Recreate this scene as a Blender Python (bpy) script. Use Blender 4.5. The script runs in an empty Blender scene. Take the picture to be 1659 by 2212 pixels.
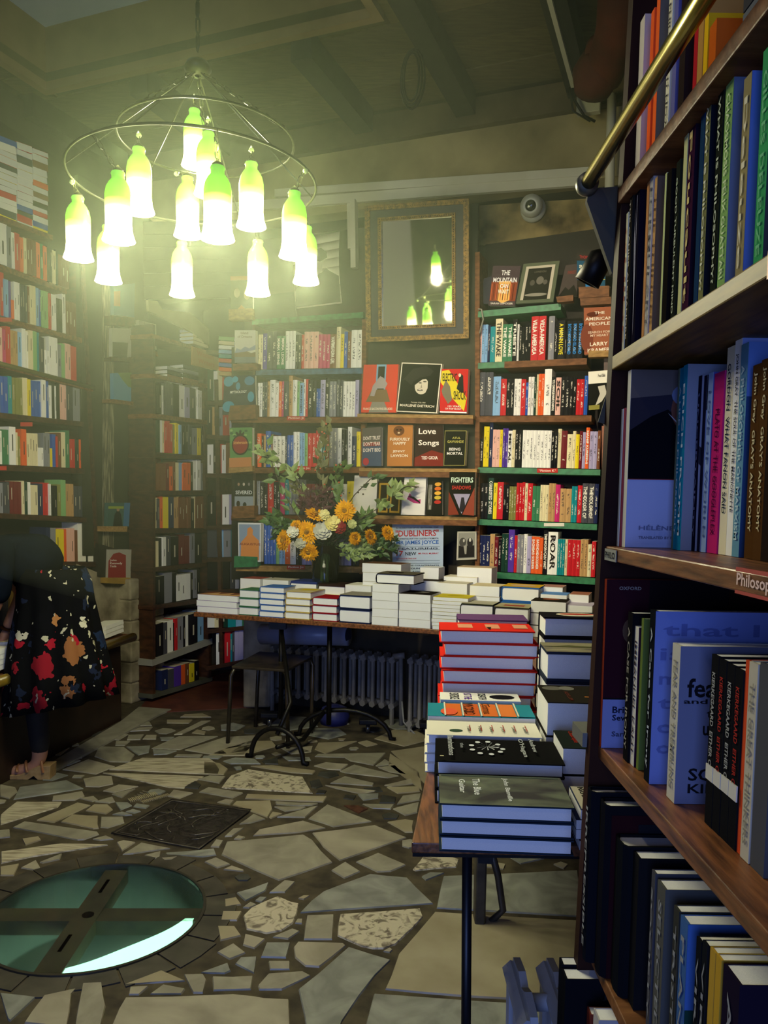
import bpy, math, random
from mathutils import Vector as V, Matrix
C = bpy.context.scene.collection
sc = bpy.context.scene
RND = random.Random(7)
# ---------------------------------------------------------------- camera, world, light, exposure
F = 1700.0; CX = 829.5; PITCH = math.radians(4.3); ROLL = 0.015; H = 1.40
SHIFT = (1093 + F*math.tan(PITCH) - 1106)/2212
CY = 1106 + SHIFT*2212
cd = bpy.data.cameras.new('camera'); cam = bpy.data.objects.new('camera', cd); C.objects.link(cam)
cd.sensor_width = 36; cd.lens = F/2212*36; cd.shift_y = SHIFT; cd.clip_start = 0.02
RM = Matrix.Rotation(math.pi/2-PITCH, 4, 'X') @ Matrix.Rotation(ROLL, 4, 'Z')
cam.matrix_world = Matrix.Translation((0, 0, H)) @ RM
sc.camera = cam
w = bpy.data.worlds.new('world'); sc.world = w; w.use_nodes = True
w.node_tree.nodes['Background'].inputs[0].default_value = (0.5, 0.44, 0.36, 1)
w.node_tree.nodes['Background'].inputs[1].default_value = 0.28
sc.view_settings.view_transform = 'Standard'; sc.view_settings.look = 'None'
sc.view_settings.exposure = 0.0; sc.view_settings.gamma = 1
sc.view_settings.use_curve_mapping = False
sc.cycles.use_denoising = True
sc.cycles.max_bounces = 6; sc.cycles.diffuse_bounces = 3; sc.cycles.glossy_bounces = 3
sc.cycles.transmission_bounces = 6; sc.cycles.transparent_max_bounces = 8
sc.cycles.sample_clamp_indirect = 4; sc.cycles.volume_bounces = 0
sc.cycles.use_adaptive_sampling = True; sc.cycles.adaptive_threshold = .05
def light(name, kind, loc, energy, color, size=.1, target=None, **k):
    l = bpy.data.lights.new(name, kind); l.energy = energy; l.color = color
    if kind == 'AREA':
        l.shape = 'RECTANGLE'; l.size = size[0]; l.size_y = size[1]
    else: l.shadow_soft_size = size
    for a, b in k.items(): setattr(l, a, b)
    o = bpy.data.objects.new(name, l); C.objects.link(o); o.location = loc
    if target: o.rotation_euler = (V(target)-V(loc)).to_track_quat('-Z', 'Y').to_euler()
    return o
# daylight through the shop door behind the photographer
light('door_daylight', 'AREA', (-0.75, -2.42, 1.35), 29, (.25, .40, 1.0), (1.5, 2.0), (-0.1, 2.0, 0.8), spread=math.radians(110))
# warm ceiling spotlight aimed at the back shelves, and a second one over the near shelves
light('ceiling_spot_beam', 'SPOT', (-0.25, 2.0, 3.62), 330, (1, .86, .60), .05, (1.05, 4.6, 1.9), spot_size=math.radians(46), spot_blend=.7)
light('ceiling_spot_beam', 'SPOT', (-0.9, 0.3, 3.6), 22, (1, .86, .58), .05, (.6, 1.0, 1.75), spot_size=math.radians(50), spot_blend=.8)
# ---------------------------------------------------------------- geometry of the view: pixel -> ray -> real plane
R3 = RM.to_3x3(); EYE = V((0, 0, H))
def ray(px, py): return (R3 @ V(((px-CX)/F, -(py-CY)/F, -1))).normalized()
def hit(px, py, P, N):
    d = ray(px, py); return EYE + d*((P-EYE).dot(N)/d.dot(N))
UP = V((0, 0, 1)); ANG = math.radians(21)
U = V((math.cos(ANG), -math.sin(ANG), 0)); N = V((math.sin(ANG), math.cos(ANG), 0))   # along the back wall, away from us
O = V(((1000-829.5)/F*4.75, 4.75, 0))
def rw(a, b, z): return O + U*a + N*b + UP*z
def ab(P): q = P-O; return q.dot(U), q.dot(N), P.z
def floor(px, py, z=0): return hit(px, py, V((0, 0, z)), UP)
def back(px, py, off=0): return hit(px, py, O+N*off, N)
AL = (V(((178-829.5)/F*5.1, 5.1, 0))-O).dot(U)
AA = (V(((335-829.5)/F*5.45, 5.45, 0))-O).dot(U)
def left(px, py, off=0): return hit(px, py, O+U*(AL-off), U)
def alc(px, py, off=0): return hit(px, py, O+U*(AA-off), U)
def front(px, py, D): return hit(px, py, V((0, D, 0)), V((0, 1, 0)))
# ---------------------------------------------------------------- materials
def lin(c):
    if isinstance(c, str): c = [int(c[i:i+2], 16)/255 for i in (0, 2, 4)]
    return tuple((x/12.92 if x <= .04045 else ((x+.055)/1.055)**2.4) for x in c)+(1,)
MAT = {}
def mat(key, col='808080', rough=.6, col2=None, scale=8, metal=0, bump=0, detail=4, stretch=None, emit=0, contrast=(.35, .65), spec=.5, dist=0):
    if key in MAT: return MAT[key]
    m = bpy.data.materials.new(key); m.use_nodes = True; MAT[key] = m
    nt = m.node_tree; b = nt.nodes['Principled BSDF']; L = nt.links.new
    b.inputs['Roughness'].default_value = rough; b.inputs['Metallic'].default_value = metal
    b.inputs['Specular IOR Level'].default_value = spec
    b.inputs['Base Color'].default_value = lin(col)
    if emit:
        b.inputs['Emission Color'].default_value = lin(col); b.inputs['Emission Strength'].default_value = emit
    if col2 or bump:
        tc = nt.nodes.new('ShaderNodeTexCoord'); mp = nt.nodes.new('ShaderNodeMapping')
        mp.inputs['Scale'].default_value = stretch or (1, 1, 1)
        mp.inputs['Rotation'].default_value = (0, 0, ANG)
        nz = nt.nodes.new('ShaderNodeTexNoise'); nz.inputs['Scale'].default_value = scale; nz.inputs['Detail'].default_value = detail
        nz.inputs['Distortion'].default_value = dist
        L(tc.outputs['Object'], mp.inputs[0]); L(mp.outputs[0], nz.inputs[0])
        if col2:
            r = nt.nodes.new('ShaderNodeValToRGB'); r.color_ramp.elements[0].position, r.color_ramp.elements[1].position = contrast
            r.color_ramp.elements[0].color = lin(col); r.color_ramp.elements[1].color = lin(col2)
            L(nz.outputs[0], r.inputs[0]); L(r.outputs[0], b.inputs['Base Color'])
        if bump:
            bp = nt.nodes.new('ShaderNodeBump'); bp.inputs['Strength'].default_value = bump; bp.inputs['Distance'].default_value = .01
            L(nz.outputs[0], bp.inputs['Height']); L(bp.outputs[0], b.inputs['Normal'])
    return m
def flat(col, rough=.5):
    if col in MAT: return MAT[col]
    return mat('paint_'+col, col, rough, spec=.0)
def cover_mat(key, letters=True, attr=False, rough=.5):
    """book cover: the object's own colour, with a streak of unreadable lettering on the spine"""
    m = bpy.data.materials.new(key); m.use_nodes = True; nt = m.node_tree; b = nt.nodes['Principled BSDF']; L = nt.links.new
    b.inputs['Roughness'].default_value = rough; b.inputs['Specular IOR Level'].default_value = 0.0 if not letters else .15
    if attr:
        oi = nt.nodes.new('ShaderNodeAttribute'); oi.attribute_name = 'col'; colo = oi.outputs['Color']
        L(colo, b.inputs['Base Color']); return m
    oi = nt.nodes.new('ShaderNodeObjectInfo'); colo = oi.outputs['Color']
    if not letters:
        L(colo, b.inputs['Base Color']); return m
    tc = nt.nodes.new('ShaderNodeTexCoord'); sp = nt.nodes.new('ShaderNodeSeparateXYZ'); L(tc.outputs['Object'], sp.inputs[0])
    def mt(op, a, bb=None, cc=None):
        n = nt.nodes.new('ShaderNodeMath'); n.operation = op
        for i, x in enumerate((a, bb, cc)):
            if x is None: continue
            if isinstance(x, (int, float)): n.inputs[i].default_value = x
            else: L(x, n.inputs[i])
        return n.outputs[0]
    inx = mt('LESS_THAN', mt('ABSOLUTE', mt('SUBTRACT', sp.outputs[0], .5)), .2)
    iny = mt('LESS_THAN', sp.outputs[1], .08)
    inz = mt('LESS_THAN', mt('ABSOLUTE', mt('SUBTRACT', sp.outputs[2], .55)), .34)
    cb = nt.nodes.new('ShaderNodeCombineXYZ')
    L(mt('MULTIPLY', sp.outputs[0], 3.0), cb.inputs[0]); L(mt('MULTIPLY', oi.outputs['Random'], 91.0), cb.inputs[1]); L(mt('MULTIPLY', sp.outputs[2], 26.0), cb.inputs[2])
    nz = nt.nodes.new('ShaderNodeTexNoise'); nz.inputs['Scale'].default_value = 1.4; nz.inputs['Detail'].default_value = 1; L(cb.outputs[0], nz.inputs[0])
    nl = nt.nodes.new('ShaderNodeCombineXYZ'); L(mt('MULTIPLY', oi.outputs['Random'], 57.0), nl.inputs[0]); L(mt('MULTIPLY', sp.outputs[2], 4.0), nl.inputs[2])
    nz2 = nt.nodes.new('ShaderNodeTexNoise'); nz2.inputs['Scale'].default_value = 1.1; nz2.inputs['Detail'].default_value = 0; L(nl.outputs[0], nz2.inputs[0])
    mask = mt('MULTIPLY', mt('MULTIPLY', mt('MULTIPLY', inx, iny), inz), mt('MULTIPLY', mt('GREATER_THAN', nz.outputs[0], .5), mt('GREATER_THAN', nz2.outputs[0], .45)))
    bw = nt.nodes.new('ShaderNodeRGBToBW'); L(colo, bw.inputs[0])
    inv = mt('LESS_THAN', bw.outputs[0], .28)
    ink = nt.nodes.new('ShaderNodeMix'); ink.data_type = 'RGBA'; L(inv, ink.inputs[0]); ink.inputs[6].default_value = (.03, .03, .04, 1); ink.inputs[7].default_value = (.8, .76, .62, 1)
    mx = nt.nodes.new('ShaderNodeMix'); mx.data_type = 'RGBA'; L(mt('MULTIPLY', mask, .75), mx.inputs[0]); L(colo, mx.inputs[6]); L(ink.outputs[2], mx.inputs[7])
    L(mx.outputs[2], b.inputs['Base Color'])
    return m
COVER = cover_mat('book_cover'); COVERP = cover_mat('book_cover_plain', False, rough=.45); COVERA = cover_mat('book_cover_mass', attr=True)
PAGES = mat('book_pages', 'cfc9b4', .85, 'e4dfcc', 120, stretch=(40, 1, 1), detail=1)
PAGEW = mat('book_pages_white', 'd6d6d6', .8, 'e8e8e6', 150, stretch=(1, 1, 1), detail=1)
WOOD = mat('dark_shelf_wood', '2c1a10', .5, '4a2c1a', 6, stretch=(1, 6, 6), bump=.1)
WOODM = mat('brown_shelf_wood', '5c3a22', .5, '7c5232', 7, stretch=(1, 8, 8), bump=.15, spec=.1)
WOODL = mat('pale_shelf_wood', '8a6a40', .5, 'a98652', 9, stretch=(1, 8, 8), bump=.15, spec=.05)
WOODR = mat('reddish_shelf_wood', '50301c', .38, '8a5630', 9, stretch=(10, 1.2, 10), bump=.12, detail=6)
GREENP = mat('chipped_green_paint', '235b3a', .5, '2f7a4c', 30, contrast=(.3, .6), bump=.2)
BLUEP = mat('chipped_blue_paint', '2c4560', .5, '44688a', 30, bump=.2)
DARKG = mat('dark_green_board', '2a2a1c', .8, '3c3a28', 5, bump=.2)
BLACKM = mat('black_iron', '141414', .45, '221f1c', 20, metal=.6, bump=.1)
PLASTER = mat('stained_plaster', '6c5e3c', .9, '9c8d62', 2.2, contrast=(.3, .6), bump=.25, detail=8)
PLASTD = mat('brown_grimy_plaster', '3c311d', .9, '57482e', 4, bump=.25, detail=8)
STONEW = mat('rough_stone', '6c6454', .95, 'a39a86', 9, bump=.8, detail=8, contrast=(.3, .7))
BRASS = mat('brass', '8f8228', .22, metal=1)
# ---------------------------------------------------------------- mesh helpers
def nest(o, parent):
    o.parent = parent
    if parent is not None: o.matrix_parent_inverse = parent.matrix_world.inverted() if not hasattr(parent, '_x') else Matrix()
class MB:
    def __init__(s): s.v = []; s.f = []; s.m = []
    def hexa(s, p, m=0):                                        # p: 4 bottom, 4 top
        b = len(s.v); s.v += [V(x) for x in p]
        for q in ((0, 3, 2, 1), (4, 5, 6, 7), (0, 1, 5, 4), (1, 2, 6, 5), (2, 3, 7, 6), (3, 0, 4, 7)): s.f.append([b+i for i in q]); s.m.append(m)
        return s
    def slab(s, o, a, b, c, m=0):
        o, a, b, c = V(o), V(a), V(b), V(c)
        return s.hexa([o, o+a, o+a+b, o+b, o+c, o+a+c, o+a+b+c, o+b+c], m)
    def box(s, c, d, m=0):
        c, d = V(c), V(d); return s.slab(c-d/2, (d.x, 0, 0), (0, d.y, 0), (0, 0, d.z), m)
    def poly(s, pts, m=0):
        b = len(s.v); s.v += [V(p) for p in pts]; s.f.append(list(range(b, b+len(pts)))); s.m.append(m); return s
    def prism(s, pts, ext, m=0):
        n = len(pts); b = len(s.v); e = V(ext); s.v += [V(p) for p in pts]+[V(p)+e for p in pts]
        s.f.append([b+i for i in range(n)][::-1]); s.m.append(m); s.f.append([b+n+i for i in range(n)]); s.m.append(m)
        for i in range(n): j = (i+1) % n; s.f.append([b+i, b+j, b+n+j, b+n+i]); s.m.append(m)
        return s
    def tube(s, path, r, seg=8, m=0, closed=False):
        path = [V(p) for p in path]; n = len(path); b0 = len(s.v); prev = None
        rs = r if isinstance(r, (list, tuple)) else [r]*n
        for i, p in enumerate(path):
            t = (path[(i+1) % n]-path[i-1]) if closed else (path[min(i+1, n-1)]-path[max(i-1, 0)])
            t.normalize()
            if prev is None: x = t.orthogonal().normalized()
            else:
                x = prev-t*prev.dot(t)
                x = x.normalized() if x.length > 1e-6 else t.orthogonal().normalized()
            prev = x; y = t.cross(x)
            for k in range(seg): a = 2*math.pi*k/seg; s.v.append(p+(x*math.cos(a)+y*math.sin(a))*rs[i])
        for i in range(n if closed else n-1):
            for k in range(seg):
                a = b0+i*seg+k; bb = b0+i*seg+(k+1) % seg; j = (i+1) % n; c = b0+j*seg+(k+1) % seg; d = b0+j*seg+k
                s.f.append([a, bb, c, d]); s.m.append(m)
        if not closed:
            s.f.append([b0+k for k in range(seg)][::-1]); s.m.append(m); e = b0+(n-1)*seg; s.f.append([e+k for k in range(seg)]); s.m.append(m)
        return s
    def lathe(s, c, prof, seg=20, m=0, cap=True, axis=None):
        c = V(c); ax = V(axis).normalized() if axis else UP; x = ax.orthogonal().normalized(); y = ax.cross(x); b0 = len(s.v)
        for r, z in prof:
            for k in range(seg): a = 2*math.pi*k/seg; s.v.append(c+ax*z+(x*math.cos(a)+y*math.sin(a))*r)
        for i in range(len(prof)-1):
            for k in range(seg):
                k2 = (k+1) % seg; s.f.append([b0+i*seg+k, b0+i*seg+k2, b0+(i+1)*seg+k2, b0+(i+1)*seg+k]); s.m.append(m)
        if cap:
            s.f.append([b0+k for k in range(seg)][::-1]); s.m.append(m); e = b0+(len(prof)-1)*seg; s.f.append([e+k for k in range(seg)]); s.m.append(m)
        return s
    def build(s, name, mats, parent=None, smooth=False, bevel=0, origin=None):
        me = bpy.data.meshes.new(name); og = V(origin) if origin is not None else V((0, 0, 0))
        me.from_pydata([v-og for v in s.v], [], s.f)
        for x in (mats if isinstance(mats, (list, tuple)) else [mats]): me.materials.append(x)
        me.polygons.foreach_set('material_index', s.m)
        if smooth: me.polygons.foreach_set('use_smooth', [True]*len(s.f))
        me.update()
        o = bpy.data.objects.new(name, me); C.objects.link(o); o.matrix_world = Matrix.Translation(og)
        if parent is not None:
            o.parent = parent; o.matrix_parent_inverse = WM(parent).inverted(); o.matrix_basis = Matrix.Translation(og)
        if bevel:
            bv = o.modifiers.new('bevel', 'BEVEL'); bv.width = bevel; bv.segments = 2; bv.limit_method = 'ANGLE'
        return o
WMD = {}
def WM(o): return WMD.get(o.name, Matrix())
def thing(name, label, cat, loc, group=None):
    o = bpy.data.objects.new(name, None); C.objects.link(o); o.empty_display_size = .05
    o.matrix_world = Matrix.Translation(V(loc)); WMD[o.name] = Matrix.Translation(V(loc))
    tag(o, label, cat, group); return o
def tag(o, label=None, cat=None, group=None, kind=None):
    for k, v in (('label', label), ('category', cat), ('group', group), ('kind', kind)):
        if v: o[k] = v
    return o
def struct(o): o['kind'] = 'structure'; return o
TXT = {}
def textdata(s):
    if s not in TXT:
        cu = bpy.data.curves.new('t', 'FONT'); cu.body = s; cu.resolution_u = 2; cu.offset = .018
        ob = bpy.data.objects.new('t', cu); C.objects.link(ob)
        dg = bpy.context.evaluated_depsgraph_get(); me = ob.evaluated_get(dg).to_mesh()
        vs = [v.co.copy() for v in me.vertices]; fs = [list(p.vertices) for p in me.polygons]
        bpy.data.objects.remove(ob)
        if not vs: TXT[s] = ([], []); return TXT[s]
        x0 = min(v.x for v in vs); x1 = max(v.x for v in vs); y0 = min(v.y for v in vs); y1 = max(v.y for v in vs)
        TXT[s] = ([((v.x-x0)/(x1-x0+1e-9), (v.y-y0)/(y1-y0+1e-9)) for v in vs], fs)
    return TXT[s]
def text(s, fn, col, parent, name='title'):
    """fn maps the unit square of the lettering to world"""
    vs, fs = textdata(s); mb = MB(); mb.v = [fn(x, y) for x, y in vs]; mb.f = fs; mb.m = [0]*len(fs)
    if not vs: return None
    return mb.build(name, flat(col, .6), parent)
def quad(o, a, b):
    o, a, b = V(o), V(a), V(b); return lambda x, y: o+a*x+b*y
ONES = 'first second third fourth fifth sixth seventh eighth ninth tenth eleventh twelfth thirteenth fourteenth fifteenth sixteenth seventeenth eighteenth nineteenth'.split()
def nth(i):
    if i < 19: return ONES[i]
    t = ['twentieth', 'thirtieth', 'fortieth', 'fiftieth'][(i+1)//10-2]; r = (i+1) % 10
    return t if r == 0 else t.replace('ieth', 'y')+'-'+ONES[r-1]
# ---------------------------------------------------------------- books
PAL = dict(W='eeece4', C='e2d6ac', K='17161a', R='c4222a', O='e6602a', Y='e6cf28', B='2a58ae', N='20284e', L='86b0d6', T='1c8c94', G='3c7a54', E='1c3c30',
           D='84b474', P='e6b4a6', M='c22a6c', V='53349a', U='aaa2c6', A='85858c', S='46464e', H='74462e', Q='6a1c24', F='bb9462', J='86864a')
CN = dict(W='white', C='cream', K='black', R='red', O='orange', Y='yellow', B='blue', N='navy', L='light blue', T='teal', G='green', E='dark green',
          D='pale green', P='pale pink', M='magenta', V='violet', U='lavender', A='grey', S='dark grey', H='brown', Q='maroon', F='tan', J='olive')
def unit_soft():
    mb = MB(); pts = [(0, .03), (.5, 0), (1, .03), (1, 1), (0, 1)]
    mb.v = [V((x, y, 0)) for x, y in pts]+[V((x, y, 1)) for x, y in pts]
    mb.f = [[0, 1, 6, 5], [1, 2, 7, 6], [2, 3, 8, 7], [3, 4, 9, 8], [4, 0, 5, 9], [4, 3, 2, 1, 0], [5, 6, 7, 8, 9]]; mb.m = [0, 0, 0, 1, 0, 1, 1]
    me = mb.build('paperback', [COVER, PAGES]); d = me.data; bpy.data.objects.remove(me); return d
def unit_hard():
    mb = MB(); w = .09
    mb.slab((0, .05, 0), (w, 0, 0), (0, .95, 0), (0, 0, 1)); mb.slab((1-w, .05, 0), (w, 0, 0), (0, .95, 0), (0, 0, 1))
    out = [(0, .05), (.15, .012), (.5, 0), (.85, .012), (1, .05)]; inn = [(1-w, .055), (.8, .03), (.5, .02), (.2, .03), (w, .055)]
    mb.prism([(x, y, 0) for x, y in out+inn], (0, 0, 1))
    me = mb.build('hardback', COVERP); d = me.data; bpy.data.objects.remove(me)
    mb = MB().slab((w, .03, .02), (1-2*w, 0, 0), (0, .945, 0), (0, 0, .96)); p = mb.build('pages', PAGEW); dp = p.data; bpy.data.objects.remove(p)
    mb = MB().slab((.03, .02, .004), (.94, 0, 0), (0, .982, 0), (0, 0, .992)); p = mb.build('pages', PAGEW); dq = p.data; bpy.data.objects.remove(p)
    return d, dp, dq
def unit_softcover():
    mb = MB(); w = .03
    mb.slab((0, 0, 0), (w, 0, 0), (0, 1, 0), (0, 0, 1)); mb.slab((1-w, 0, 0), (w, 0, 0), (0, 1, 0), (0, 0, 1)); mb.slab((w, 0, 0), (1-2*w, 0, 0), (0, .02, 0), (0, 0, 1))
    me = mb.build('paperback', COVERP); d = me.data; bpy.data.objects.remove(me); return d
SOFT = unit_soft(); HARD, HPAGES, SPAGES = unit_hard(); SCOV = unit_softcover()
def frame(o, x, y, z):
    m = Matrix.Identity(4)
    for i, c in enumerate((x, y, z, o)):
        for j in range(3): m[j][i] = c[j]
    return m
NB = [0]
def book(kind, o, x, y, z, col, label, group=None, name=None):
    """o corner, x thickness, y from the spine inwards, z height; kind shelf (one mesh), hard, soft (cover > pages)"""
    if kind == 'shelf': b = bpy.data.objects.new('paperback', SOFT)
    else: b = bpy.data.objects.new(name or ('hardback' if kind == 'hard' else 'stacked_paperback'), HARD if kind == 'hard' else SCOV)
    C.objects.link(b); b.matrix_world = frame(o, x, y, z); WMD[b.name] = b.matrix_world.copy(); b.color = lin(col) if len(col) == 6 else lin(PAL[col])
    tag(b, label, 'book', group); NB[0] += 1
    if kind != 'shelf':
        p = bpy.data.objects.new('pages', HPAGES if kind == 'hard' else SPAGES); C.objects.link(p); p.parent = b
    return b
import re
def parse(s):
    out = []
    for t in s.split():
        m = re.match(r'([A-Z_])([\d.]+)(?:h([\d.]+))?(?:\*(\d+))?(?::(.+))?$', t)
        c, wd, h, n, ti = m.groups()
        for i in range(int(n or 1)): out.append((c, float(wd), float(h) if h else None, ti.replace('_', ' ') if ti else None))
    return out
NAMES = ('MANU JOSEPH', 'HANIF KUREISHI')
MASS = dict(v=[], f=[], m=[], c=[])
def row(fn, p0, p1, toks, hd, where, depth=.15, inset=.012, inward=None, lean=0, mass=False, group=None, shelfin=None):
    L = parse(toks); tot = sum(t[1] for t in L); (x0, y0), (x1, y1) = p0, p1; x = x0; k = 0
    inward = inward or N
    for c, wd, h, ti in L:
        wpx = wd*(x1-x0)/tot; xa, xb = x, x+wpx; x = xb
        if c == '_': continue
        ya = y0+(y1-y0)*(xa-x0)/(x1-x0); yb = y0+(y1-y0)*(xb-x0)/(x1-x0)
        ins = inset+RND.uniform(0, .012); A = fn(xa, ya, ins); B = fn(xb, yb, ins)
        D = (A-EYE).dot(R3 @ V((0, 0, -1))); hh = (h or hd*RND.uniform(.93, 1.05))*D/F
        t = (B-A)*.965; up = (UP+(B-A).normalized()*lean).normalized()*hh
        if mass:
            pts = [A, A+t, A+t+inward*depth, A+inward*depth]; b = len(MASS['v'])
            MASS['v'] += pts+[p+up for p in pts]; cc = lin(PAL[c])
            for q, col in (((0, 1, 5, 4), cc), ((1, 2, 6, 5), cc), ((2, 3, 7, 6), cc), ((3, 0, 4, 7), cc), ((4, 5, 6, 7), lin('cfc9b4'))):
                MASS['f'].append([b+i for i in q]); MASS['c'] += [col]*4
            # a band of lettering, slightly proud of the spine
            if RND.random() < .7:
                s0 = RND.uniform(.2, .5); e0 = s0+RND.uniform(.2, .45); q0 = A-inward*.0008
                b = len(MASS['v']); MASS['v'] += [q0+t*.42+up*s0, q0+t*.58+up*s0, q0+t*.58+up*e0, q0+t*.42+up*e0]
                MASS['f'].append([b, b+1, b+2, b+3]); MASS['c'] += [lin('302c28') if sum(cc[:3]) > .7 else lin('c8c0a8')]*4
            k += 1; continue
        size = 'thick ' if wpx > 11 else ('slim ' if wpx < 6 else '')
        lab = f"{size}{CN[c]} paperback{' '+ti.title() if ti and ti not in NAMES else ''}, {nth(k)} from left {where}"
        bk = book('shelf', A, t, inward*depth, up, c, lab, group)
        if ti:
            g = (A+t*.5).copy(); nrm = -inward*.0016; col = 'f4efe0' if sum(lin(PAL[c])[:3]) < 1.2 else '2a2622'
            if 'ISLAND' in ti: col = '3a8ed8'
            if 'LOVE' in ti: col = 'f2e23a'
            tw = min(.62*t.length, .03); u = t.normalized()
            text(ti, quad(A+nrm+u*(t.length/2-tw/2)+up*.92, -up*.8, u*tw), col, bk)
        k += 1
def shelf(parent, fn, p0, p1, thick, depth, m, inward=None, name='shelf', over=.004):
    inward = inward or N; A = fn(p0[0], p0[1], 0); B = fn(p1[0], p1[1], 0)
    mb = MB().slab(A-UP*(thick+.0012)-inward*over, B-A, inward*(depth+over), UP*thick)
    return mb.build(name, m, parent)
def upright(parent, fn, p0, p1, w, depth, m, inward=None, side=None, name='side_panel', off=0):
    inward = inward or N; side = side or U; A = fn(p0[0], p0[1], off); B = fn(p1[0], p1[1], off)
    mb = MB().slab(A, side*w, inward*depth, B-A); return mb.build(name, m, parent)
def shelf_tag(parent, fn, x0, y0, x1, y1, s, col='b83a34', tc='f0d8c8', off=-.006):
    """a small paper label stuck on the shelf's front edge, with its writing"""
    a = fn(x0, y1, off); b = fn(x1, y1, off); c = fn(x1, y0, off); d = fn(x0, y0, off); nn = (b-a).cross(d-a).normalized()
    if nn.dot(EYE-a) < 0: nn = -nn
    o = MB().prism([a, b, c, d], nn*.001).build('shelf_label', flat(col), parent)
    if s: text(s, lambda x, y: a+(b-a)*(.08+.84*x)+(d-a)*(.2+.6*y)+nn*.0016, tc, o)
    return o
# cover held in a quad of pixels
def face_book(pc, fn, col, label, th=.022, art=(), off=-.03, cat='book', name='paperback', pages=True, frame_col=None, back=None):
    """pc: tl, tr, br, bl in the photograph, on the plane fn; the thing gets real thickness behind its face"""
    tl, tr, br, bl = [fn(x, y, off) for x, y in pc]
    nn = (br-bl).cross(tl-bl).normalized()
    if nn.dot(EYE-bl) < 0: nn = -nn
    cmat = flat(col, .4); c = [bl, br, tr, tl]
    mb = MB().prism(c, -nn*.0012); mb.prism([p-nn*(th-.0012) for p in c], -nn*.0012)
    mb.prism([bl-nn*.0012, bl-nn*(th-.0012), tl-nn*(th-.0012), tl-nn*.0012], (br-bl).normalized()*.0012)
    o = mb.build(name, cmat); tag(o, label, cat)
    if pages:
        e = (br-bl).normalized()*.0015; g = (tl-bl).normalized()*.002
        MB().prism([p-nn*.0012 for p in (bl+e+g, br-e+g, tr-e-g, tl+e-g)], -nn*(th-.0024)).build('pages', PAGES, o)
    bi = lambda u, v, k=0: (bl*(1-u)+br*u)*(1-v)+(tl*(1-u)+tr*u)*v+nn*(.0006+.0003*k)
    mats = []; mb = MB(); k = 0
    for e in art:
        if e[0] == 'text': continue
        cm = flat(e[-1])
        if cm not in mats: mats.append(cm)
        mi = mats.index(cm); k += 1
        if e[0] == 'rect': pts = [(e[1], e[2]), (e[3], e[2]), (e[3], e[4]), (e[1], e[4])]
        elif e[0] == 'ell': pts = [(e[1]+e[3]*math.cos(a*math.pi/10), e[2]+e[4]*math.sin(a*math.pi/10)) for a in range(20)]
        else: pts = e[1]
        mb.poly([bi(u, v, k) for u, v in pts], mi)
    if mb.f: mb.build('cover_art', mats, o)
    for e in art:
        if e[0] == 'text':
            _, s, u0, v0, u1, v1, tc = e
            text(s, lambda x, y: bi(u0+(u1-u0)*x, v0+(v1-v0)*y, k+2), tc, o)
    return o
# ================================================================ the setting
CEIL = 3.85
fl = struct(MB().slab((-4.2, -2.6, -.06), (7.2, 0, 0), (0, 11, 0), (0, 0, .055)).build('tmp', mat('dark_mortar', '2c2619', .9, '4a4230', 12, bump=.3)))
bpy.data.objects.remove(fl)
# floor slab with the round opening of the glazed well
MORTAR = mat('dark_mortar', '2c2619', .9, '4a4230', 12, bump=.3)
GC = floor(208, 1975); GR = (floor(440, 1968)-GC).length
fmb = MB(); seg = 48
ring = [GC+V((math.cos(2*math.pi*i/seg)*GR, math.sin(2*math.pi*i/seg)*GR, 0)) for i in range(seg)]
sq = []
for i in range(seg):
    a = 2*math.pi*i/seg; c, s_ = math.cos(a), math.sin(a); k = 1/max(abs(c), abs(s_)); sq.append((c*k, s_*k))
x0, x1, y0, y1 = -4.2, 3.0, -2.6, 8.4
def sqp(c, s_): return V((GC.x+(c*(x1-GC.x) if c > 0 else c*(GC.x-x0)), GC.y+(s_*(y1-GC.y) if s_ > 0 else s_*(GC.y-y0)), 0))
outer = [sqp(*q) for q in sq]
for i in range(seg):
    j = (i+1) % seg; fmb.poly([ring[i], ring[j], outer[j], outer[i]][::-1]); fmb.poly([ring[j], ring[i], ring[i]-UP*.26, ring[j]-UP*.26][::-1])
FLOOR = struct(fmb.build('floor', MORTAR))
def in_poly(p, poly):
    r = False; n = len(poly)
    for i in range(n):
        a, b = poly[i], poly[i-1]
        if (a[1] > p[1]) != (b[1] > p[1]) and p[0] < (b[0]-a[0])*(p[1]-a[1])/(b[1]-a[1])+a[0]: r = not r
    return r
def pdist(p, poly):
    d = 9e9
    for i in range(len(poly)):
        a = V(poly[i-1][:2]); b = V(poly[i][:2]); e = b-a; t = max(0, min(1, (V(p[:2])-a).dot(e)/max(e.dot(e), 1e-9))); d = min(d, (V(p[:2])-a-e*t).length)
    return d
MARB = [mat('marble_a', '7c786a', .35, '989484', 7, bump=.03, detail=9, dist=1.5, contrast=(.3, .7)), mat('marble_b', '868070', .35, 'a09a88', 5, bump=.03, detail=9, dist=1),
        mat('marble_grey', '70726c', .35, '8e9088', 6, bump=.03, detail=8, dist=2), mat('marble_warm', '887e66', .4, '9c947c', 5, bump=.03, detail=8)]
MVEIN = mat('marble_veined', '6a6254', .4, 'b8b09a', 16, bump=.06, detail=10, dist=2.5, contrast=(.36, .5))
MSTREAK = mat('marble_streaked', '857c68', .4, 'b6ae98', 10, stretch=(1, 7, 1), detail=8, contrast=(.36, .55))
MDARK = mat('slate_dark', '2b2b26', .5, '3f403a', 9, bump=.2)
MRED = mat('porphyry_brown', '40291f', .4, '5a3c2c', 40, bump=.1)
STONES = []
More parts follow.
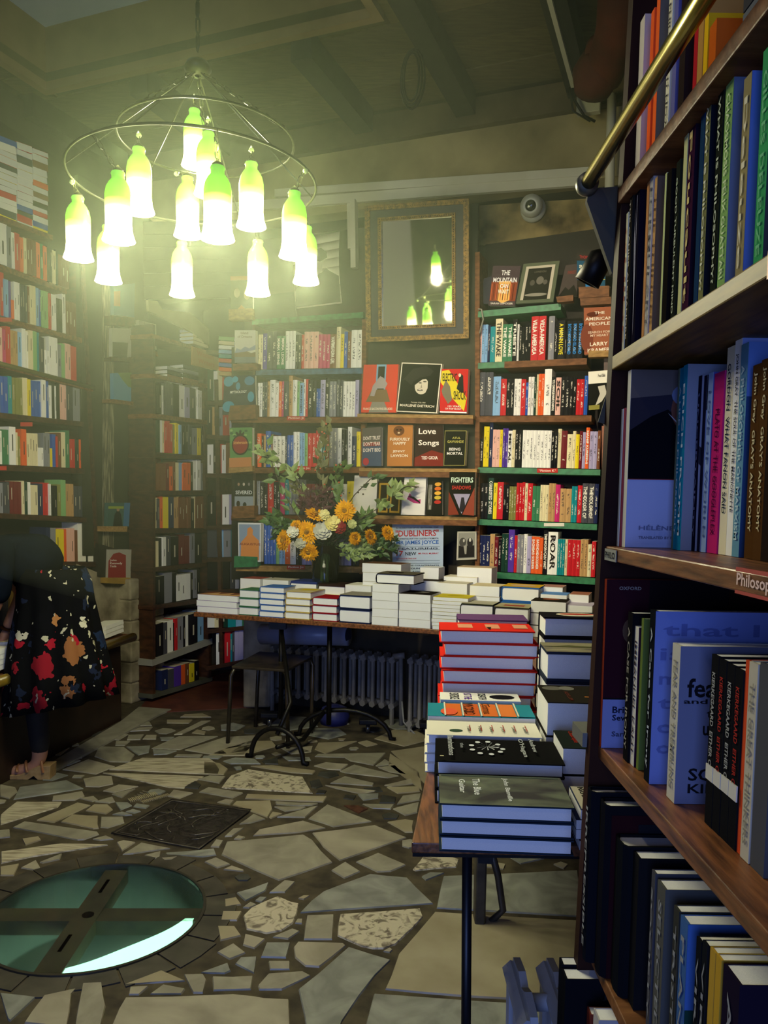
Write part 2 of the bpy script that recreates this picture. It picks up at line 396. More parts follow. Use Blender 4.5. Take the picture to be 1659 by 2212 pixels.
def stone(pts, m, h=.005, name='paving_stone'):
    P = [floor(x, y) for x, y in pts]; c = sum(P, V())/len(P)
    P = [c+(p-c)*.985 for p in P]
    nr = (P[1]-P[0]).cross(P[2]-P[1])
    if sum((P[i].x*P[(i+1) % len(P)].y-P[(i+1) % len(P)].x*P[i].y) for i in range(len(P))) < 0: P = P[::-1]
    # chipped outline: a vertex nudged on long edges
    Q = []
    for i, p in enumerate(P):
        q = P[(i+1) % len(P)]; Q.append(p)
        if (q-p).length > .12:
            e = q-p; Q.append(p+e*RND.uniform(.35, .65)+V((e.y, -e.x, 0)).normalized()*RND.uniform(-.003, .003))
    STONES.append([(p.x, p.y) for p in Q])
    top = [c+(p-c)*(1-.004/max(.03, (p-c).length)) + UP*h for p in Q]
    mb = MB(); n = len(Q); mb.v = [p-UP*.002 for p in Q]+top; mb.f = [list(range(n, 2*n))]+[[i, (i+1) % n, n+(i+1) % n, n+i] for i in range(n)]; mb.m = [0]*(n+1)
    return mb.build(name, m, FLOOR)
C6 = lambda L: [(x/2.9625, 1500+y/2.9625) for x, y in L]
C7 = lambda L: [(440+x/2.9625, 1500+y/2.9625) for x, y in L]
s6 = '''395,485 565,418 740,465 615,515|600,400 632,335 795,340 865,390 835,438 700,435|805,337 965,330 955,375 885,392|S690,485 905,410 1345,412 1420,460 1400,518|S650,505 1310,528 1230,570 1180,605 1080,600
350,422 520,425 440,458 340,455|740,302 835,302 800,330 735,330|820,262 925,258 900,292 810,295|965,350 1145,270 1400,270 1150,358|1110,262 1290,172 1350,170 1165,258|1065,165 1235,165 1210,188 1065,186|1150,148 1180,130 1300,125 1355,148
850,185 960,178 975,203 890,205|890,215 980,210 960,232 830,240|935,262 1005,262 1000,290 910,290|975,354 1135,364 1070,386 980,390|1175,360 1440,275 1655,264 1655,300 1560,393 1330,385|1130,387 1300,388 1280,406 1110,402|1300,396 1430,395 1400,416 1290,412|635,280 720,250 825,258 760,297|1020,277 1120,275 1090,298 1030,298|1225,250 1260,228 1320,240 1310,260
0,580 100,597 115,625 60,672 0,655|120,597 430,552 540,605 330,640 80,678|335,655 530,622 545,652 480,682 330,685|S105,690 400,692 375,725 0,840 0,775|230,810 500,695 585,712 345,825|75,855 150,817 630,885 640,900 540,935 500,938|385,820 460,772 630,780 635,862 600,866|645,788 790,786 800,825 690,860 640,856
545,748 600,707 690,707 725,740 680,770|735,694 820,694 848,715 770,746|605,690 720,657 740,690 700,700|505,668 600,654 630,680 590,690|655,622 760,580 890,592 730,632|712,642 870,606 830,628 780,666|850,722 870,702 960,714 935,735|800,755 850,737 905,752 860,765|715,772 780,754 850,775 800,780
1070,655 1110,614 1240,634 1150,670|1270,628 1330,597 1560,634 1490,668|K1170,600 1250,557 1290,580 1270,608|1265,548 1340,522 1445,527 1405,573|S0,1012 400,957 700,967 200,1045 0,1088|250,1080 400,1022 385,1060 270,1085|130,1115 230,1064 260,1110 220,1130|0,1107 125,1087 90,1165 0,1165|745,950 790,937 870,950 780,1008
780,1030 905,952 1095,990 850,1025|590,930 680,907 730,930 640,940|920,1035 1030,1007 1025,1045 1000,1055|1055,1020 1375,992 1390,1032 1300,1045 1060,1032|1305,1075 1380,1047 1475,1090 1390,1116|1030,1052 1140,1042 1100,1065 1050,1068|1425,1125 1480,1100 1565,1130 1560,1138
0,1915 235,1940 65,2100 50,2090|150,2112 280,1930 490,1885 460,1920 425,2150|475,2150 530,1850 650,1845 680,2000 640,2150|790,1865 1035,1770 1190,1840|820,1930 830,1877 955,1872 890,1930|955,1925 1040,1862 1190,1890 1165,1925|1175,1797 1300,1792 1325,1830 1300,1920 1235,1920|1280,1788 1460,1722 1480,1775 1440,1793|1355,1812 1625,1807 1610,1895 1360,1903
700,2130 790,1947 1500,1922 1640,1938 1700,1950 1860,1958 1875,2300 640,2300'''
s7 = '''105,1030 140,947 640,900 700,935 760,1010 830,1080 480,1198|690,890 1100,840 1305,920 870,1070 760,980|665,800 790,707 1080,818 830,853|310,910 350,870 640,812 785,858 600,890|180,710 205,687 430,682 443,740 410,793|447,722 655,724 620,740 520,753|455,690 735,702 690,715 600,718 460,708|258,670 272,642 795,657 770,693
V108,600 170,522 280,482 640,532 668,580 705,638 130,605|295,462 430,457 720,492 700,513 560,505|120,430 200,407 330,417 368,448 170,448|0,432 100,442 158,480 130,518 0,513|82,695 140,674 195,680 170,710|415,790 440,754 508,766 430,798|465,790 700,722 735,716 650,793 540,790|225,835 320,768 398,800 300,828|132,915 190,862 260,857 180,913
190,930 220,907 268,917 240,932|42,980 80,932 128,937 100,983|970,1075 1115,1017 1298,1095 1200,1138 1110,1143|813,1130 905,1075 1005,1138 900,1183|610,1405 680,1330 760,1267 1070,1152 1310,1177 1478,1345|V1335,1125 1400,1042 1510,1024 1640,1060 1620,1110 1350,1135|1392,1170 1450,1142 1542,1147 1420,1195
600,1892 930,1617 1200,1700 1100,1800 880,2109 850,2200 660,2200|342,1870 410,1792 640,1777 690,1805 500,1898 350,1898|412,1712 555,1712 555,1768 420,1768|572,1620 600,1587 900,1597 915,1612 740,1753 650,1748 580,1690|362,1688 400,1592 558,1592 530,1693|247,1610 264,1537 398,1570 325,1633|197,1730 235,1687 343,1682 325,1793|82,1655 190,1597 273,1660 165,1703
87,1487 200,1487 243,1550 105,1583|107,1453 120,1392 248,1392 215,1453|132,1315 210,1302 243,1350 135,1368|207,1275 418,1207 400,1260 265,1328|417,1275 520,1192 588,1202 520,1273|247,1370 300,1332 343,1350 290,1373|327,1325 360,1300 408,1302 370,1336|V250,1420 300,1370 380,1332 475,1294 560,1330 613,1342 600,1410 575,1470 500,1520 400,1538 270,1510|437,1560 570,1502 618,1520 540,1573|582,1470 600,1442 633,1442 630,1473
660,1417 835,1412 825,1576 637,1576|V867,1410 1390,1372 1408,1425 1300,1540 1230,1608 1150,1635 1080,1635 1000,1618 850,1550|1147,1650 1190,1627 1210,1640 1190,1658|602,1310 640,1292 683,1292 640,1318|805,572 900,527 1093,572 1085,590|772,584 1113,622 1000,640 850,607|867,495 960,452 1253,525 1180,538 900,505
705,400 725,385 1170,377 1090,458 940,430 900,407|707,355 732,312 985,302 780,383|1097,460 1160,417 1213,450 1110,463|1112,470 1225,457 1300,518 1190,500|1152,585 1330,542 1343,575 1200,595|1167,597 1380,592 1388,625 1240,638|1232,710 1270,652 1393,637 1385,680|1207,735 1380,692 1370,760 1290,780
1172,820 1290,802 1345,812 1340,888 1290,888|R892,715 985,714 1058,735 990,766|1012,705 1223,707 1200,738 1080,733|982,642 1123,637 1120,668 1020,683|702,460 780,437 928,450 880,488 790,483|K725,520 735,500 850,495 870,520 800,540|K675,560 740,545 765,590 720,605 690,600|K715,640 730,612 790,620 775,640|K890,670 905,645 980,650 960,680|K1120,700 1140,645 1235,660 1225,700|K1020,605 1130,595 1150,625 1110,630|K370,430 475,405 480,450 390,448
20,398 150,345 300,300 440,300 470,335 260,395|480,340 620,345 690,372 560,385|622,340 700,332 690,368 640,376|500,400 680,405 690,425 540,428|1180,455 1190,380 1380,500 1400,620|1195,365 1500,320 1600,560 1440,600|1420,440 1420,440 1420,440'''
reals = '''955,1894 1250,1881 1263,1983 940,1964|938,1970 1264,1990 1290,2170 1000,2156 828,2140 858,2062|803,2148 1310,2180 1400,2300 760,2300'''
def do(s, cv):
    for grp in s.replace('\n', '|').split('|'):
        k = grp[0] if grp[0] in 'SVKR' else ''
        pts = [tuple(map(float, q.split(','))) for q in grp.lstrip('SVKR').split()]
        if len(set(pts)) < 3: continue
        m = {'S': MSTREAK, 'V': MVEIN, 'K': MDARK, 'R': MRED}.get(k) or MARB[RND.choice((0, 0, 1, 2, 3))]
        stone(cv(pts), m)
do(s6, C6); do(s7, C7); do(reals, lambda L: L)
# iron relief plate let into the floor
pl = stone([(370, 1727), (547, 1750), (432, 1837), (236, 1802)], mat('relief_iron', '1d1b18', .45, '34302b', 14, bump=1.0, detail=6, metal=.2, dist=2), .007, 'iron_plate')
PP = [floor(x, y, .008) for x, y in ((370, 1727), (547, 1750), (432, 1837), (236, 1802))]
bl_ = lambda u, v: (PP[3]*(1-u)+PP[2]*u)*(1-v)+(PP[0]*(1-u)+PP[1]*u)*v
mb = MB()
for k in range(16):
    u0, v0 = RND.uniform(.12, .85), RND.uniform(.12, .85); a = RND.uniform(0, 6.3); path = []
    for i in range(6):
        path.append(bl_(min(.93, max(.07, u0)), min(.93, max(.07, v0)))); u0 += math.cos(a)*.07; v0 += math.sin(a)*.07; a += RND.uniform(-.8, .8)
    mb.tube(path, .0035, 5)
for a, b in ((0, 0), (1, 0), (1, 1), (0, 1)): pass
mb.tube([bl_(.03, .03), bl_(.97, .03), bl_(.97, .97), bl_(.03, .97)], .004, 4, closed=True)
mb.build('raised_relief', mat('relief_iron_worn', '3a352e', .4, '5a544a', 20, metal=.3), FLOOR, smooth=True)
# grid mosaic insets
MOS = mat('mosaic_pale', '8a8064', .5, 'a29878', 20); mb = MB()
def strip(p0, p1, p2, n, h=.006):
    a, b, c = [floor(*p) for p in (p0, p1, p2)]; e = (b-a)/n
    for i in range(n): mb.slab(a+e*(i+.15), e*.6, (c-a), UP*h)
strip((275, 1728), (335, 1712), (281, 1734), 16); strip((302, 1733), (362, 1716), (308, 1736), 16)
for i in range(5): strip((283+i*6, 1724-i*3.6), (303+i*6, 1729-i*3.6), (286+i*6, 1725.5-i*3.6), 5)
o = mb.build('mosaic_inset', MOS, FLOOR); o['kind'] = 'stuff'
# slate surround of the round glass: wedge slabs
NS = 18
for i in range(NS):
    a0 = 2*math.pi*i/NS; a1 = 2*math.pi*(i+1)/NS-.02; r0 = GR+.006; r1 = GR+RND.uniform(.075, .12); pts = []
    for r, aa in ((r0, (a0, (a0+a1)/2, a1)), (r1, (a1, (a0+a1)/2, a0))):
        for a in aa: pts.append(GC+V((math.cos(a)*r, math.sin(a)*r, 0)))
    MB().prism([p-UP*.002 for p in pts], UP*.0065).build('slate_slab', mat('slate_surround', '35332c', .45, '4b473d', 10, bump=.15), FLOOR)
# fillers: small broken pieces wherever nothing has been laid yet
ok = 0; tries = 0
box = [(min(p[0] for p in s)-.02, max(p[0] for p in s)+.02, min(p[1] for p in s)-.02, max(p[1] for p in s)+.02) for s in STONES]
def clear(p, r):
    if (V((p[0], p[1], 0))-GC).length < GR+.11+r: return False
    for s, b in zip(STONES, box):
        if b[0]-r < p[0] < b[1]+r and b[2]-r < p[1] < b[3]+r and (in_poly(p, s) or pdist(p, s) < r): return False
    return True
NSTONE = len([o for o in FLOOR.children]) if False else len(STONES)+NS
for r in (.17, .12, .085, .06, .042, .03):
    for t in range(900 if r > .05 else 1200):
        if NSTONE >= 296: break
        px, py = RND.uniform(-40, 1300), 1480+(740)*RND.random()**1.15
        p = floor(px, py)
        if p.y > 5.0 or (p-O).dot(U) < AL+.35: continue
        if not clear((p.x, p.y), r+.012): continue
        n = RND.choice((4, 5, 5, 6)); ph = RND.uniform(0, 6.3); pts = []
        for i in range(n):
            a = ph+2*math.pi*(i+RND.uniform(-.25, .25))/n; pts.append(p+V((math.cos(a), math.sin(a), 0))*r*RND.uniform(.85, 1.0)*1.12)
        mb = MB(); mb.v = [q-UP*.002 for q in pts]+[p+(q-p)*.97+UP*.005 for q in pts]; mb.f = [list(range(n, 2*n))]+[[i, (i+1) % n, n+(i+1) % n, n+i] for i in range(n)]; mb.m = [0]*(n+1)
        mb.build('paving_stone', RND.choice(MARB+[MARB[0], MDARK]) if r < .1 else RND.choice(MARB), FLOOR); NSTONE += 1
        s = [(q.x, q.y) for q in pts]; STONES.append(s); box.append((min(q[0] for q in s), max(q[0] for q in s), min(q[1] for q in s), max(q[1] for q in s)))
# brown-red floor of the alcove and the marble kerb along the counter
MB().prism([floor(*p)-UP*.001 for p in ((290, 1547), (330, 1495), (540, 1440), (620, 1500), (560, 1528), (345, 1540))], UP*.006).build('red_floor_patch', mat('red_tile_floor', '4a2318', .6, '5f3020', 10, bump=.1), FLOOR)
MB().prism([floor(*p)-UP*.001 for p in ((95, 1660), (260, 1562), (300, 1530), (370, 1535), (345, 1546), (120, 1668))], UP*.012).build('marble_kerb', MARB[0], FLOOR)
# glazed round well: wall, steel cross, glass disc, lamp under it
WELL = thing('glass_floor_light', 'round glass floor panel with a steel cross, lit from the shaft below', 'floor panel', GC)
mb = MB().lathe(GC, [(GR-.002, .004), (GR-.002, -.24)], 48, cap=False); mb.poly([GC+V((math.cos(a*math.pi/24)*GR, math.sin(a*math.pi/24)*GR, -.24)) for a in range(48)])
mb.build('shaft', mat('shaft_plaster', '4a5248', .8, '5a6458', 4), WELL)
mb = MB().lathe(GC, [(GR-.004, .003), (GR+.006, .003), (GR+.006, .010), (GR-.004, .010), (GR-.004, .003)], 64, cap=False); mb.build('rim', mat('dull_steel', '5c5a50', .35, metal=.8), WELL)
def beam(p, q, w, name='cross_beam', z=-.02):
    a, b = floor(*p), floor(*q); d = (b-a).normalized(); s = V((-d.y, d.x, 0)); return MB().slab(a-s*w/2+UP*(z-.05), b-a, s*w, UP*.05).build(name, mat('beam_steel', '5e5647', .6, '70674f', 12, bump=.1), WELL)
beam((-34, 1966), (432, 1966), .085); b2 = beam((252, 1874), (92, 2108), .085, z=-.015)
for p in ((225, 1908), (140, 2030)):
    c = floor(*p); d = (floor(252, 1874)-floor(92, 2108)).normalized(); s = V((-d.y, d.x, 0)); MB().slab(c-d*.05-s*.006+UP*-.0165, d*.1, s*.012, UP*.002).build('slot', flat('0c0b0a'), b2)
MB().lathe(floor(190, 1970)+UP*-.0155, [(.02, 0), (.02, .003)], 16).build('bolt_plate', BLACKM, WELL)
gm = bpy.data.materials.new('floor_glass'); gm.use_nodes = True; b = gm.node_tree.nodes['Principled BSDF']
b.inputs['Base Color'].default_value = (.93, .98, .95, 1); b.inputs['Roughness'].default_value = .12; b.inputs['Transmission Weight'].default_value = 1; b.inputs['IOR'].default_value = 1.1
MB().lathe(GC, [(GR-.005, -.008), (GR-.005, .006)], 48).build('glass_disc', gm, WELL)
q0 = hit(150, 2112, V((0, 0, -.1)), UP)-GC; q1 = hit(385, 2035, V((0, 0, -.1)), UP)-GC; a0 = math.atan2(q0.y, q0.x); a1 = math.atan2(q1.y, q1.x); mb = MB()
for i in range(16):
    u, v = a0+(a1-a0)*i/16, a0+(a1-a0)*(i+1)/16; P4 = [GC+V((math.cos(t)*r, math.sin(t)*r, -.03)) for t, r in ((u, GR-.03), (u, GR-.06-.07*math.sin(math.pi*i/16)), (v, GR-.06-.07*math.sin(math.pi*(i+1)/16)), (v, GR-.03))]; mb.prism(P4, UP*.01)
mb.build('curved_lamp', mat('cold_tube', 'b8ffd8', emit=1.6), WELL)
light('shaft_light', 'AREA', GC+(q0+q1)*.40+UP*-.05, 3.5, (.6, 1, .8), (.3, .05), GC+(q0+q1)*.2+UP*-.24)
# walls
bw = MB(); wb = .24
a_l = ab(back(527, 1400, wb))[0]; a_r = 1.45; zt = back(430, 640, wb).z
def wallslab(a0, a1, b0, th, z0, z1, mb): return mb.slab(rw(a0, b0, z0), U*(a1-a0), N*th, UP*(z1-z0))
wallslab(a_l, a_r, wb, .1, 0, 3.2, bw); wallslab(AL-.3, a_l, wb, .1, zt, 3.2, bw)
WB = struct(bw.build('wall_back', mat('back_wall_boards', '2a261a', .85, '3d3626', 4, bump=.3, detail=6)))
zu = back(900, 441, wb).z; zm = back(900, 300, wb-.03).z
mb = MB(); wallslab(AL-.3, a_r, wb-.03, .13, zu, zm, mb); struct(mb.build('trim_1', PLASTER))
mb = MB(); wallslab(AL-.3, a_r, wb-.08, .18, zm, CEIL, mb); struct(mb.build('trim_2', PLASTD))
# patch of bare mottled stone to the right of the mirror
q = [back(x, y, wb-.01) for x, y in ((1016, 530), (1300, 530), (1330, 425), (1016, 445))]
struct(MB().prism(q, N*.04).build('trim_3', mat('mottled_stone', '3a2c18', .95, 'a08a58', 5, bump=.7, detail=9, contrast=(.32, .62))))
# dark planks over the alcove
for i, y in enumerate(range(480, 640, 28)):
    a = back(300, y+26, .1); b = back(556, y+22, .1); MB().slab(a, b-a, N*.03, UP*.085).build('plank', mat('soffit_plank', '2c2a1c', .8, '3b3826', 7, bump=.2), WB)
wl = MB(); wl.slab(rw(AL-.26, -6.5, 0), U*-.1, N*9.5, UP*CEIL); WL = struct(wl.build('wall_left', mat('left_wall_dark', '26221a', .9, '38322a', 4, bump=.3)))
struct(MB().slab(rw(AL-.3, 2.3, 0), U*2.5, N*.1, UP*CEIL).build('wall_alcove', mat('left_wall_dark')))
struct(MB().slab((1.45, -2.6, 0), (.1, 0, 0), (0, 7.2, 0), (0, 0, CEIL)).build('wall_right', PLASTD))
fw = MB(); fw.slab((-4.2, -2.6, 0), (2.6, 0, 0), (0, .1, 0), (0, 0, CEIL)); fw.slab((.1, -2.6, 0), (1.4, 0, 0), (0, .1, 0), (0, 0, CEIL)); fw.slab((-1.6, -2.6, 2.45), (1.7, 0, 0), (0, .1, 0), (0, 0, CEIL-2.45))
struct(fw.build('wall_front', PLASTD))
# ceiling with the square opening, joists and boards
wc = hit(100, 195, V((0, 0, CEIL)), UP); wd = hit(835, 88, V((0, 0, CEIL)), UP); wa0, wb1 = ab(wc)[:2]; wa1 = ab(wd)[0]; wb0 = wb1-2.4
cm = MB()
for a0, a1, b0, b1 in ((AL-.4, wa0, -7.2, 2.4), (wa1, 2.6, -7.2, 2.4), (wa0, wa1, wb1, 2.4), (wa0, wa1, -7.2, wb0)): cm.slab(rw(a0, b0, CEIL+.05), U*(a1-a0), N*(b1-b0), UP*.05)
CE = struct(cm.build('ceiling', mat('ceiling_boards_dark', '3a3220', .9, '4c4128', 4, bump=.2)))
TR = mat('well_brown_plaster', '665236', .9, '7a6444', 3, bump=.15)
for nm, s in (('ceiling_opening_side', (rw(wa0, wb1, CEIL), U*(wa1-wa0), N*.05, UP*.36)), ('ceiling_opening_side', (rw(wa0-.05, wb0, CEIL), U*.05, N*(wb1-wb0+.05), UP*.36)), ('ceiling_opening_side', (rw(wa1, wb0, CEIL), U*.05, N*(wb1-wb0+.05), UP*.36)), ('ceiling_opening_side', (rw(wa0, wb0-.05, CEIL), U*(wa1-wa0), N*.05, UP*.36))):
    MB().slab(*s).build(nm, TR, CE)
MB().slab(rw(wa0, wb0, CEIL+.36), U*(wa1-wa0), N*(wb1-wb0), UP*.04).build('ceiling_opening_top', mat('pale_blue_paint', '8894b0', .8, '98a2ba', 3), CE)
for i in range(22):
    b0 = -5.2+i*.27
    for a0, a1 in (((AL-.26, wa0-.05), (wa1+.05, 1.45)) if wb0 < b0+.13 < wb1+.05 else ((AL-.26, 1.45),)):
        if b0 > wb-.1: continue
        MB().slab(rw(a0, b0, CEIL+.036+RND.uniform(0, .006)), U*(a1-a0), N*.262, UP*.02).build('ceiling_board', mat('ceiling_board_%d' % (i % 3), ('43381f', '4a3f26', '3b311c')[i % 3], .85, ('564a2c', '594b30', '4a3f27')[i % 3], 9, bump=.2, stretch=(1, 6, 1)), CE)
JM = mat('black_joist', '15140f', .8, '22201a', 10, bump=.2)
for px, py in ((955, 160), (1240, 170), (690, 175), (330, 225), (70, 262)):
    c = hit(px, py, V((0, 0, CEIL-.1)), UP); a0 = ab(c)[0]; b1 = wb-.08; b0 = wb1+.05 if a0 < wa1+.05 else -5
    MB().slab(rw(a0-.06, b0, CEIL-.1), U*.12, N*(b1-b0), UP*.145).build('joist', JM, CE)
# white cable trunking along joist and wall
c = hit(1232, 160, V((0, 0, CEIL-.11)), UP); a0 = ab(c)[0]
tk = thing('ceiling_conduit', 'thin white cable conduit running along a black ceiling joist', 'conduit', rw(a0, -1, CEIL-.12)); MB().slab(rw(a0-.012, -3, CEIL-.125), U*.022, N*3.0, UP*.022).build('conduit_pipe', mat('dull_white_plastic', 'a8a590', .5), tk)
WP = mat('white_trunking', 'ccc8b4', .5, 'bab49c', 3)
def trunk(p0, p1, hpx, off, name, label, depth=.025):
    A = back(p0[0], p0[1], off); B = back(p1[0], p1[1], off); t = thing(name, label, 'cable trunking', A); MB().slab(A, B-A, -N*depth, UP*(hpx*4.85/F)).build('trunking_channel', WP, t); return t
trunk((480, 462), (1259, 404), 21, .21, 'cable_trunking', 'white cable trunking running just above the mirror to the camera side', .03)
t = trunk((600, 430), (1300, 384), 17, .22, 'cable_trunking', 'wider upper white trunking board under the plaster band', .045)
A = back(764, 583, .2); MB().slab(A, U*.035, -N*.05, back(762, 437, .2)-A).build('trunking_channel', WP, t); A = back(755, 540, .215); MB().slab(A, U*.03, -N*.03, back(753, 437, .215)-A).build('trunking_channel', WP, t)
# ================================================================ back bookcases
BR = thing('bookcase', 'painted bookcase of fiction right of the mirror with chipped green shelf edges', 'bookcase', back(1160, 1260, .1))
DZ = .2
for p0, p1, th, m in (((1033, 672), (1212, 655), .036, GREENP), ((1033, 784), (1090, 781), .034, GREENP), ((1090, 781), (1268, 773), .036, WOODM), ((1036, 899), (1278, 897), .034, WOODM),
                      ((1033, 1009), (1297, 1014), .032, GREENP), ((1031, 1121), (1290, 1132), .034, GREENP), ((1031, 1233), (1286, 1249), .036, GREENP)):
    shelf(BR, back, p0, p1, th, DZ, m)
upright(BR, back, (1026, 1255), (1026, 545), .028, DZ, WOODM); upright(BR, back, (1300, 1270), (1306, 620), .03, DZ, WOOD)
a = back(1031, 1270, DZ); b = back(1300, 1275, DZ); MB().slab(a, b-a, N*.01, UP*2.1).build('back_panel', mat('case_back_dark', '1a140e', .8, '241c12', 6), BR)
shelf_tag(BR, back, 1160, 1012, 1205, 1021, '*Fiction K*'); shelf_tag(BR, back, 1175, 1130, 1219, 1137, '', 'd8d4c4')
a = back(1300, 1035, -.02); MB().slab(a, U*.035, N*.02, back(1300, 920, -.02)-a).build('brown_upright_board', mat('orange_wood', '7a4020', .5, '99562e', 6), BR)
where = 'of the {} bookcase right of the mirror'
W_ = lambda s: f'on {s} shelf right of mirror'
row(back, (1035, 783), (1258, 774), 'P4h78 L6h80*2 N5h78 T10h75 C15h91:THE_WAKE G10h79*2:THE_WAKE K9h89:TRIESTE W4h78 K6h72*2 K6h80*2 R15h93*2:VILLA_AMERICA _5 A12h92 K7h80 K14h82:A_MAN_IN_LOVE K4h60 K11h80*3:BOYHOOD_ISLAND', 80, W_('top'))
row(back, (1030, 898), (1268, 896), 'S16h92*2 L16h83 R12h78 K8h78*2 W7h78*2 R10h77 B5h70 W6h82*2 E5h80 C4h87 O6h88*2 W15h98 K9h82:YOU_SHOULD_HAVE_KNOWN P11h80:SOIL K9h82*2 K7h80*2 R8h76*2 B8h83', 80, W_('second'))
row(back, (1035, 1008), (1295, 1013), 'K8h60 Y6h86*2 N8h95 P8h80*2 Y6h80 V6h83*2 W9h78:METAL C7h80 K7h80*2 _2 W8h80*8 K7h77*2 C8h84 Q13h80 C12h73 C7h80 Y8h73 Q7h80 U7h78 O8h88:HANIF_KUREISHI U9h80*2 H7h82', 80, W_('middle'))
row(back, (1036, 1120), (1290, 1131), 'K8h76*2 E11h88:COLLECTED_STORIES Y8h78 R13h80 K6h75*2 J5h72*3 R6h80*2 R6h82 C6h80 R10h80 G8h75*2 C6h78*3 F7h82*2 M10h80 F12h72*2 T6h78*2 R10h80 S13h85*2:THE_COLOR_OF N8h85', 80, W_('fourth'))
row(back, (1032, 1232), (1285, 1247), 'N8h76*3 F10h80 Q8h75 K7h70 E7h82*2 V13h92 R6h80 A7h82*2 W7h84 U9h80 O9h80*2:BAGHDAD_SOLDIER O7h78 K10h95:THE_MOON_CAN_WAIT W21h92:ROAR T5h78*3 C6h78 R9h78*3 F8h80*2 C8h70 R9h77', 80, W_('lowest'))
BL = thing('bookcase', 'worn brown bookcase behind the flowers with one blue and one green shelf edge', 'bookcase', back(660, 1240, .1))
for p0, p1, th, m in (((545, 690), (785, 674), .034, GREENP), ((553, 799), (784, 795), .034, BLUEP), ((500, 901), (775, 901), .036, WOODM), ((498, 1011), (780, 1009), .034, WOODM), ((500, 1113), (780, 1113), .034, WOODM), ((510, 1221), (790, 1224), .038, WOODL)):
    shelf(BL, back, p0, p1, th, DZ, m)
upright(BL, back, (776, 1240), (782, 690), .03, DZ, WOODM); upright(BL, back, (548, 1240), (545, 690), .02, DZ, WOOD)
a = back(500, 1252, DZ); b = back(800, 1252, DZ); MB().slab(a, b-a, N*.01, UP*1.62).build('back_panel', mat('case_back_dark'), BL)
for x0, y0, s in ((620, 899, 'Fiction Ji'), (633, 1007, 'Fiction Jo'), (620, 1221, 'Fiction Jo')): shelf_tag(BL, back, x0, y0, x0+39, y0+9, s)
W_ = lambda s: f'on {s} shelf left of mirror'
row(back, (556, 798), (782, 794), 'C5h74*2 V9h76 S10h80*2 G9h70*2:MAMA_LEONE W7h80*3 K6h72*2 R6h72 P10h78*3 M8h72*3 H13h72:WAITING_FOR_A_GIRL C9h87 Y7h72 B7h77 H8h77 W12h80*2', 78, W_('top'))
row(back, (555, 900), (774, 900), 'W5h72*2 S5h74*2 F5h75 W11h78 W7h72 O6h75 M4h75 S10h75 F8h88 W9h78 D5h75 L8h72:MANU_JOSEPH W4h80 R5h80 K9h78 K8h76 B4h60*2 U10h78 K8h82 A7h75*2 S7h78*2 W6h75*4 U8h78', 76, W_('second'))
row(back, (552, 1009), (778, 1008), 'O11h72 K4h66 F4h68 B10h77 Q4h70 W8h66*3 N4h66 B6h68*2 W6h75*2 L5h73*2 D6h72 R8h72*2 R6h78 W5h65 T7h77 H8h70 A8h83*2 W8h83 K6h80*2 W8h85 N9h65 Y8h75', 72, W_('third'))
row(back, (552, 1111), (775, 1112), 'A4h72*2 K7h68*2 R11h72 K6h70*2 M8h70 T8h75 A6h76*3 S7h74*2 Q8h66*2 K9h60*3 E9h66*2 W14h66 Y15h72 W7h70', 70, W_('fourth'))
row(back, (570, 1218), (775, 1222), 'B6h88*4 D6h62 L6h62*2 O10h62 W12h62 K6h55*2 U8h60*3 K8h70*3 S9h66*3 U8h56*3 K8h62*2', 62, W_('lowest'))
# centre board, ledges
CB = thing('display_board', 'dark green board with three wooden ledges of face-out books under the mirror', 'display rack', back(905, 1130, .05))
a = back(786, 1135, .03); b = back(1026, 1137, .03); MB().slab(a, b-a, N*.03, back(786, 475, .03)-a).build('board', DARKG, CB)
for p0, p1 in (((772, 893), (1022, 896)), ((776, 1010), (1030, 1012)), ((772, 1112), (1030, 1116))):
    A = back(*p0, -.07); B = back(*p1, -.07); MB().slab(A-UP*.022, B-A, N*.10, UP*.02).build('ledge', WOODL, CB); MB().slab(A-UP*.055, B-A, N*.02, UP*.032).build('ledge_front', WOODM, CB)
T = 'text'; R_ = 'rect'
def fb(*a, **k): return face_book(*a, **k)
fb([(786, 788), (861, 787), (855, 891), (780, 891)], back, 'd8402c', 'red paperback with a pale seated figure on the ledge under the mirror', art=((R_, .38, .45, .66, 1, '7fa8c4'), (R_, .43, .45, .62, .96, '26221f'), ('p', [(.12, .22), (.28, .48), (.7, .48), (.82, .22)], '7c6648'), ('p', [(.22, .0), (.3, .22), (.66, .22), (.8, 0)], '8a8478'), ('p', [(.24, .35), (.36, .34), (.42, .5), (.66, .5), (.72, .6), (.6, .72), (.5, .76), (.42, .68), (.3, .56)], 'a59a98'), (T, 'FRANCIS BACON FIVE DECADES', .06, .05, .9, .1, 'f0e0c8')), off=-.045)
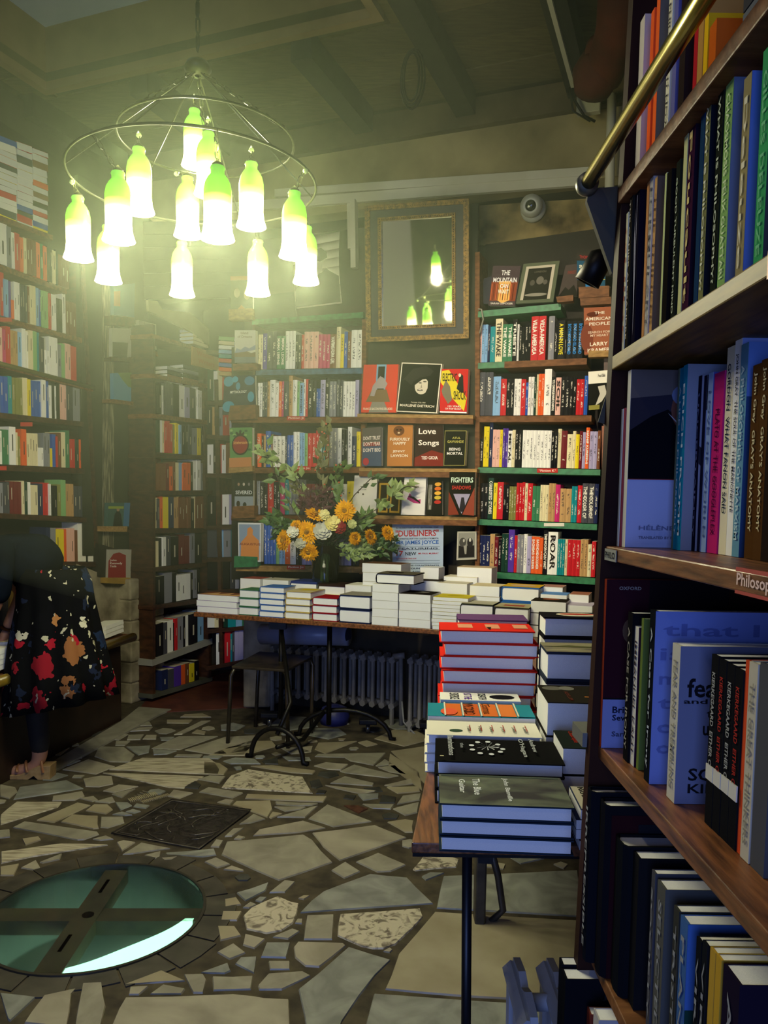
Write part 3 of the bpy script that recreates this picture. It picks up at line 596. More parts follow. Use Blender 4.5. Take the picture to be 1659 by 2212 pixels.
fb([(868, 783), (955, 786), (944, 893), (856, 889)], back, 'e6dfc8', 'black portrait book of a smiling woman under a wide hat', art=((R_, .025, .02, .975, .98, '141210'), ('p', [(.05, .62), (.3, .88), (.62, .95), (.82, .85), (.7, .72), (.5, .6), (.3, .55), (.12, .66)], '2c2a26'), ('ell', .56, .54, .17, .17, 'ccc4ae'), ('p', [(.3, .52), (.34, .62), (.5, .71), (.8, .76), (.86, .64), (.74, .7), (.56, .67), (.4, .56)], '141210'), ('p', [(.7, .7), (.8, .7), (.8, .3), (.66, .38), (.71, .5)], '141210'), ('ell', .53, .455, .07, .022, '2a1c1a'), ('ell', .53, .46, .045, .008, 'e8e0d0'), ('p', [(.555, .58), (.575, .5), (.54, .505)], '8c8474'), ('ell', .52, .6, .04, .012, '2a2622'), ('ell', .63, .63, .045, .012, '2a2622'), (T, 'MARLENE DIETRICH', .08, .11, .92, .16, 'e8e0c8'), (T, 'Portraits 1926-1960', .35, .19, .7, .215, 'c8c0a8')), off=-.06, th=.025)
fb([(952, 797), (1012, 797), (1008, 893), (950, 891)], back, 'c81e22', 'red and yellow book Electric Shock with dancing figures', art=((R_, .0, .0, 1, .03, 'eee'*2), ('p', [(.05, .95), (.3, .98), (.98, .35), (.9, .05), (.5, .3), (.0, .7)], 'dcc82c'), ('p', [(.6, .55), (.72, .9), (.82, .85), (.86, .5), (.8, .45)], '1c1a1a'), ('ell', .7, .86, .05, .04, 'd8c8b0'), ('p', [(.05, .5), (.2, .75), (.36, .6), (.45, .3), (.3, .2), (.1, .4)], '77705c'), (T, 'ELECTRIC', .08, .72, .6, .9, '141210'), (T, 'SHOCK', .5, .3, .95, .5, '141210'), (T, '125 YEARS', .3, .13, .78, .17, 'f0e8d8'), (T, 'OF POP MUSIC', .2, .07, .8, .11, 'f0e8d8')), off=-.05, th=.035)
fb([(783, 925), (824, 922), (824, 1007), (782, 1007)], back, '44506a', 'grey and blue book with bold Dont Trust Dont Fear Dont Beg title', art=((R_, 0, .62, 1, 1, '5b5450'), (R_, .08, .52, .94, .62, '8a2c2c'), (T, "DON'T TRUST", .06, .68, .95, .78, 'e8ded0'), (T, "DON'T FEAR", .06, .53, .95, .63, 'e8ded0'), (T, "DON'T BEG", .06, .37, .95, .47, 'e8ded0'), ('ell', .2, .12, .16, .1, 'a82c3c')), off=-.045, th=.03)
fb([(838, 918), (892, 918), (890, 1007), (836, 1007)], back, 'b5763c', 'orange-brown book Furiously Happy with a grinning raccoon', art=(('ell', .45, .86, .22, .12, '6a3e24'), ('ell', .38, .88, .04, .02, '1c140e'), ('ell', .52, .88, .04, .02, '1c140e'), ('ell', .45, .81, .05, .02, 'e0c8a0'), (T, 'FURIOUSLY', .1, .62, .9, .69, 'f2e6d0'), (T, 'HAPPY', .25, .52, .75, .59, 'f2e6d0'), (T, 'JENNY', .22, .32, .72, .39, 'f2e6d0'), (T, 'LAWSON', .15, .22, .83, .29, 'f2e6d0')), off=-.045, th=.025)
fb([(898, 916), (957, 916), (957, 1007), (895, 1007)], back, '33201e', 'dark brown book Love Songs with slanting white script title', art=(('p', [(0, 0), (1, 0), (1, .3), (.6, .38), (.2, .26), (0, .2)], '7a2620'), (T, 'Love', .12, .76, .75, .9, 'efe8da'), (T, 'Songs', .12, .46, .86, .62, 'efe8da'), (T, 'TED GIOIA', .24, .16, .82, .24, 'f4ecdc')), off=-.045, th=.02)
fb([(961, 930), (1008, 930), (1004, 1006), (958, 1006)], back, '8a8448', 'black book Being Mortal with thin green border and thick cream pages', art=((R_, .03, .02, .97, .98, '181713'), (T, 'ATUL', .36, .76, .74, .82, 'b8b25a'), (T, 'GAWANDE', .14, .65, .9, .72, 'b8b25a'), (T, 'BEING', .24, .43, .76, .51, 'efece0'), (T, 'MORTAL', .14, .31, .88, .39, 'efece0')), off=-.045, th=.04)
fb([(766, 1027), (815, 1028), (812, 1111), (760, 1109)], back, 'd6d2c6', 'plain white paperback with small print behind the sunflower', art=((T, 'A ROOM', .2, .62, .55, .65, '8a8680'), (R_, .5, .04, .8, .06, '9a968c')), off=-.045, th=.03)
fb([(817, 1040), (869, 1040), (865, 1112), (813, 1110)], back, '241b10', 'dark book with golden double frame on its cover', art=((R_, .06, .05, .46, .95, 'a8842c'), (R_, .13, .11, .4, .89, '241b10'), (R_, .54, .05, .95, .95, 'a8842c'), (R_, .6, .11, .89, .89, '241b10')), off=-.045, th=.02)
fb([(874, 1031), (921, 1030), (917, 1113), (866, 1112)], back, 'dcd9d2', 'white paperback with a magenta and black shoe drawing', art=(('p', [(.2, .42), (.3, .58), (.4, .5), (.62, .4), (.8, .42), (.8, .3), (.5, .32)], 'b02a72'), ('p', [(.22, .5), (.42, .44), (.8, .3), (.76, .36), (.5, .48)], '201a1c')), off=-.045, th=.03)
fb([(924, 1040), (955, 1038), (955, 1113), (919, 1112)], back, '191613', 'black paperback Walden with orange leaf shapes', art=tuple(('ell', .72, .9-.13*i, .22, .055, ('d8a03a', 'cf6a28', 'e0aa3c', 'c8b040', 'b03028')[i]) for i in range(5))+((T, 'WALDEN', .1, .15, .35, .9, 'a8a494'),), off=-.045, th=.03)
fb([(971, 1020), (1026, 1020), (1024, 1114), (968, 1113)], back, '14120f', 'book Fighters in the Shadows with green and red title at the ledge end', art=(('p', [(0, .0), (.0, .55), (.42, .02)], '7c3424'), ('p', [(1, .0), (1, .65), (.55, .02)], '8a4030'), ('p', [(.18, .5), (.84, .5), (.52, .04)], '9a94ac'), ('p', [(.42, .1), (.5, .42), (.6, .42), (.66, .2), (.54, .08)], '28242c'), (T, 'FIGHTERS', .08, .76, .94, .88, 'cfe6cc'), (T, 'SHADOWS', .12, .6, .86, .69, 'b8322c')), off=-.10, th=.045)
# paper poster between ledges and table
po = [back(x, y, -.02) for x, y in ((848, 1238), (957, 1238), (958, 1132), (847, 1132))]
pst = MB().prism(po, N*.002).build('theatre_style_poster', flat('a9b8cc', .7)); tag(pst, 'pale blue letterpress poster for Dubliners hanging under the lowest ledge', 'poster')
pf = lambda u0, v0, u1, v1: (lambda x, y: (po[0]+(po[1]-po[0])*(u0+(u1-u0)*x)+(po[3]-po[0])*(v0+(v1-v0)*y)-N*.0012))
for s, u0, v0, u1, v1, c in (('IN CELEBRATION OF ITS CENTENNIAL YEAR', .08, .9, .92, .93, '2c3240'), ('"DUBLINERS"', .07, .74, .92, .87, 'a82c30'), ('THE UNFORGETTABLE SHORT STORY COLLECTION OF THE IMMORTAL', .08, .68, .92, .71, '2c3240'), ('MR JAMES JOYCE', .08, .56, .92, .66, '2c5ca8'), ('FEATURING', .12, .48, .9, .515, '2c3240'), ('17', .08, .35, .22, .45, 'a82c30'), ('NEW', .26, .36, .48, .43, '1c2028'), ('MR PAUL MURRAY', .52, .38, .92, .41, 'a82c30'), ('ILLUSTRATIONS BY MR STEPHEN CROWE', .08, .28, .48, .31, 'a82c30'), ('THE SISTERS COUNTERPARTS', .08, .14, .92, .17, '2c3240'), ('AN ENCOUNTER CLAY', .08, .08, .9, .11, '2c3240'), ('A PAINFUL CASE', .4, .02, .85, .05, '2c3240')):
    text(s, pf(u0, v0, u1, v1), c, pst)
mb = MB()
for v0 in (.53, .47, .25, .2): mb.slab(po[0]+(po[1]-po[0])*.06+(po[3]-po[0])*v0-N*.0012, (po[1]-po[0])*.88, N*.001, UP*.0015)
mb.build('printed_rule', flat('2c3240'), pst)
face_book([(988, 1148), (1029, 1148), (1029, 1208), (986, 1210)], back, 'b9b5a4', 'small framed black and white photograph of two seated people beside the poster', art=((R_, .06, .05, .94, .95, '8a897f'), (R_, .1, .08, .9, .5, '2a2826'), ('ell', .3, .62, .18, .16, '4a4844'), ('ell', .68, .6, .15, .18, '302e2c'), ('ell', .68, .7, .06, .07, 'c0bcb0'), ('ell', .36, .68, .05, .06, 'b0aca0'), ('p', [(.35, .5), (.42, .2), (.5, .2), (.52, .5)], '98958a')), th=.01, name='framed_photo', cat='picture', pages=False, off=-.02)
# face-out column on the left edge
def blk(pc, m, label, off=-.035, d=.03, name='book_ledge'):
    tl, tr, br, bl = [back(x, y, off) for x, y in pc]; o = MB().prism([bl, br, tr, tl], N*.05).build(name, m); return tag(o, label, 'shelf ledge')
fb([(507, 713), (552, 713), (552, 784), (507, 784)], back, 'c9c6bc', 'pale book Island of Dreams with blue-grey waves', art=((R_, 0, 0, 1, .18, '6c7078'), ('p', [(0, .18), (0, .3), (.5, .38), (.8, .3), (1, .34), (1, .18)], '77604c'), ('p', [(0, .3), (.1, .45), (.3, .4), (.5, .5), (.7, .44), (1, .55), (1, .4), (.5, .34)], '8a90a8'), (T, 'Island', .3, .87, .66, .95, '8c7f68'), (T, 'of Dreams', .15, .76, .85, .84, '8c7f68')), off=-.02, th=.03)
fb([(485, 812), (551, 810), (553, 890), (480, 896)], back, '17203a', 'dark blue and turquoise book Mythology on a wooden ledge', art=(('ell', .15, .85, .16, .13, '2f8aa8'), ('ell', .36, .9, .1, .08, '3a9ab4'), ('ell', .82, .85, .16, .12, '2c6f98'), ('ell', .46, .72, .07, .1, '2c7aa0'), ('ell', .86, .42, .1, .14, '2f8aa8'), ('ell', .18, .2, .18, .14, '2f88a4'), ('ell', .62, .14, .1, .07, '2c7aa0'), ('ell', .9, .08, .1, .06, '2f8aa8'), (T, 'MYTHOLOGY', .22, .53, .74, .6, 'e8e8e0')), off=-.03, th=.02)
fb([(496, 924), (545, 923), (545, 1008), (497, 1010)], back, '5a8a50', 'green book with a large dark red pomegranate on the cover', art=tuple(('ell', RND.uniform(.08, .92), RND.uniform(.35, .95), .07, .03, ('86b06a', '2f5a38')[i % 2]) for i in range(26))+(('ell', .5, .56, .38, .26, '1e1a14'), ('p', [(.36, .76), (.3, .9), (.44, .84), (.5, .95), (.56, .84), (.68, .9), (.64, .76)], '1e1a14'), ('ell', .5, .56, .33, .22, '8e1c26'), (T, 'Scheherazade', .2, .58, .82, .66, 'e0a060'), (R_, 0, 0, 1, .24, 'bf7c4c')), off=-.03, th=.03)
fb([(507, 1037), (547, 1037), (547, 1094), (507, 1094)], back, '27282a', 'dark book Severed with three small heads at its top', art=((R_, 0, 0, 1, .38, '8d959c'), ('ell', .22, .84, .06, .06, '9a7c68'), ('ell', .5, .84, .06, .06, 'c0b4a4'), ('ell', .78, .84, .06, .06, '7a7474'), (T, 'SEVERED', .06, .46, .95, .6, 'dde0dc'), ('ell', .2, .1, .1, .12, '30241e'), ('ell', .55, .06, .1, .1, '1c1a1c')), off=-.03, th=.02)
fb([(514, 1129), (564, 1130), (563, 1214), (515, 1212)], back, 'd9dadb', 'white-framed book Augustus with an orange torso on light blue', art=((R_, .05, .04, .95, .96, '8a9cb4'), ('p', [(.1, .04), (.14, .5), (.4, .68), (.42, .86), (.55, .9), (.66, .82), (.64, .7), (.78, .62), (.92, .55), (.92, .04)], 'd88c4c'), (T, 'AUGUSTUS', .06, .42, .98, .48, '8a3c2c')), off=-.03, th=.035)
for pc, m, l in (([(503, 786), (556, 785), (556, 799), (503, 801)], WOODM, 'brown wooden ledge under the Island of Dreams book'), ([(497, 876), (552, 874), (552, 905), (492, 908)], WOODM, 'reddish wooden ledge in front of the Mythology book'), ([(494, 1008), (545, 1006), (545, 1018), (494, 1022)], WOODL, 'pale ledge under the pomegranate book'),
                 ([(503, 1094), (549, 1092), (549, 1118), (500, 1120)], WOODM, 'two-step wooden ledge under the Severed book'), ([(506, 1201), (556, 1203), (556, 1224), (505, 1226)], GREENP, 'rounded dark green painted ledge under the Augustus book'), ([(494, 668), (545, 666), (545, 690), (494, 692)], WOODL, 'pale wooden block ledge at the end of the top green shelf')):
    blk(pc, m, l)
fb([(498, 597), (545, 596), (546, 668), (498, 670)], back, '4b4a34', 'hazy dark book with pale shapes on the topmost block ledge', art=((R_, 0, .88, 1, 1, 'a06038'), ('ell', .3, .5, .14, .14, 'a89c7c'), ('ell', .75, .45, .14, .16, 'b0a484'), ('p', [(.3, 0), (.5, .14), (.7, 0)], 'b0804c')), off=-.03, th=.02)
fb([(548, 640), (635, 630), (640, 684), (550, 690)], back, '1f2a20', 'large dark green board leaning on the green shelf left of the portrait', art=(), th=.015, off=-.01, pages=False, name='dark_board', cat='board')
# curled portrait poster
pt = [back(x, y, o_) for x, y, o_ in ((640, 667, -.04), (739, 655, -.05), (734, 500, .03), (636, 520, .03))]
pr = MB(); n_ = 8; Q = []
for i in range(n_+1):
    t_ = i/n_; cv = -N*.03*math.sin(t_*math.pi); Q.append((pt[0]*(1-t_)+pt[3]*t_+cv, pt[1]*(1-t_)+pt[2]*t_+cv))
for i in range(n_): pr.poly([Q[i][0], Q[i][1], Q[i+1][1], Q[i+1][0]])
pr.v = pr.v
po2 = pr.build('portrait_poster', flat('b9b8a4', .35), smooth=True); tag(po2, 'large curled black and white portrait poster of a person in a dark hat', 'poster')
sm = po2.modifiers.new('s', 'SOLIDIFY'); sm.thickness = .0015
def qb(u, v, k=1):
    i = min(n_-1, int(v*n_)); f_ = v*n_-i; a = Q[i][0]*(1-f_)+Q[i+1][0]*f_; b = Q[i][1]*(1-f_)+Q[i+1][1]*f_; return a*(1-u)+b*u-N*(.003+.001*k)
def sil(L, col, k=1):
    vs = [(u, v) for u, v in L]; mb = MB(); c = (sum(u for u, v in L)/len(L), sum(v for u, v in L)/len(L)); n = len(L)
    for i in range(n): 
        a, b = L[i], L[(i+1) % n]; m1 = ((a[0]+c[0])/2, (a[1]+c[1])/2); m2 = ((b[0]+c[0])/2, (b[1]+c[1])/2)
        mb.poly([qb(*c, k), qb(*m1, k), qb(*m2, k)]); mb.poly([qb(*m1, k), qb(*a, k), qb(*b, k), qb(*m2, k)])
    mb.build('portrait_print', flat(col, .5), po2)
sil([(.0, .02), (.04, .26), (.16, .38), (.4, .44), (.62, .44), (.72, .5), (.8, .45), (.99, .36), (.98, .02), (.5, .02)], '3e3d36'); sil([(.34, .42), (.3, .56), (.36, .66), (.56, .68), (.66, .6), (.64, .46), (.5, .4)], '99978a'); sil([(.22, .64), (.3, .7), (.4, .8), (.62, .8), (.74, .72), (.76, .64), (.6, .6), (.4, .66)], '33322c', 2)
# mirror, hung leaning out from the wall
mc = [back(777, 446, -.02), back(1014, 429, -.06), back(1014, 731, 0), back(793, 739, 0)]
mtl, mtr, mbr, mbl = back(790, 446, -.18), back(1014, 430, -.13), back(1014, 731, -.0), back(793, 739, -.05)
mn = (mbr-mbl).cross(mtl-mbl).normalized()
if mn.dot(EYE-mbl) < 0: mn = -mn
mi = lambda u, v, k=0: (mbl*(1-u)+mbr*u)*(1-v)+(mtl*(1-u)+mtr*u)*v+mn*k
MR = thing('mirror', 'rectangular mirror in a wide black and gilt beaded frame hanging tilted forward', 'mirror', mi(.5, 0))
GILT = mat('worn_gilt', '4c3818', .45, '86682c', 60, metal=.5, bump=.3); BLKF = mat('black_frame_wood', '1b1916', .5, '28251f', 20)
def fring(u0, v0, w, k0, k1, m, nm):
    w2 = w*.72; mb = MB()
    o = [(u0, v0), (1-u0, v0), (1-u0, 1-v0), (u0, 1-v0)]; i_ = [(u0+w, v0+w2), (1-u0-w, v0+w2), (1-u0-w, 1-v0-w2), (u0+w, 1-v0-w2)]
    for j in range(4):
        a, b, c, d = o[j], o[(j+1) % 4], i_[(j+1) % 4], i_[j]; mb.hexa([mi(*a, k0), mi(*b, k0), mi(*c, k0), mi(*d, k0), mi(*a, k1), mi(*b, k1), mi(*c, k1), mi(*d, k1)])
    return mb.build(nm, m, MR)
f1 = fring(0, 0, .05, -.02, .022, GILT, 'outer_gilt_frame'); fring(.05, .036, .075, -.02, .012, BLKF, 'black_frame'); f2 = fring(.125, .09, .035, -.02, .02, GILT, 'inner_gilt_frame')
def beads(par, uu, vv, r, step):
    mb = MB(); cs = [(uu, vv), (1-uu, vv), (1-uu, 1-vv), (uu, 1-vv)]
    for j in range(4):
        a = mi(*cs[j], .02); b = mi(*cs[(j+1) % 4], .02); n = int((b-a).length/step)
        for i in range(n): mb.lathe(a+(b-a)*(i/n), [(r*.3, r*.9), (r, 0)], 5, axis=mn, cap=False)
    o = mb.build('beading', BLKF, par); o['kind'] = 'stuff'
beads(f1, .028, .02, .004, .013); beads(f2, .145, .104, .0035, .013)
mm = bpy.data.materials.new('mirror_silver'); mm.use_nodes = True; b_ = mm.node_tree.nodes['Principled BSDF']; b_.inputs['Metallic'].default_value = 1; b_.inputs['Roughness'].default_value = .03; b_.inputs['Base Color'].default_value = (.72, .72, .62, 1)
MB().prism([mi(.155, .11, .0), mi(.845, .11, .0), mi(.845, .89, .0), mi(.155, .89, .0)], mn*.003).build('mirror_glass', mm, MR)
# dome camera
dc = back(1148, 445, .16); dm = thing('dome_camera', 'round white dome security camera on the bare stone beside the mirror', 'camera', dc); axd = (EYE+V((-.5, 0, .3))-dc).normalized(); DW = mat('camera_white', 'aaa99c', .35)
MB().lathe(dc+N*.07, [(.075, 0), (.075, .02), (.06, .04)], 28, axis=-N).build('mount', DW, dm, smooth=True)
prof = [(.066*math.sin(a*math.pi/20), -.066*math.cos(a*math.pi/20)) for a in range(1, 17)]; MB().lathe(dc, prof+[(.032, .052), (.030, .05)], 28, axis=axd).build('housing', DW, dm, smooth=True)
MB().lathe(dc, [(.031, .045), (.031, .056), (.02, .06), (.001, .062)], 20, axis=axd).build('lens', mat('lens_dark', '20201a', .1), dm, smooth=True)
# top shelf items on the right
fb([(1065, 574), (1125, 574), (1112, 661), (1055, 660)], back, '4a3a40', 'glossy book The Mountain Can Wait with white title over orange trunks', art=((R_, .02, .12, .98, .6, '8a4028'), ('p', [(.3, .14), (.3, .62), (.72, .62), (.76, .14), (.5, .06)], 'eeb860'))+tuple((R_, .04+.09*i, .14, .065+.09*i, .55, ('c8643a', '5a241c')[i % 2]) for i in range(10))+((T, 'THE', .35, .76, .66, .88, 'f4f2ec'), (T, 'MOUNTAIN', .08, .58, .94, .7, 'f4f2ec'), (T, 'CAN', .36, .44, .66, .54, 'f4f2ec'), (T, 'WAIT', .3, .3, .7, .4, 'f8f4e4'), (T, 'SARAH LEIPCIGER', .08, .03, .92, .075, 'e8e0d0')), off=.04, th=.03)
face_book([(1131, 570), (1209, 563), (1195, 652), (1114, 656)], back, '59604c', 'grey-green framed black and white group photograph on the green shelf', art=((R_, .1, .08, .9, .92, 'b8b09c'), (R_, .18, .08, .82, .86, '25231f'), ('ell', .55, .55, .1, .1, '6a665c'), ('ell', .35, .5, .07, .07, '504c44'), ('ell', .7, .5, .06, .06, '5a564e'), ('ell', .5, .2, .3, .04, '8a8678'), (T, 'LONDON', .36, .74, .68, .79, '5c584c')), th=.018, name='framed_photo', cat='picture', pages=False, off=.05)
fb([(1045, 602), (1065, 595), (1058, 656), (1038, 656)], back, '3c3a44', 'dark rounded book behind The Mountain on the green shelf', art=(), off=.09, th=.02)
fb([(1222, 573), (1247, 570), (1247, 640), (1206, 640)], back, '4a403e', 'dim grey book Everest leaning beside the framed photograph', art=((T, 'EVEREST', .3, .7, .9, .8, '8a4038'), ('p', [(.0, .0), (.3, .3), (.5, .2), (.8, .36), (1, .1), (1, 0)], '25221f')), off=.05, th=.02)
fb([(1246, 546), (1308, 550), (1307, 620), (1247, 622)], back, '25506a', 'teal and blue book A Family Madness on stacked wooden blocks', art=((R_, 0, .78, 1, 1, '34302c'), (T, 'THOMAS K', .1, .84, .6, .93, 'a02c30'), (R_, .3, 0, .7, .22, '2f78b0'), (R_, 0, .0, .3, .22, '2c2420'), (R_, .7, .22, 1, .24, 'd8c85c'), (T, 'a family', .08, .52, .94, .7, 'ddd6bc'), (T, 'madness', .08, .28, .94, .46, 'ddd6bc')), off=-.03, th=.03)
for pc, m, l in (([(1250, 620), (1316, 617), (1316, 640), (1250, 644)], WOODM, 'brown block holding up the Family Madness book'), ([(1253, 644), (1320, 641), (1320, 656), (1254, 660)], WOODM, 'thinner lower block under the Family Madness book'), ([(1201, 641), (1238, 637), (1238, 650), (1204, 653)], WOODM, 'small tilted wooden block in front of the Everest book'), ([(1271, 757), (1322, 757), (1322, 770), (1271, 772)], WOODL, 'pale block ledge under The American People')):
    blk(pc, m, l, off=-.045)
fb([(1261, 665), (1326, 662), (1324, 762), (1262, 766)], back, '9a5a40', 'brown face-cover book The American People', art=(('ell', .1, .35, .22, .3, '7a4030'), ('ell', .3, .85, .2, .05, '5a2c20'), (T, 'THE', .36, .85, .7, .91, 'e8dcc8'), (T, 'AMERICAN', .05, .72, .96, .79, 'e8dcc8'), (T, 'PEOPLE', .18, .61, .88, .68, 'e8dcc8'), (T, 'SEARCH FOR', .14, .44, .9, .49, 'e0c8b0'), (T, 'MY HEART', .22, .37, .84, .42, 'e0c8b0'), (T, 'LARRY', .2, .17, .82, .25, 'f0e4d0'), (T, 'KRAMER', .12, .04, .9, .12, 'f0e4d0')), off=-.04, th=.04)
fb([(1271, 803), (1324, 799), (1318, 882), (1272, 886)], back, '1a1a18', 'white and black paperback with a curled figure drawing at the shelf end', art=((R_, 0, .68, 1, 1, 'e6e2d4'), ('p', [(.3, .1), (.5, .4), (.4, .6), (.7, .62), (.8, .4), (.6, .2)], 'c0bcae'), (T, 'Franz Kafka', .4, .84, .7, .92, '403c34'), (R_, 0, 0, .5, .12, '8a8440')), off=-.03, th=.025)
# framed niche edge of wood left of the right bookcase, brown leaning board, white ladder board
lb = MB().prism([back(1284, 1372, -.12), back(1293, 1372, -.12), back(1312, 1040, -.02), back(1299, 1038, -.02)], N*.03).build('leaning_board', mat('grey_white_board', '8d8c88', .6, '9d9c96', 4)); tag(lb, 'tall narrow grey-white board leaning at the right end of the bookcase', 'board')
# ================================================================ left wall: bookcase over the counter
LI = -U
LC = thing('bookcase', 'tall dark brown bookcase on the left wall above the book counter', 'bookcase', left(90, 1215))
def lshelf(p0, p1, th, m, d=.16): return shelf(LC, left, p0, p1, th, d, m, inward=LI)
for i, (y0, y1) in enumerate(((465-30*.0, 508), (571, 624), (683, 730), (784, 837), (891, 911), (1004, 1013), (1108, 1118))):
    x1 = (113, 143, 176, 200, 180, 182, 186)[i]; x0 = -60; ya = y0-(y1-y0)/x1*60
    lshelf((x0, ya), (x1, y1), .03 if i != 3 else .025, WOODM if i < 4 else WOOD)
lshelf((-60, 1213), (206, 1214), .03, WOOD)
A = left(-70, 783-16, -.012); B = left(203, 838, -.012); MB().tube([A, B], .013, 8).build('shelf_nosing', mat('olive_brass_nosing', '6a6030', .4, metal=.5), LC, smooth=True)
upright(LC, left, (208, 1225), (176, 560), .03, .17, WOOD, inward=LI, side=N); a = left(-70, 1225, .17); MB().slab(a, left(208, 1225, .17)-a, LI*.01, UP*2.6).build('back_panel', mat('case_back_dark'), LC)
for x0, y0, s in ((0, 682, ''), (44, 908, ''), (-12, 1003, '')): shelf_tag(LC, left, x0, y0+4, x0+26, y0+13, s)
lf = lambda x, y, o=0: left(x, y, o)
W_ = lambda s: f'on the {s} shelf of the left wall bookcase'
kw = dict(inward=LI, depth=.13, mass=True)
row(lf, (-20, 562), (150, 625), 'W18h92 W19h90 A9h85 W7h76 R11h78 O8h72 C7h74 H7h76*3 O8h74 G7h74 O8h72 K6h74*2 C7h70 K5 H8h66*3', 74, W_('highest upright-book'), **kw)
row(lf, (-18, 676), (165, 727), 'A6h80*3 R8h92 L9h80 V5h78 O6h40 W6h80*2 S5h78*3 H5h78 C6h82*2 L6h80 B5h78 D5h78*3 R5h76 W5h76*2 K6h70*2 W7h84 H7h70*3', 78, W_('second highest'), **kw)
row(lf, (-18, 777), (166, 825), 'Q8h80 E8h74 P7h74 M8h72 R9h80 F5h74*3 L9h74 W8h84 W7h80 C8h88 D8h88 T5h84 S10h76 W5h50*2 W6h82*3 A8h70 D7h74 P6h76*2 R12h74', 76, W_('nosed third'), **kw)
row(lf, (-18, 889), (178, 911), 'N6h80*2 A5h82 B8h78*2 T8h80 J7h78*3 C5h80*2 Y6h78 B7h76*3 W9h80 B5h78 W3h70*2 K6h78 W4h70 K6h80 P7h76*2 S6h78*2 A9h76*2', 78, W_('fourth'), **kw)
row(lf, (-18, 1002), (179, 1012), 'S6h72*2 K6h76 W5h72 G8h75*2 W14h82 C4h70 J8h62 O11h78 C6h70*4 W6h40*2 A7h72*2 Y5h40 B8h70 R4h66 H7h74 C10h76 G8h80 R7h62*2 E6h62 O8h62', 72, W_('fifth'), **kw)
row(lf, (-18, 1108), (186, 1117), 'H9 O7h62 A8 S6*2 Q8h70*3 C5h72 E6 W6h70 C7h64*2 N10h68 R4h70*3 W4h68 K6*2 J7h68 D10h78 F5h70*3 S8h66*3', 68, W_('sixth'), **kw)
row(lf, (100, 1213), (205, 1213), 'N10 A12 Y9h70*2 O5h70 P9h72*2 H7h68 W18h84 K5h74 W14h78', 72, W_('lowest'), **kw)
# stacks lying on their side above the top shelf, up to the ceiling
for col_, (x0, w_) in enumerate(((-40, 38), (0, 40), (38, 36), (72, 34))):
    y = 465+(508-465)*(x0+30)/113-2; k = 0
    while y > 285+col_*14:
        h_ = RND.uniform(9, 17); A = left(x0, y, .01); B = left(x0+w_, y+w_*.38, .01); D = A.y
        pc = RND.choice('RKWYOBHSCAKRWS') ; t = UP*(h_*D/F*.93); e = (B-A)*RND.uniform(.88, .98)+UP*RND.uniform(-.004, .004)
        t = (t - e.normalized()*t.dot(e.normalized()))
        cw = (A+e-A)
        inn_ = RND.random() < .55
        book('soft', A+UP*.004+(LI*.13+e if inn_ else V()), t, LI*(-.13 if inn_ else .13), (-e if inn_ else e), pc, f'{CN[pc]} paperback lying flat, {nth(k)} up in the {("leftmost", "second", "third", "farthest")[col_]} pile high on the left', 'flat piles above the left bookcase')
        y -= h_; k += 1
# wall strip, posts and ledges between the bookcase and the alcove
pst_ = thing('timber_post', 'weathered grey vertical post left of the small book ledges', 'post', left(233, 1190)); MB().slab(left(224, 1195), left(246, 1195)-left(224, 1195), LI*.06, left(224, 560)-left(224, 1195)).build('post_shaft', mat('grey_flaky_wood', '4a4434', .9, '8a8468', 12, stretch=(8, 8, .6), bump=.5, contrast=(.45, .62)), pst_)
ps2 = thing('timber_post', 'flaking white-stained vertical post right of the small book ledges', 'post', left(307, 1190)); MB().slab(left(297, 1050, -.03), left(318, 1050, -.03)-left(297, 1050, -.03), LI*.06, left(297, 700, -.03)-left(297, 1050, -.03)).build('post_shaft', mat('white_flaky_wood', '3a3528', .9, 'a8a494', 9, stretch=(6, 6, .8), bump=.5, contrast=(.42, .6)), ps2)
dp = MB().slab(left(180, 1200, .01), left(345, 1200, .01)-left(180, 1200, .01), LI*.03, UP*2.4).build('panel_boards', mat('olive_black_boards', '24241a', .8, '33331f', 4, bump=.2), WL)
a = left(212, 1245, -.02); MB().slab(a, left(330, 1275, -.02)-a, LI*.05, UP*.22).build('dark_plinth_board', mat('case_back_dark'), WL)
ms = struct(MB().slab(left(170, 1500, -.01)-UP*.4, left(325, 1530, -.01)-left(170, 1500, -.01)+UP*0, LI*.1, UP*1.25).build('trim_4', STONEW))
pier = MB(); a = left(258, 1535, 0); a.z = 0; b = left(332, 1535, 0); b.z = 0; zt_ = left(300, 1245, 0).z
for i in range(6): pier.slab(a-LI*(.10+RND.uniform(0, .01))+UP*(zt_*i/6), b-a, LI*.2, UP*(zt_/6))
struct(pier.build('trim_5', STONEW, bevel=.012))
lfx = lambda x, y, o=0: left(x, y, o)
def lfb(pc, col, label, art=(), **k): return face_book(pc, lfx, col, label, art=art, off=k.pop('off', -.04), **k)
lfb([(246, 617), (291, 612), (290, 686), (246, 680)], '5f8490', 'faded blue book with an orange figure, highest on the small ledges', ((R_, .0, .3, .3, .8, 'a0705a'),), th=.03)
lfb([(243, 708), (292, 710), (286, 772), (243, 770)], 'aaa898', 'white book over a dark stained lower half on the second small ledge', ((R_, 0, 0, .72, .5, '3a352c'),), th=.03)
lfb([(245, 806), (291, 804), (289, 868), (246, 862)], '3f7fa0', 'blue map-like book with a green land shape on the small ledges', (('p', [(.2, 1), (.4, .75), (.7, .5), (1, .45), (1, 1)], '55703c'),), th=.03)
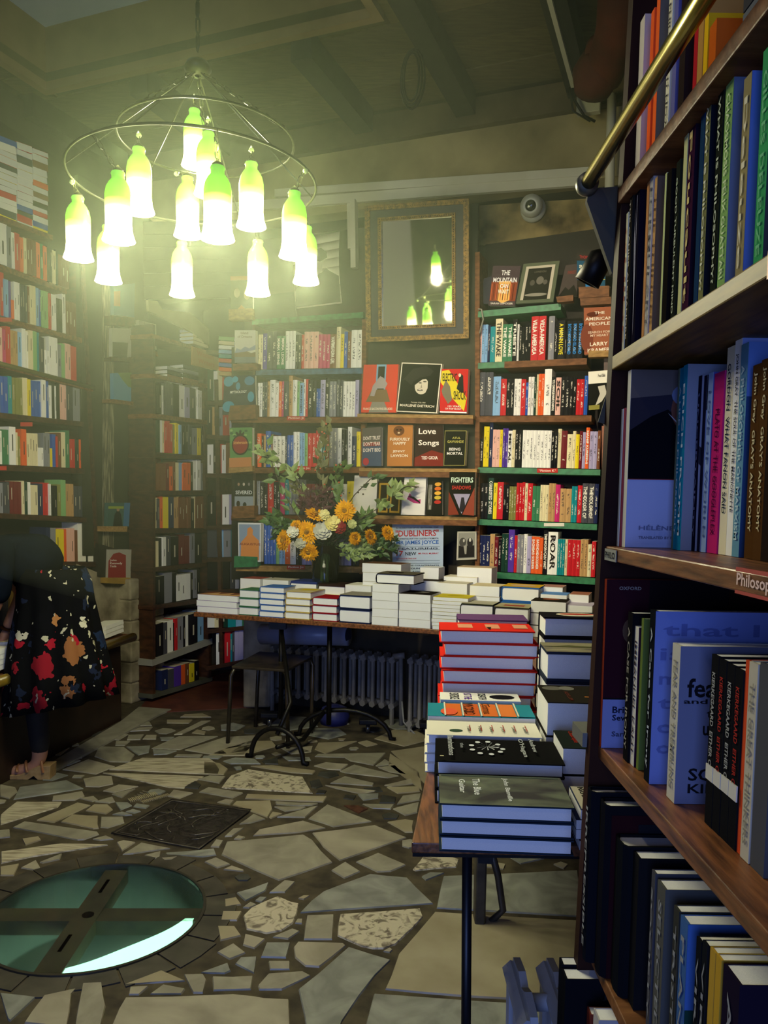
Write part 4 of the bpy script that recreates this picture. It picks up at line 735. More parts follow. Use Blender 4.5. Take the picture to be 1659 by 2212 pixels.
lfb([(234, 1086), (281, 1086), (278, 1137), (232, 1137)], '3c5a54', 'green-blue book with a seated dark-suited man on a ledge', (('p', [(.25, 0), (.3, .5), (.45, .75), (.6, .5), (.7, 0)], '15161a'), ('ell', .45, .72, .07, .09, 'a08068'), (R_, .72, 0, 1, 1, '3a6a90'), (R_, 0, .75, .7, .85, '8a9a3c')), th=.03)
lfb([(235, 1187), (284, 1187), (282, 1249), (233, 1249)], 'a8a39a', 'red-arched book by Kennedy on the lowest small yellow ledge'.replace(' by Kennedy', ''), (('p', [(.0, .02), (.0, .6), (.2, .85), (.45, .9), (.75, .8), (.78, .02)], '8c1f28'), (T, 'John', .06, .58, .34, .66, 'e8dcd4'), (T, 'Kennedy', .06, .46, .6, .56, 'e8dcd4'), (T, 'Toole', .06, .38, .34, .46, 'e8dcd4')), th=.03)
lfb([(300, 691), (337, 701), (338, 756), (306, 750)], 'a09c88', 'off-white book with an orange seal on a ledge beside the alcove', (('ell', .68, .55, .22, .24, 'b0643c'), (R_, .3, 0, .33, 1, '8a8674')), th=.03, off=-.06)
lfb([(318, 957), (345, 957), (350, 1048), (316, 1046)], '9a9c98', 'grey and red booklet hanging at the corner of the alcove', ((R_, 0, .36, 1, .64, 'a01c22'), (T, 'MADAME', .1, .78, .6, .83, '2c2c2c')), th=.02, off=-.06)
for pc, m, l in (([(240, 682), (292, 686), (291, 706), (240, 702)], WOOD, 'dim brown ledge holding the faded blue book'), ([(240, 772), (291, 772), (291, 782), (240, 780)], WOOD, 'dark ledge under the stained white book'), ([(236, 862), (292, 868), (292, 876), (236, 870)], WOODM, 'reddish thin ledge under the blue map-like book'), ([(226, 1137), (275, 1137), (275, 1149), (226, 1148)], WOODL, 'pale wooden ledge under the suited man book'), ([(230, 1248), (282, 1248), (284, 1262), (230, 1260)], mat('yellow_wood', '8a6c2c', .5, 'a8863c', 6), 'yellowish ledge under the red-arched book'), ([(303, 752), (340, 760), (342, 770), (304, 764)], WOODM, 'small ledge under the orange seal book')):
    tl, tr, br, bl = [left(x, y, -.06) for x, y in pc]; tag(MB().prism([bl, br, tr, tl], LI*.06).build('book_ledge', m), l, 'shelf ledge')
# ================================================================ alcove bookcases
AC = thing('bookcase', 'dark bookcase inside the alcove behind the stone pier', 'bookcase', alc(390, 1440))
arow = []
for (y0, y1, th, m) in ((720, 748, .03, WOODM), (806, 832, .03, WOODM), (893, 909, .03, WOODM), (978, 985, .03, WOOD), (1061, 1059, .03, WOOD), (1142, 1142, .03, WOOD), (1226, 1214, .03, WOOD), (1308, 1290, .03, WOOD), (1425, 1378, .045, mat('grey_shelf_paint', '8a8880', .6, '96948c', 5)), (1500, 1462, .03, mat('grey_green_paint', '454638', .7, '56574a', 5))):
    shelf(AC, alc, (328, y0), (458 if y0 != 720 else 420, y1), th, .2, m, inward=LI)
upright(AC, alc, (452, 1475), (440, 820), .03, .2, WOOD, inward=LI, side=N); upright(AC, alc, (330, 1505), (330, 700), .03, .2, WOOD, inward=LI, side=N)
a = alc(325, 1510, .2); MB().slab(a, alc(458, 1465, .2)-a, LI*.01, UP*2.9).build('back_panel', mat('case_back_dark'), AC)
W_ = lambda s: f'on the {s} alcove shelf'
kw = dict(inward=LI, depth=.14, mass=True)
row(alc, (332, 892), (436, 908), 'K4*3 W3 S5*3 K9 W8h68 U8h66 S9h66 W3*3', 66, '', **kw)
row(alc, (340, 977), (440, 984), 'E6 W5 C5 R6*3 J7 Y4*2 L5 K8*2 S7 A12h58 Y5h58*2 K4', 66, '', **kw)
row(alc, (345, 1060), (440, 1059), 'H6*2 Q5 O7h52 H4 C6 L7h60 O7*2 K4 W7h66*2 A5', 60, '', **kw)
row(alc, (330, 1141), (440, 1141), 'W4 C6 S4 O6 Y12h68 N10 F5*2 H6*4 K6 C3 H8*2', 66, '', **kw)
row(alc, (333, 1225), (436, 1214), 'C8h56 K7 W6 S8 K14 Q10*2 A8h68 K12', 64, '', **kw)
row(alc, (340, 1306), (432, 1290), 'K6*2 A14h66 K7 W8h56*3 K5 A6 K5', 60, '', **kw)
row(alc, (338, 1420), (440, 1382), 'K15h72 S8 W12h70 K4 R5 A12h70 K4 W8 K18h66 L12h66', 66, '', **kw)
row(alc, (350, 1492), (430, 1468), 'N12h44 S12 V14h44 O8 H9 Y9 K9', 42, '', **kw)
for k, (x, y, n_) in enumerate(((396, 830, 5), (362, 824, 4))):
    for i in range(n_):
        A = alc(x, y-9*i, .02); B = alc(x+34, y+8-9*i, .02); pc = 'WHKAS'[i % 5]
        book('soft', A, UP*.022, LI*.12, (B-A)*.95, pc, f'{CN[pc]} book, {nth(i)} up in the {("right", "left")[k]} pile on the alcove case', 'flat piles in the alcove')
# second case beyond, against the far wall of the alcove
FC = thing('bookcase', 'narrow dim bookcase in the far corner of the alcove', 'bookcase', back(495, 1440, .35))
far = lambda x, y, o=0: back(x, y, .45+o)
for y0, y1 in ((755, 765), (866, 868), (938, 945), (1022, 1026), (1136, 1133), (1205, 1203), (1275, 1270), (1360, 1350), (1440, 1420)):
    shelf(FC, far, (446, y0), (548, y1), .03, .18, WOOD)
a = far(440, 1450, .19); MB().slab(a, far(560, 1440, .19)-a, N*.01, UP*2.8).build('back_panel', mat('case_back_dark'), FC); upright(FC, far, (474, 1440), (462, 820), .03, .18, WOOD)
kw = dict(depth=.14, mass=True)
for i, (y, s) in enumerate(((865, 'E8 W5 C6 R5 F5 S6 B6 C6 O5 W6'), (941, 'K6 F7 A6 R8 W5 H8 K6 W6 C4'), (1023, 'W7 K4 R6 W5 H12 O9 H6 C5'), (1134, 'K10 Q7 W8 U7 S8 A6 V6'), (1204, 'S12 L8 A9 T5 Q9 R7 B6'), (1273, 'K22 S5 W4 K8 A5'), (1356, 'W8 C6 E9 T9 L7 G12'))):
    row(far, (448, y), (546, y-2), s, 62, '', **kw)
row(far, (467, 1440), (525, 1424), 'W12h72 Q6 R12h76 T4 S5 U9h66*2', 66, '', **kw)
for i in range(9):
    A = far(472, 810-9.5*i, -.12); B = far(504, 816-9.5*i, -.12); pc = 'FOBRTLWCD'[i]
    book('soft', A, UP*.025, N*.13, (B-A), pc, f'{CN[pc]} book, {nth(i)} up in the colourful pile above the alcove', 'colourful pile above the alcove')
for i in range(4):
    A = alc(418, 742-8.5*i, -.05); B = alc(450, 752-8.5*i, -.05); book('soft', A, UP*.022, LI*.12, (B-A), 'C', f'cream book, {nth(i)} up in the pile behind the cardboard', 'pale pile above the alcove')
cp = [alc(x, y, -.06) for x, y in ((322, 672), (420, 720), (452, 748), (452, 712), (412, 676), (350, 668), (340, 650), (320, 648))]
tag(MB().prism(cp, LI*.02).build('cardboard_sheet', mat('dusty_cardboard', '8c8560', .9, '9a936c', 5)), 'torn beige cardboard sheet lying over the top of the alcove bookcase', 'cardboard')
sg = [alc(x, y, -.06) for x, y in ((415, 788), (474, 802), (474, 765), (416, 748))]
sgn = tag(MB().prism(sg, LI*.01).build('card_sign', flat('ad7d48', .7)), 'tan card sign with faded orange lettering over the alcove', 'sign')
text('Women Authors'[:5], lambda x, y: sg[0]+(sg[1]-sg[0])*(.15+.6*x)+(sg[3]-sg[0])*(.55+.3*y)-LI*.002, 'b06a30', sgn); text('Writers', lambda x, y: sg[0]+(sg[1]-sg[0])*(.2+.6*x)+(sg[3]-sg[0])*(.15+.28*y)-LI*.002, 'b06a30', sgn)
# stone pier under the left end of the back case
struct(MB().slab(V((back(524, 1590, .02).x, back(524, 1590, .02).y, 0)), back(582, 1590, .02)-back(524, 1590, .02), N*.25, UP*(back(550, 1335, .02).z+.1)).build('trim_6', STONEW, bevel=.015))
# joined mass of the dim books
me = bpy.data.meshes.new('shelved_books'); me.from_pydata(MASS['v'], [], MASS['f']); me.materials.append(COVERA)
ca = me.color_attributes.new('col', 'FLOAT_COLOR', 'CORNER'); ca.data.foreach_set('color', [x for c in MASS['c'] for x in c])
mo = bpy.data.objects.new('shelved_books', me); C.objects.link(mo); tag(mo, 'rows of dim books on the alcove shelves and low on the left wall', 'books', kind='stuff')
# ================================================================ left counter
cz = .54
ca_, cb_ = floor(262, 1556), floor(-60, 1728); dd = (ca_-cb_).normalized(); 
CT = thing('book_counter', 'low dark wooden book counter with a rounded yellow edge along the left wall', 'counter', (ca_+cb_)/2)
dn = LI; MB().slab(cb_, ca_-cb_, dn*.4, UP*(cz-.03)).build('counter_body', mat('counter_dark', '1c120c', .5, '2c1d12', 5, bump=.1), CT)
MB().slab(cb_-dn*.03+UP*(cz-.03), ca_-cb_+dd*.12, dn*.5, UP*.03).build('counter_top', WOODM, CT)
MB().tube([cb_-dn*.03+UP*(cz-.015), ca_+dd*.12-dn*.03+UP*(cz-.015)], .028, 10).build('rounded_edge', mat('yellow_varnish', '6e5818', .3, '8c7222', 6), CT, smooth=True)
for k, (s_, off_, n_, cs) in enumerate(((.0, .02, 3, 'WC'), (.19, .06, 2, 'CW'), (.05, .2, 4, 'KC'), (.42, .03, 4, 'CW'), (.64, .02, 3, 'WA'), (.88, .02, 5, 'CP'), (1.12, .03, 4, 'WU'), (.3, .22, 3, 'KF'), (.6, .22, 4, 'AW'))):
    for i in range(n_):
        o_ = ca_-dd*(s_+.16)+dn*off_+UP*(cz+.001+i*.026); pc = cs[i % 2] if i < n_-1 else cs[0]
        book('soft', o_+dn*.14, UP*.0255, -dn*.14, dd*.19, pc, f'{CN[pc]} book, {nth(i)} up in the {nth(k)} pile on the left counter', 'piles on the left counter')
# ================================================================ tables
TZ = .745
ta = hit(418, 1322, V((0, 0, TZ)), UP); tb = hit(890, 1356, V((0, 0, TZ)), UP); td = (tb-ta).normalized(); tn = V((-td.y, td.x, 0))
tn = tn if tn.y > 0 else -tn
BT = thing('display_table', 'long wooden trestle table in front of the back bookcases piled with books', 'table', (ta+tb)/2-UP*TZ)
te = ta+td*2.02
MB().slab(ta-UP*.028, te-ta, tn*.5, UP*.028).build('tabletop', WOODR, BT, bevel=.004)
for s_ in (.5, .82): MB().tube([ta+td*s_+tn*.18-UP*.03, V((*(ta+td*s_+tn*.18).xy, .1))], .015, 8).build('post', BLACKM, BT, smooth=True)
MB().box(ta+td*.52+tn*.1-UP*.055, (.1, .06, .05)).build('bracket', BLACKM, BT)
def archfoot(c, d, w_, h_, r, par):
    path = [c+d*(w_*math.cos(a*math.pi/12))+UP*(.015+h_*math.sin(a*math.pi/12)) for a in range(13)]
    return MB().tube([path[0]+d*.03-UP*.005]+path+[path[-1]-d*.03-UP*.005], r, 8).build('arched_foot', BLACKM, par, smooth=True)
f0 = floor(598, 1645); archfoot(f0, td, .16, .17, .014, BT)
MB().tube([f0+UP*.15, V((*(f0+tn*.12+td*.02).xy, .3)), ta+td*.5+tn*.16-UP*.03], .013, 8).build('strut', BLACKM, BT, smooth=True)
p1 = floor(705, 1590); MB().tube([f0+UP*.08, f0.lerp(p1, .5)+UP*.05, p1+UP*.17], .013, 8).build('low_stretcher', BLACKM, BT, smooth=True)
archfoot(p1+td*.12, (td*.9+tn*.2).normalized(), .28, .16, .014, BT)
# near wing
na = hit(889, 1820, V((0, 0, TZ)), UP); nb = hit(914, 1704, V((0, 0, TZ)), UP); nd = (nb-na).normalized(); nx = V((nd.y, -nd.x, 0)); nx = nx if nx.x > 0 else -nx
NT = thing('display_table', 'narrow near table with a brown board top crowded with stacked novels', 'table', na-UP*TZ)
ne = na+nd*2.62
MB().prism([p-UP*.022 for p in (na, na+V((.62, -.01, 0)), ne+V((.55, 0, 0)), ne)], UP*.022).build('tabletop', WOODR, NT, bevel=.003)
MB().slab(na-UP*.06+nd*.06+nx*.13, nd*2.3, nx*.03, UP*.028).build('apron', BLACKM, NT); MB().slab(na-UP*.042+nd*.03, V((.58, .0, 0)), nd*.02, UP*.018).build('end_batten', BLACKM, NT)
q = front(1008, 1880, na.y+.05); MB().tube([V((q.x, q.y, TZ-.03)), V((q.x+.012, q.y, 0))], .0105, 10).build('leg', mat('navy_steel', '10131c', .4, metal=.3), NT, smooth=True)
cf = floor(1035, 1990); MB().slab(cf-V((.018, .03, 0)), (.036, 0, 0), (0, .06, 0), (0, 0, TZ-.03)).build('cast_iron_post', mat('grey_cast_iron', '38342c', .5, '4a453a', 20, metal=.4, bump=.1), NT, bevel=.006)
MB().tube([cf+V((.02, 0, .3)), cf+V((.06, 0, .16)), cf+V((.08, .0, .04)), cf+V((.04, 0, .0))], .012, 8).build('cast_iron_curl', mat('grey_cast_iron'), NT, smooth=True)
MB().tube([cf+V((.0, 0, .32)), cf+V((.2, -.01, .30)), cf+V((.42, -.02, .33))], .013, 8).build('stretcher', BLACKM, NT, smooth=True)
for s_ in (1.7, 2.5):
    q_ = ne-nd*(2.62-s_)+nx*.3; MB().tube([q_-UP*.03, V((q_.x, q_.y, 0))], .015, 8).build('leg', BLACKM, NT, smooth=True)
def pile(P, u, n, w_, d_, ths, kind, col, label, group, spine='back', top=None, jit=.006, pile_name=''):
    z = P.z; last = None
    for i, t in enumerate(ths):
        j = u*RND.uniform(-jit, jit)+n*RND.uniform(-jit, jit); Pz = V((P.x, P.y, z+.0006))+j; t_ = t-.001
        pc = col[i % len(col)] if isinstance(col, (list, tuple)) else col
        if spine == 'back': fr = (Pz+n*d_, UP*t_, -n*d_, u*w_)
        elif spine == 'front': fr = (Pz+u*w_, UP*t_, n*d_, -u*w_)
        elif spine == 'left': fr = (Pz, UP*t_, u*w_, n*d_)
        else: fr = (Pz+u*w_+n*d_, UP*t_, -u*w_, -n*d_)
        pos = 'topmost' if i == len(ths)-1 else ('lowest' if i == 0 else nth(i)+' up')
        last = book(kind, *fr, pc, f'{label}, {pos}' if len(ths) > 1 else label, group)
        z += t
    Pt = V((P.x, P.y, z))+j
    if top:
        q = lambda x, y, k=0: Pt+u*w_*x+n*d_*y+UP*(.0004*(k+1)-.0006)
        mats = []; mb = MB(); k = 0
        for e in top:
            if e[0] == 'text': continue
            cmx = flat(e[-1], .4)
            if cmx not in mats: mats.append(cmx)
            k += 1
            if e[0] == 'rect': pts = [(e[1], e[2]), (e[3], e[2]), (e[3], e[4]), (e[1], e[4])]
            elif e[0] == 'ell': pts = [(e[1]+e[3]*math.cos(a*math.pi/8), e[2]+e[4]*math.sin(a*math.pi/8)) for a in range(16)]
            else: pts = e[1]
            mb.poly([q(x, y, k) for x, y in pts], mats.index(cmx))
        if mb.f: mb.build('cover_art', mats, last)
        for e in top:
            if e[0] == 'text':
                _, s, x0_, y0_, x1_, y1_, c_, *rot = e
                if rot: text(s, lambda x, y: q(x0_+(x1_-x0_)*y, y1_-(y1_-y0_)*x, k+1), c_, last)   # reads towards us
                else: text(s, lambda x, y: q(x0_+(x1_-x0_)*x, y0_+(y1_-y0_)*y, k+1), c_, last)
    return last
# near wing piles: px left, px right at distance D
un = V((.998, -.055, 0)); nn_ = V((.055, .998, 0))
def npile(x0, x1, y, D, ztop, n, d_, kind, col, label, group, z0=TZ, **k):
    A = front(x0, y, D); w_ = (x1-x0)*D/F; A.z = z0
    return pile(A, un, nn_, w_, d_, [(ztop-z0)/n]*n, kind, col, label, group, **k)
T_ = 'text'
mat('cloud_print', '141c20', .4, '6a7660', 9, stretch=(1, 1.8, 1), detail=6, contrast=(.38, .78), dist=.6)
mat('moor_print', '3a3424', .4, '8a8460', 12, stretch=(.6, 2, 1), detail=6)
clouds = tuple(('ell', .5+.35*math.sin(i*2.3)*.9, .5+.4*math.cos(i*1.7), .12, .12, ('34443f', '2c3a44', '3c4a48')[i % 3]) for i in range(9))
npile(947, 1243, 1840, 1.455, .838, 3, .165, 'hard', '24303c', 'dark cloud-covered hardback The Blue Guitar nearest on the near table', 'nearest hardback pile', top=(('rect', 0, 0, 1, 1, 'cloud_print'), ('rect', .02, .93, .98, .99, '48504c'), (T_, 'The Blue', .27, .3, .33, .85, 'd8dce0', 1), (T_, 'Guitar', .16, .35, .21, .82, 'd8dce0', 1), (T_, 'John Banville', .51, .12, .56, .9, 'd8dce0', 1)))
npile(940, 1222, 1745, 1.70, .842, 3, .18, 'hard', '171718', 'black hardback The Illuminations with a white burst on its cover', 'second hardback pile', jit=.002, top=tuple(('ell', .42+.13*math.cos(i*.7), .55+.28*math.sin(i*.7), .022, .04, 'c8ccd4') for i in range(9))+tuple(('p', [(.42, .52), (.42+.1*math.cos(i*.52), .55+.2*math.sin(i*.52)), (.425+.1*math.cos(i*.52+.06), .56+.2*math.sin(i*.52+.06))], 'b4b8c0') for i in range(12))+((T_, 'Illuminations', .1, .08, .15, .95, 'a8acb0', 1), (T_, 'the', .2, .4, .23, .6, '8a8e94', 1), (T_, "O'Hagan", .68, .1, .73, .85, 'a8acb0', 1), (T_, 'Andrew', .78, .3, .82, .85, 'a8acb0', 1), ('rect', .03, .04, .06, .07, 'c8c0a0')))
npile(918, 1170, 1690, 1.90, .842, 4, .135, 'hard', 'd4d0c4', 'white hardback with red and black signatures across its cover', 'third hardback pile', jit=.004, top=(('ell', .26, .3, .06, .1, '34463a'),)+tuple(x for i in range(6) for x in ((T_, ('Yann', 'Frank', 'Anne', 'Joy', 'Smith', 'Leif')[i], .36+.1*i, .2, .39+.1*i, .55, '4c4a44', 1), ('rect', .385+.1*i, .3, .392+.1*i, .7, 'b03c34'))))
npile(925, 1160, 1560, 2.06, .846, 3, .14, 'soft', '2c7a8c', 'orange and teal paperback printed with a grid of signs', 'fourth pile', jit=.003, top=tuple(('rect', .17+.17*i, .04, .32+.17*i, .96, ('c86430', 'c05a30', 'cc6a34', 'd0743c', '2c7a8c')[i]) for i in range(5))+(('ell', .2, .3, .08, .25, 'd0583c'), (T_, 'IN COLD', .34, .15, .44, .9, '2c2420', 1), (T_, 'Comma', .52, .2, .6, .9, '5a3420', 1))+tuple(('rect', .155+.17*i, 0, .17+.17*i, 1, 'c8c4b4') for i in range(5)))
npile(952, 1128, 1530, 2.22, .850, 3, .09, 'soft', 'd4d2ce', 'white paperback lettered in black with a dark feather shape', 'fifth pile', jit=.003, top=(('ell', .78, .5, .16, .3, '1c1a1e'), (T_, 'SENTENCE', .12, .1, .24, .9, '2c2c30', 1), (T_, 'IS THE', .3, .1, .4, .9, '5c3c8c', 1), (T_, 'DEATH', .48, .1, .58, .9, '2c2c30', 1)))
npile(952, 1158, 1560, 2.36, 1.03, 7, .17, 'hard', 'c02a22', 'large bright red hardback beside the radiator', 'tall red pile', jit=.009, top=(('rect', .2, .3, .36, .75, 'c08468'), ('rect', .5, .25, .65, .75, 'c08468'), ('rect', .8, .3, .95, .75, 'c08468'), ('p', [(.5, .4), (.53, .1), (.56, .4)], '2c1c1a')))
npile(988, 1140, 1500, 2.62, 1.025, 6, .15, 'hard', '5a3c66', 'violet book behind the tall red pile', 'violet pile', jit=.006)
# right column beside the case
npile(1247, 1395, 1840, 1.47, .825, 4, .13, 'soft', '2c3450', 'navy-edged book Insignificance in the corner by the near bookcase', 'corner pile', jit=.004, top=(('rect', .02, .03, .98, .97, 'a8a294'), (T_, 'INSIGNIFICANCE', .12, .05, .22, .95, '1c1c1c', 1)))
npile(1212, 1400, 1700, 1.72, .868, 2, .14, 'soft', '1e2422', 'dark paperback with red script wedged beside the black hardbacks', 'red script pile', jit=.004, top=((T_, 'Yes', .5, .3, .6, .8, '8c2c24', 1), (T_, 'Catastrophe', .15, .3, .24, .95, '8c2c24', 1)))
npile(1180, 1330, 1620, 1.93, .92, 2, .19, 'soft', '24211e', 'thick black paperback beside the white signature book', 'thick black pile', jit=.003, top=(('ell', .2, .8, .16, .12, '5c5a54'), ('ell', .42, .8, .12, .12, '6a6862'), ('rect', .6, .3, .68, .33, 'c87a3c'), (T_, 'ASYLUM', .34, .1, .4, .6, '5c3028', 1)))
npile(1178, 1330, 1560, 2.18, 1.0, 3, .15, 'hard', '2c3240', 'book with a moorland photograph beside the red pile', 'moorland pile', jit=.003, top=(('rect', 0, 0, 1, .6, 'moor_print'), ('rect', 0, .6, 1, 1, '7a7460'), ('p', [(0, .5), (.4, .7), (.7, .6), (1, .75), (1, .5)], '4c4c34')))
npile(1170, 1330, 1500, 2.42, 1.065, 5, .13, 'hard', '1c1a1e', 'black hardback with a red and cream oval beside the violet pile', 'black oval pile', jit=.003, top=(('ell', .5, .5, .3, .3, 'b8b0a0'), ('ell', .5, .55, .25, .14, 'a03a30')))
# back table piles
def bpile(x0, x1, off, ytop, n, d_, kind, col, label, group='books piled on the back table', z0=None, **k):
    P0 = ta+tn*off
    A = hit(x0, 1300, P0, tn); B = hit(x1, 1300, P0, tn); Tp = hit((x0+x1)/2, ytop, P0, tn).z; A.z = z0 or TZ
    w_ = (B-A).xy.length; return pile(A, td, tn, w_, d_, [(Tp-A.z)/n]*n, kind, col, label, group, **k)
PT = lambda c: (('rect', .02, .03, .98, .97, c),)
bpile(425, 512, .015, 1286, 3, .15, 'soft', 'a08cb8', 'violet-patterned thick book at the left end of the table', top=(('rect', 0, 0, 1, 1, '6c3c28'), ('p', [(0, 0), (.3, .9), (.4, .3), (.6, 1), (.7, .3), (1, .8), (1, 0)], 'b89060')), jit=.004)
bpile(516, 557, .02, 1274, 3, .15, 'hard', '3c6a4c', 'white book with thin green cover line', jit=.002)
bpile(560, 613, .012, 1268, 5, .15, 'hard', '3c64a8', 'white book with blue covers at the table front', spine='left', jit=.003)
bpile(616, 670, .008, 1278, 4, .19, 'hard', 'b8a25c', 'cream book with straw-yellow covers', spine='left', top=(('rect', .0, .0, 1, 1, 'b8ab88'), ('p', [(.3, .3), (.9, .5), (.8, .9), (.3, .8)], 'c0a82c')), jit=.004)
bpile(674, 728, .008, 1291, 3, .16, 'hard', '8c1c24', 'cream hardback with a rounded red spine', spine='left', jit=.003)
bpile(731, 799, .005, 1286, 2, .19, 'hard', '1c2440', 'very thick navy hardback', spine='left', top=(('rect', 0, 0, 1, 1, '8a867c'),), jit=.003)
bpile(804, 860, .01, 1262, 5, .19, 'soft', 'd8d6cc', 'plain white paperback in the tall block left of the black-topped pile', jit=.002)
bpile(862, 930, .005, 1284, 4, .19, 'soft', 'd8d4cc', 'white paperback under a black cover', top=(('rect', 0, 0, 1, 1, '26221f'), ('p', [(.3, .5), (.8, .6), (.5, .8)], 'a8a49c')), jit=.002)
bpile(934, 1010, .0, 1291, 9, .18, 'soft', 'c0b03c', 'thin bright yellow notebook-like book', top=(('rect', 0, 0, 1, 1, 'c8b83c'), ('ell', .5, .6, .25, .2, 'b4a42c')), jit=.004)
bpile(520, 563, .22, 1250, 2, .15, 'soft', 'd8d4c8', 'white paperback with a red-brown cover in the second row', z0=TZ+.07, top=PT('8c3c38'))
bpile(565, 620, .22, 1253, 2, .15, 'soft', 'dad6cc', 'pale grey-topped paperback in the second row', z0=TZ+.055, top=PT('b0ac9c'))
bpile(623, 681, .2, 1256, 1, .17, 'hard', '24306c', 'very thick book with a dark blue jacket in the second row', z0=TZ+.05, spine='left')
bpile(684, 743, .2, 1262, 1, .17, 'hard', '2c1c1a', 'thick book with a dark brown jacket in the second row', z0=TZ+.035, spine='left')
bpile(745, 800, .2, 1264, 1, .18, 'soft', 'dcdace', 'thick bluish white book in the second row', z0=TZ+.03, spine='left')
for a_, b_2, o_, y_, n_, c_, l_ in ((520, 620, .2, 1276, 2, 'C', 'cream book carrying the second row at the left'), (622, 800, .19, 1284, 1, 'C', 'wide cream book under the second row')):
    bpile(a_, b_2, o_, hit((a_+b_2)/2, 1300, ta+tn*o_, tn).z and y_, n_, .17, 'soft', c_, l_)
bpile(782, 866, .24, 1218, 6, .17, 'soft', 'd6d2c6', 'cream white paperback in the tall block by the poster', top=PT('5c3c2c'), jit=.004)
bpile(809, 893, .03, 1240, 1, .18, 'hard', '24242c', 'thick hardback with a dark jacket resting across two piles', z0=hit(835, 1262, ta+tn*.03, tn).z+.001, spine='left', top=(('rect', 0, 0, 1, 1, '5c584c'), ('ell', .4, .5, .2, .2, '24221e')))
bpile(877, 955, .26, 1254, 3, .17, 'soft', '3c3430', 'book with a dark lettered cover behind the black-topped pile', top=PT('34302c'))
bpile(945, 1010, .2, 1260, 3, .17, 'soft', 'd4ceb8', 'cream book with a white swirled cover behind the yellow pile', top=PT('c8c4b4'))
bpile(958, 1030, .34, 1246, 3, .14, 'soft', 'cfc8b6', 'pale thick book at the back of the table near the right bookcase')
bpile(987, 1062, .36, 1226, 3, .14, 'soft', 'e0d8c0', 'tall cream block with a curled cover below the right bookcase', top=(('rect', 0, 0, 1, 1, 'b09c80'),))
bpile(1014, 1078, .16, 1266, 4, .17, 'soft', 'd8d0b8', 'cream paperback with a sketched cover in the middle right', top=PT('c8bc9c'))
bpile(1081, 1163, .12, 1268, 3, .18, 'hard', '2c5c9c', 'hardback with a yellow oval cover and blue binding', spine='left', top=(('rect', 0, 0, 1, 1, 'c09a2c'), ('ell', .5, .5, .35, .3, 'c0a078')), jit=.004)
bpile(994, 1066, -.05, 1305, 2, .16, 'hard', '2a2c20', 'cream hardback with a dark binding at the front right', spine='left', top=PT('b0ac9c'), jit=.003)
bpile(1068, 1143, -.08, 1312, 2, .17, 'hard', '2c2a20', 'cream hardback with a red-lettered jacket at the front right', spine='left', top=(('rect', 0, 0, 1, 1, 'a8a080'), ('rect', .2, .3, .8, .6, 'a04838')), jit=.003)
bpile(1146, 1222, -.02, 1299, 3, .18, 'soft', '3c3830', 'cream paperback under a black cover with a brown figure', top=(('rect', 0, 0, 1, 1, '2a2620'), ('ell', .5, .55, .25, .2, '8a5038')), jit=.003)
bpile(1226, 1280, .0, 1308, 3, .17, 'soft', 'b8b0c4', 'lavender-white paperback at the right end of the table', jit=.004)
bpile(1166, 1215, .25, 1268, 3, .15, 'soft', 'c8bcae', 'pale book with a pink printed cover at the right back', top=PT('9c7468'))
bpile(1168, 1225, .12, 1284, 3, .13, 'soft', '6c94c8', 'book with a light blue cover on the right half of the table', top=PT('5c86c0'))
bpile(1228, 1270, .14, 1284, 3, .15, 'soft', 'c0a090', 'book with a reddish cover next to the leaning board', top=PT('94604c'))
bpile(905, 945, .36, 1226, 2, .12, 'soft', 'c8ccd0', 'light grey book beside the poster foot', z0=TZ+.1)
# ================================================================ right-hand bookcase beside the camera
X0 = .357
RC = thing('bookcase', 'tall reddish-brown philosophy bookcase at the right with a brass ladder rail', 'bookcase', (.5, .9, 0))
def xw(y): return X0+.012*(y-1.2)
YF = 1.235; YN = .38; XB = .62
ZS = {}
for nm, px, py, th in (('s1', 1340, 387, .022), ('s2', 1338, 759, .022), ('s3', 1336, 1181, .022), ('s4', 1337, 1622, .022), ('s5', 1310, 2078, .022)):
    z = front(px, py, 1.2).z; ZS[nm] = z
    m = WOODR if nm in ('s3', 's4') else (mat('waxed_edge_wood', '5c451e', .5, '7a5e2a', 9, stretch=(10, 1.2, 10), spec=.15) if nm == 's2' else WOODM)
    MB().slab((xw(YN), YN, z-th), (XB-X0, 0, 0), (0, YF-YN, 0), (0, 0, th-.0006)).build('shelf', m, RC, bevel=.002)
ZS['s6'] = .43
MB().slab((X0, YN, .41), (XB-X0, 0, 0), (0, YF-YN+.03, 0), (0, 0, .02)).build('shelf', WOOD, RC)
mb = MB(); zt_ = 2.6; mb.hexa([(X0-.045, YF, 0), (XB, YF, 0), (XB, YF+.025, 0), (X0-.045, YF+.025, 0), (X0+.012, YF, zt_), (XB, YF, zt_), (XB, YF+.025, zt_), (X0+.012, YF+.025, zt_)]); mb.build('side_panel', mat('red_black_wood', '241410', .6, '321c14', 5, bump=.1, spec=.06), RC)
MB().slab((XB, YN, 0), (.012, 0, 0), (0, YF-YN+.03, 0), (0, 0, zt_)).build('back_panel', mat('red_black_wood'), RC)
mb = MB(); lnm = 'phil'
for nm, yy, zz, s in (('s2', .74, 0, 'Philo'), ('s3', .775, 0, 'Philo')):
    z = ZS[nm]; x = xw(yy)-.003; o = MB().slab((x-.0015, yy-.1, z-.024), (.0015, 0, 0), (0, .1, 0), (0, 0, .026)).build('shelf_label', mat('red_label', 'a8322c', .5, 'b8403a', 10), RC)
    text('Philosophy', quad((x-.003, yy-.006, z-.019), (0, -.088, 0), (0, 0, .016)), 'e8c8b8', o)
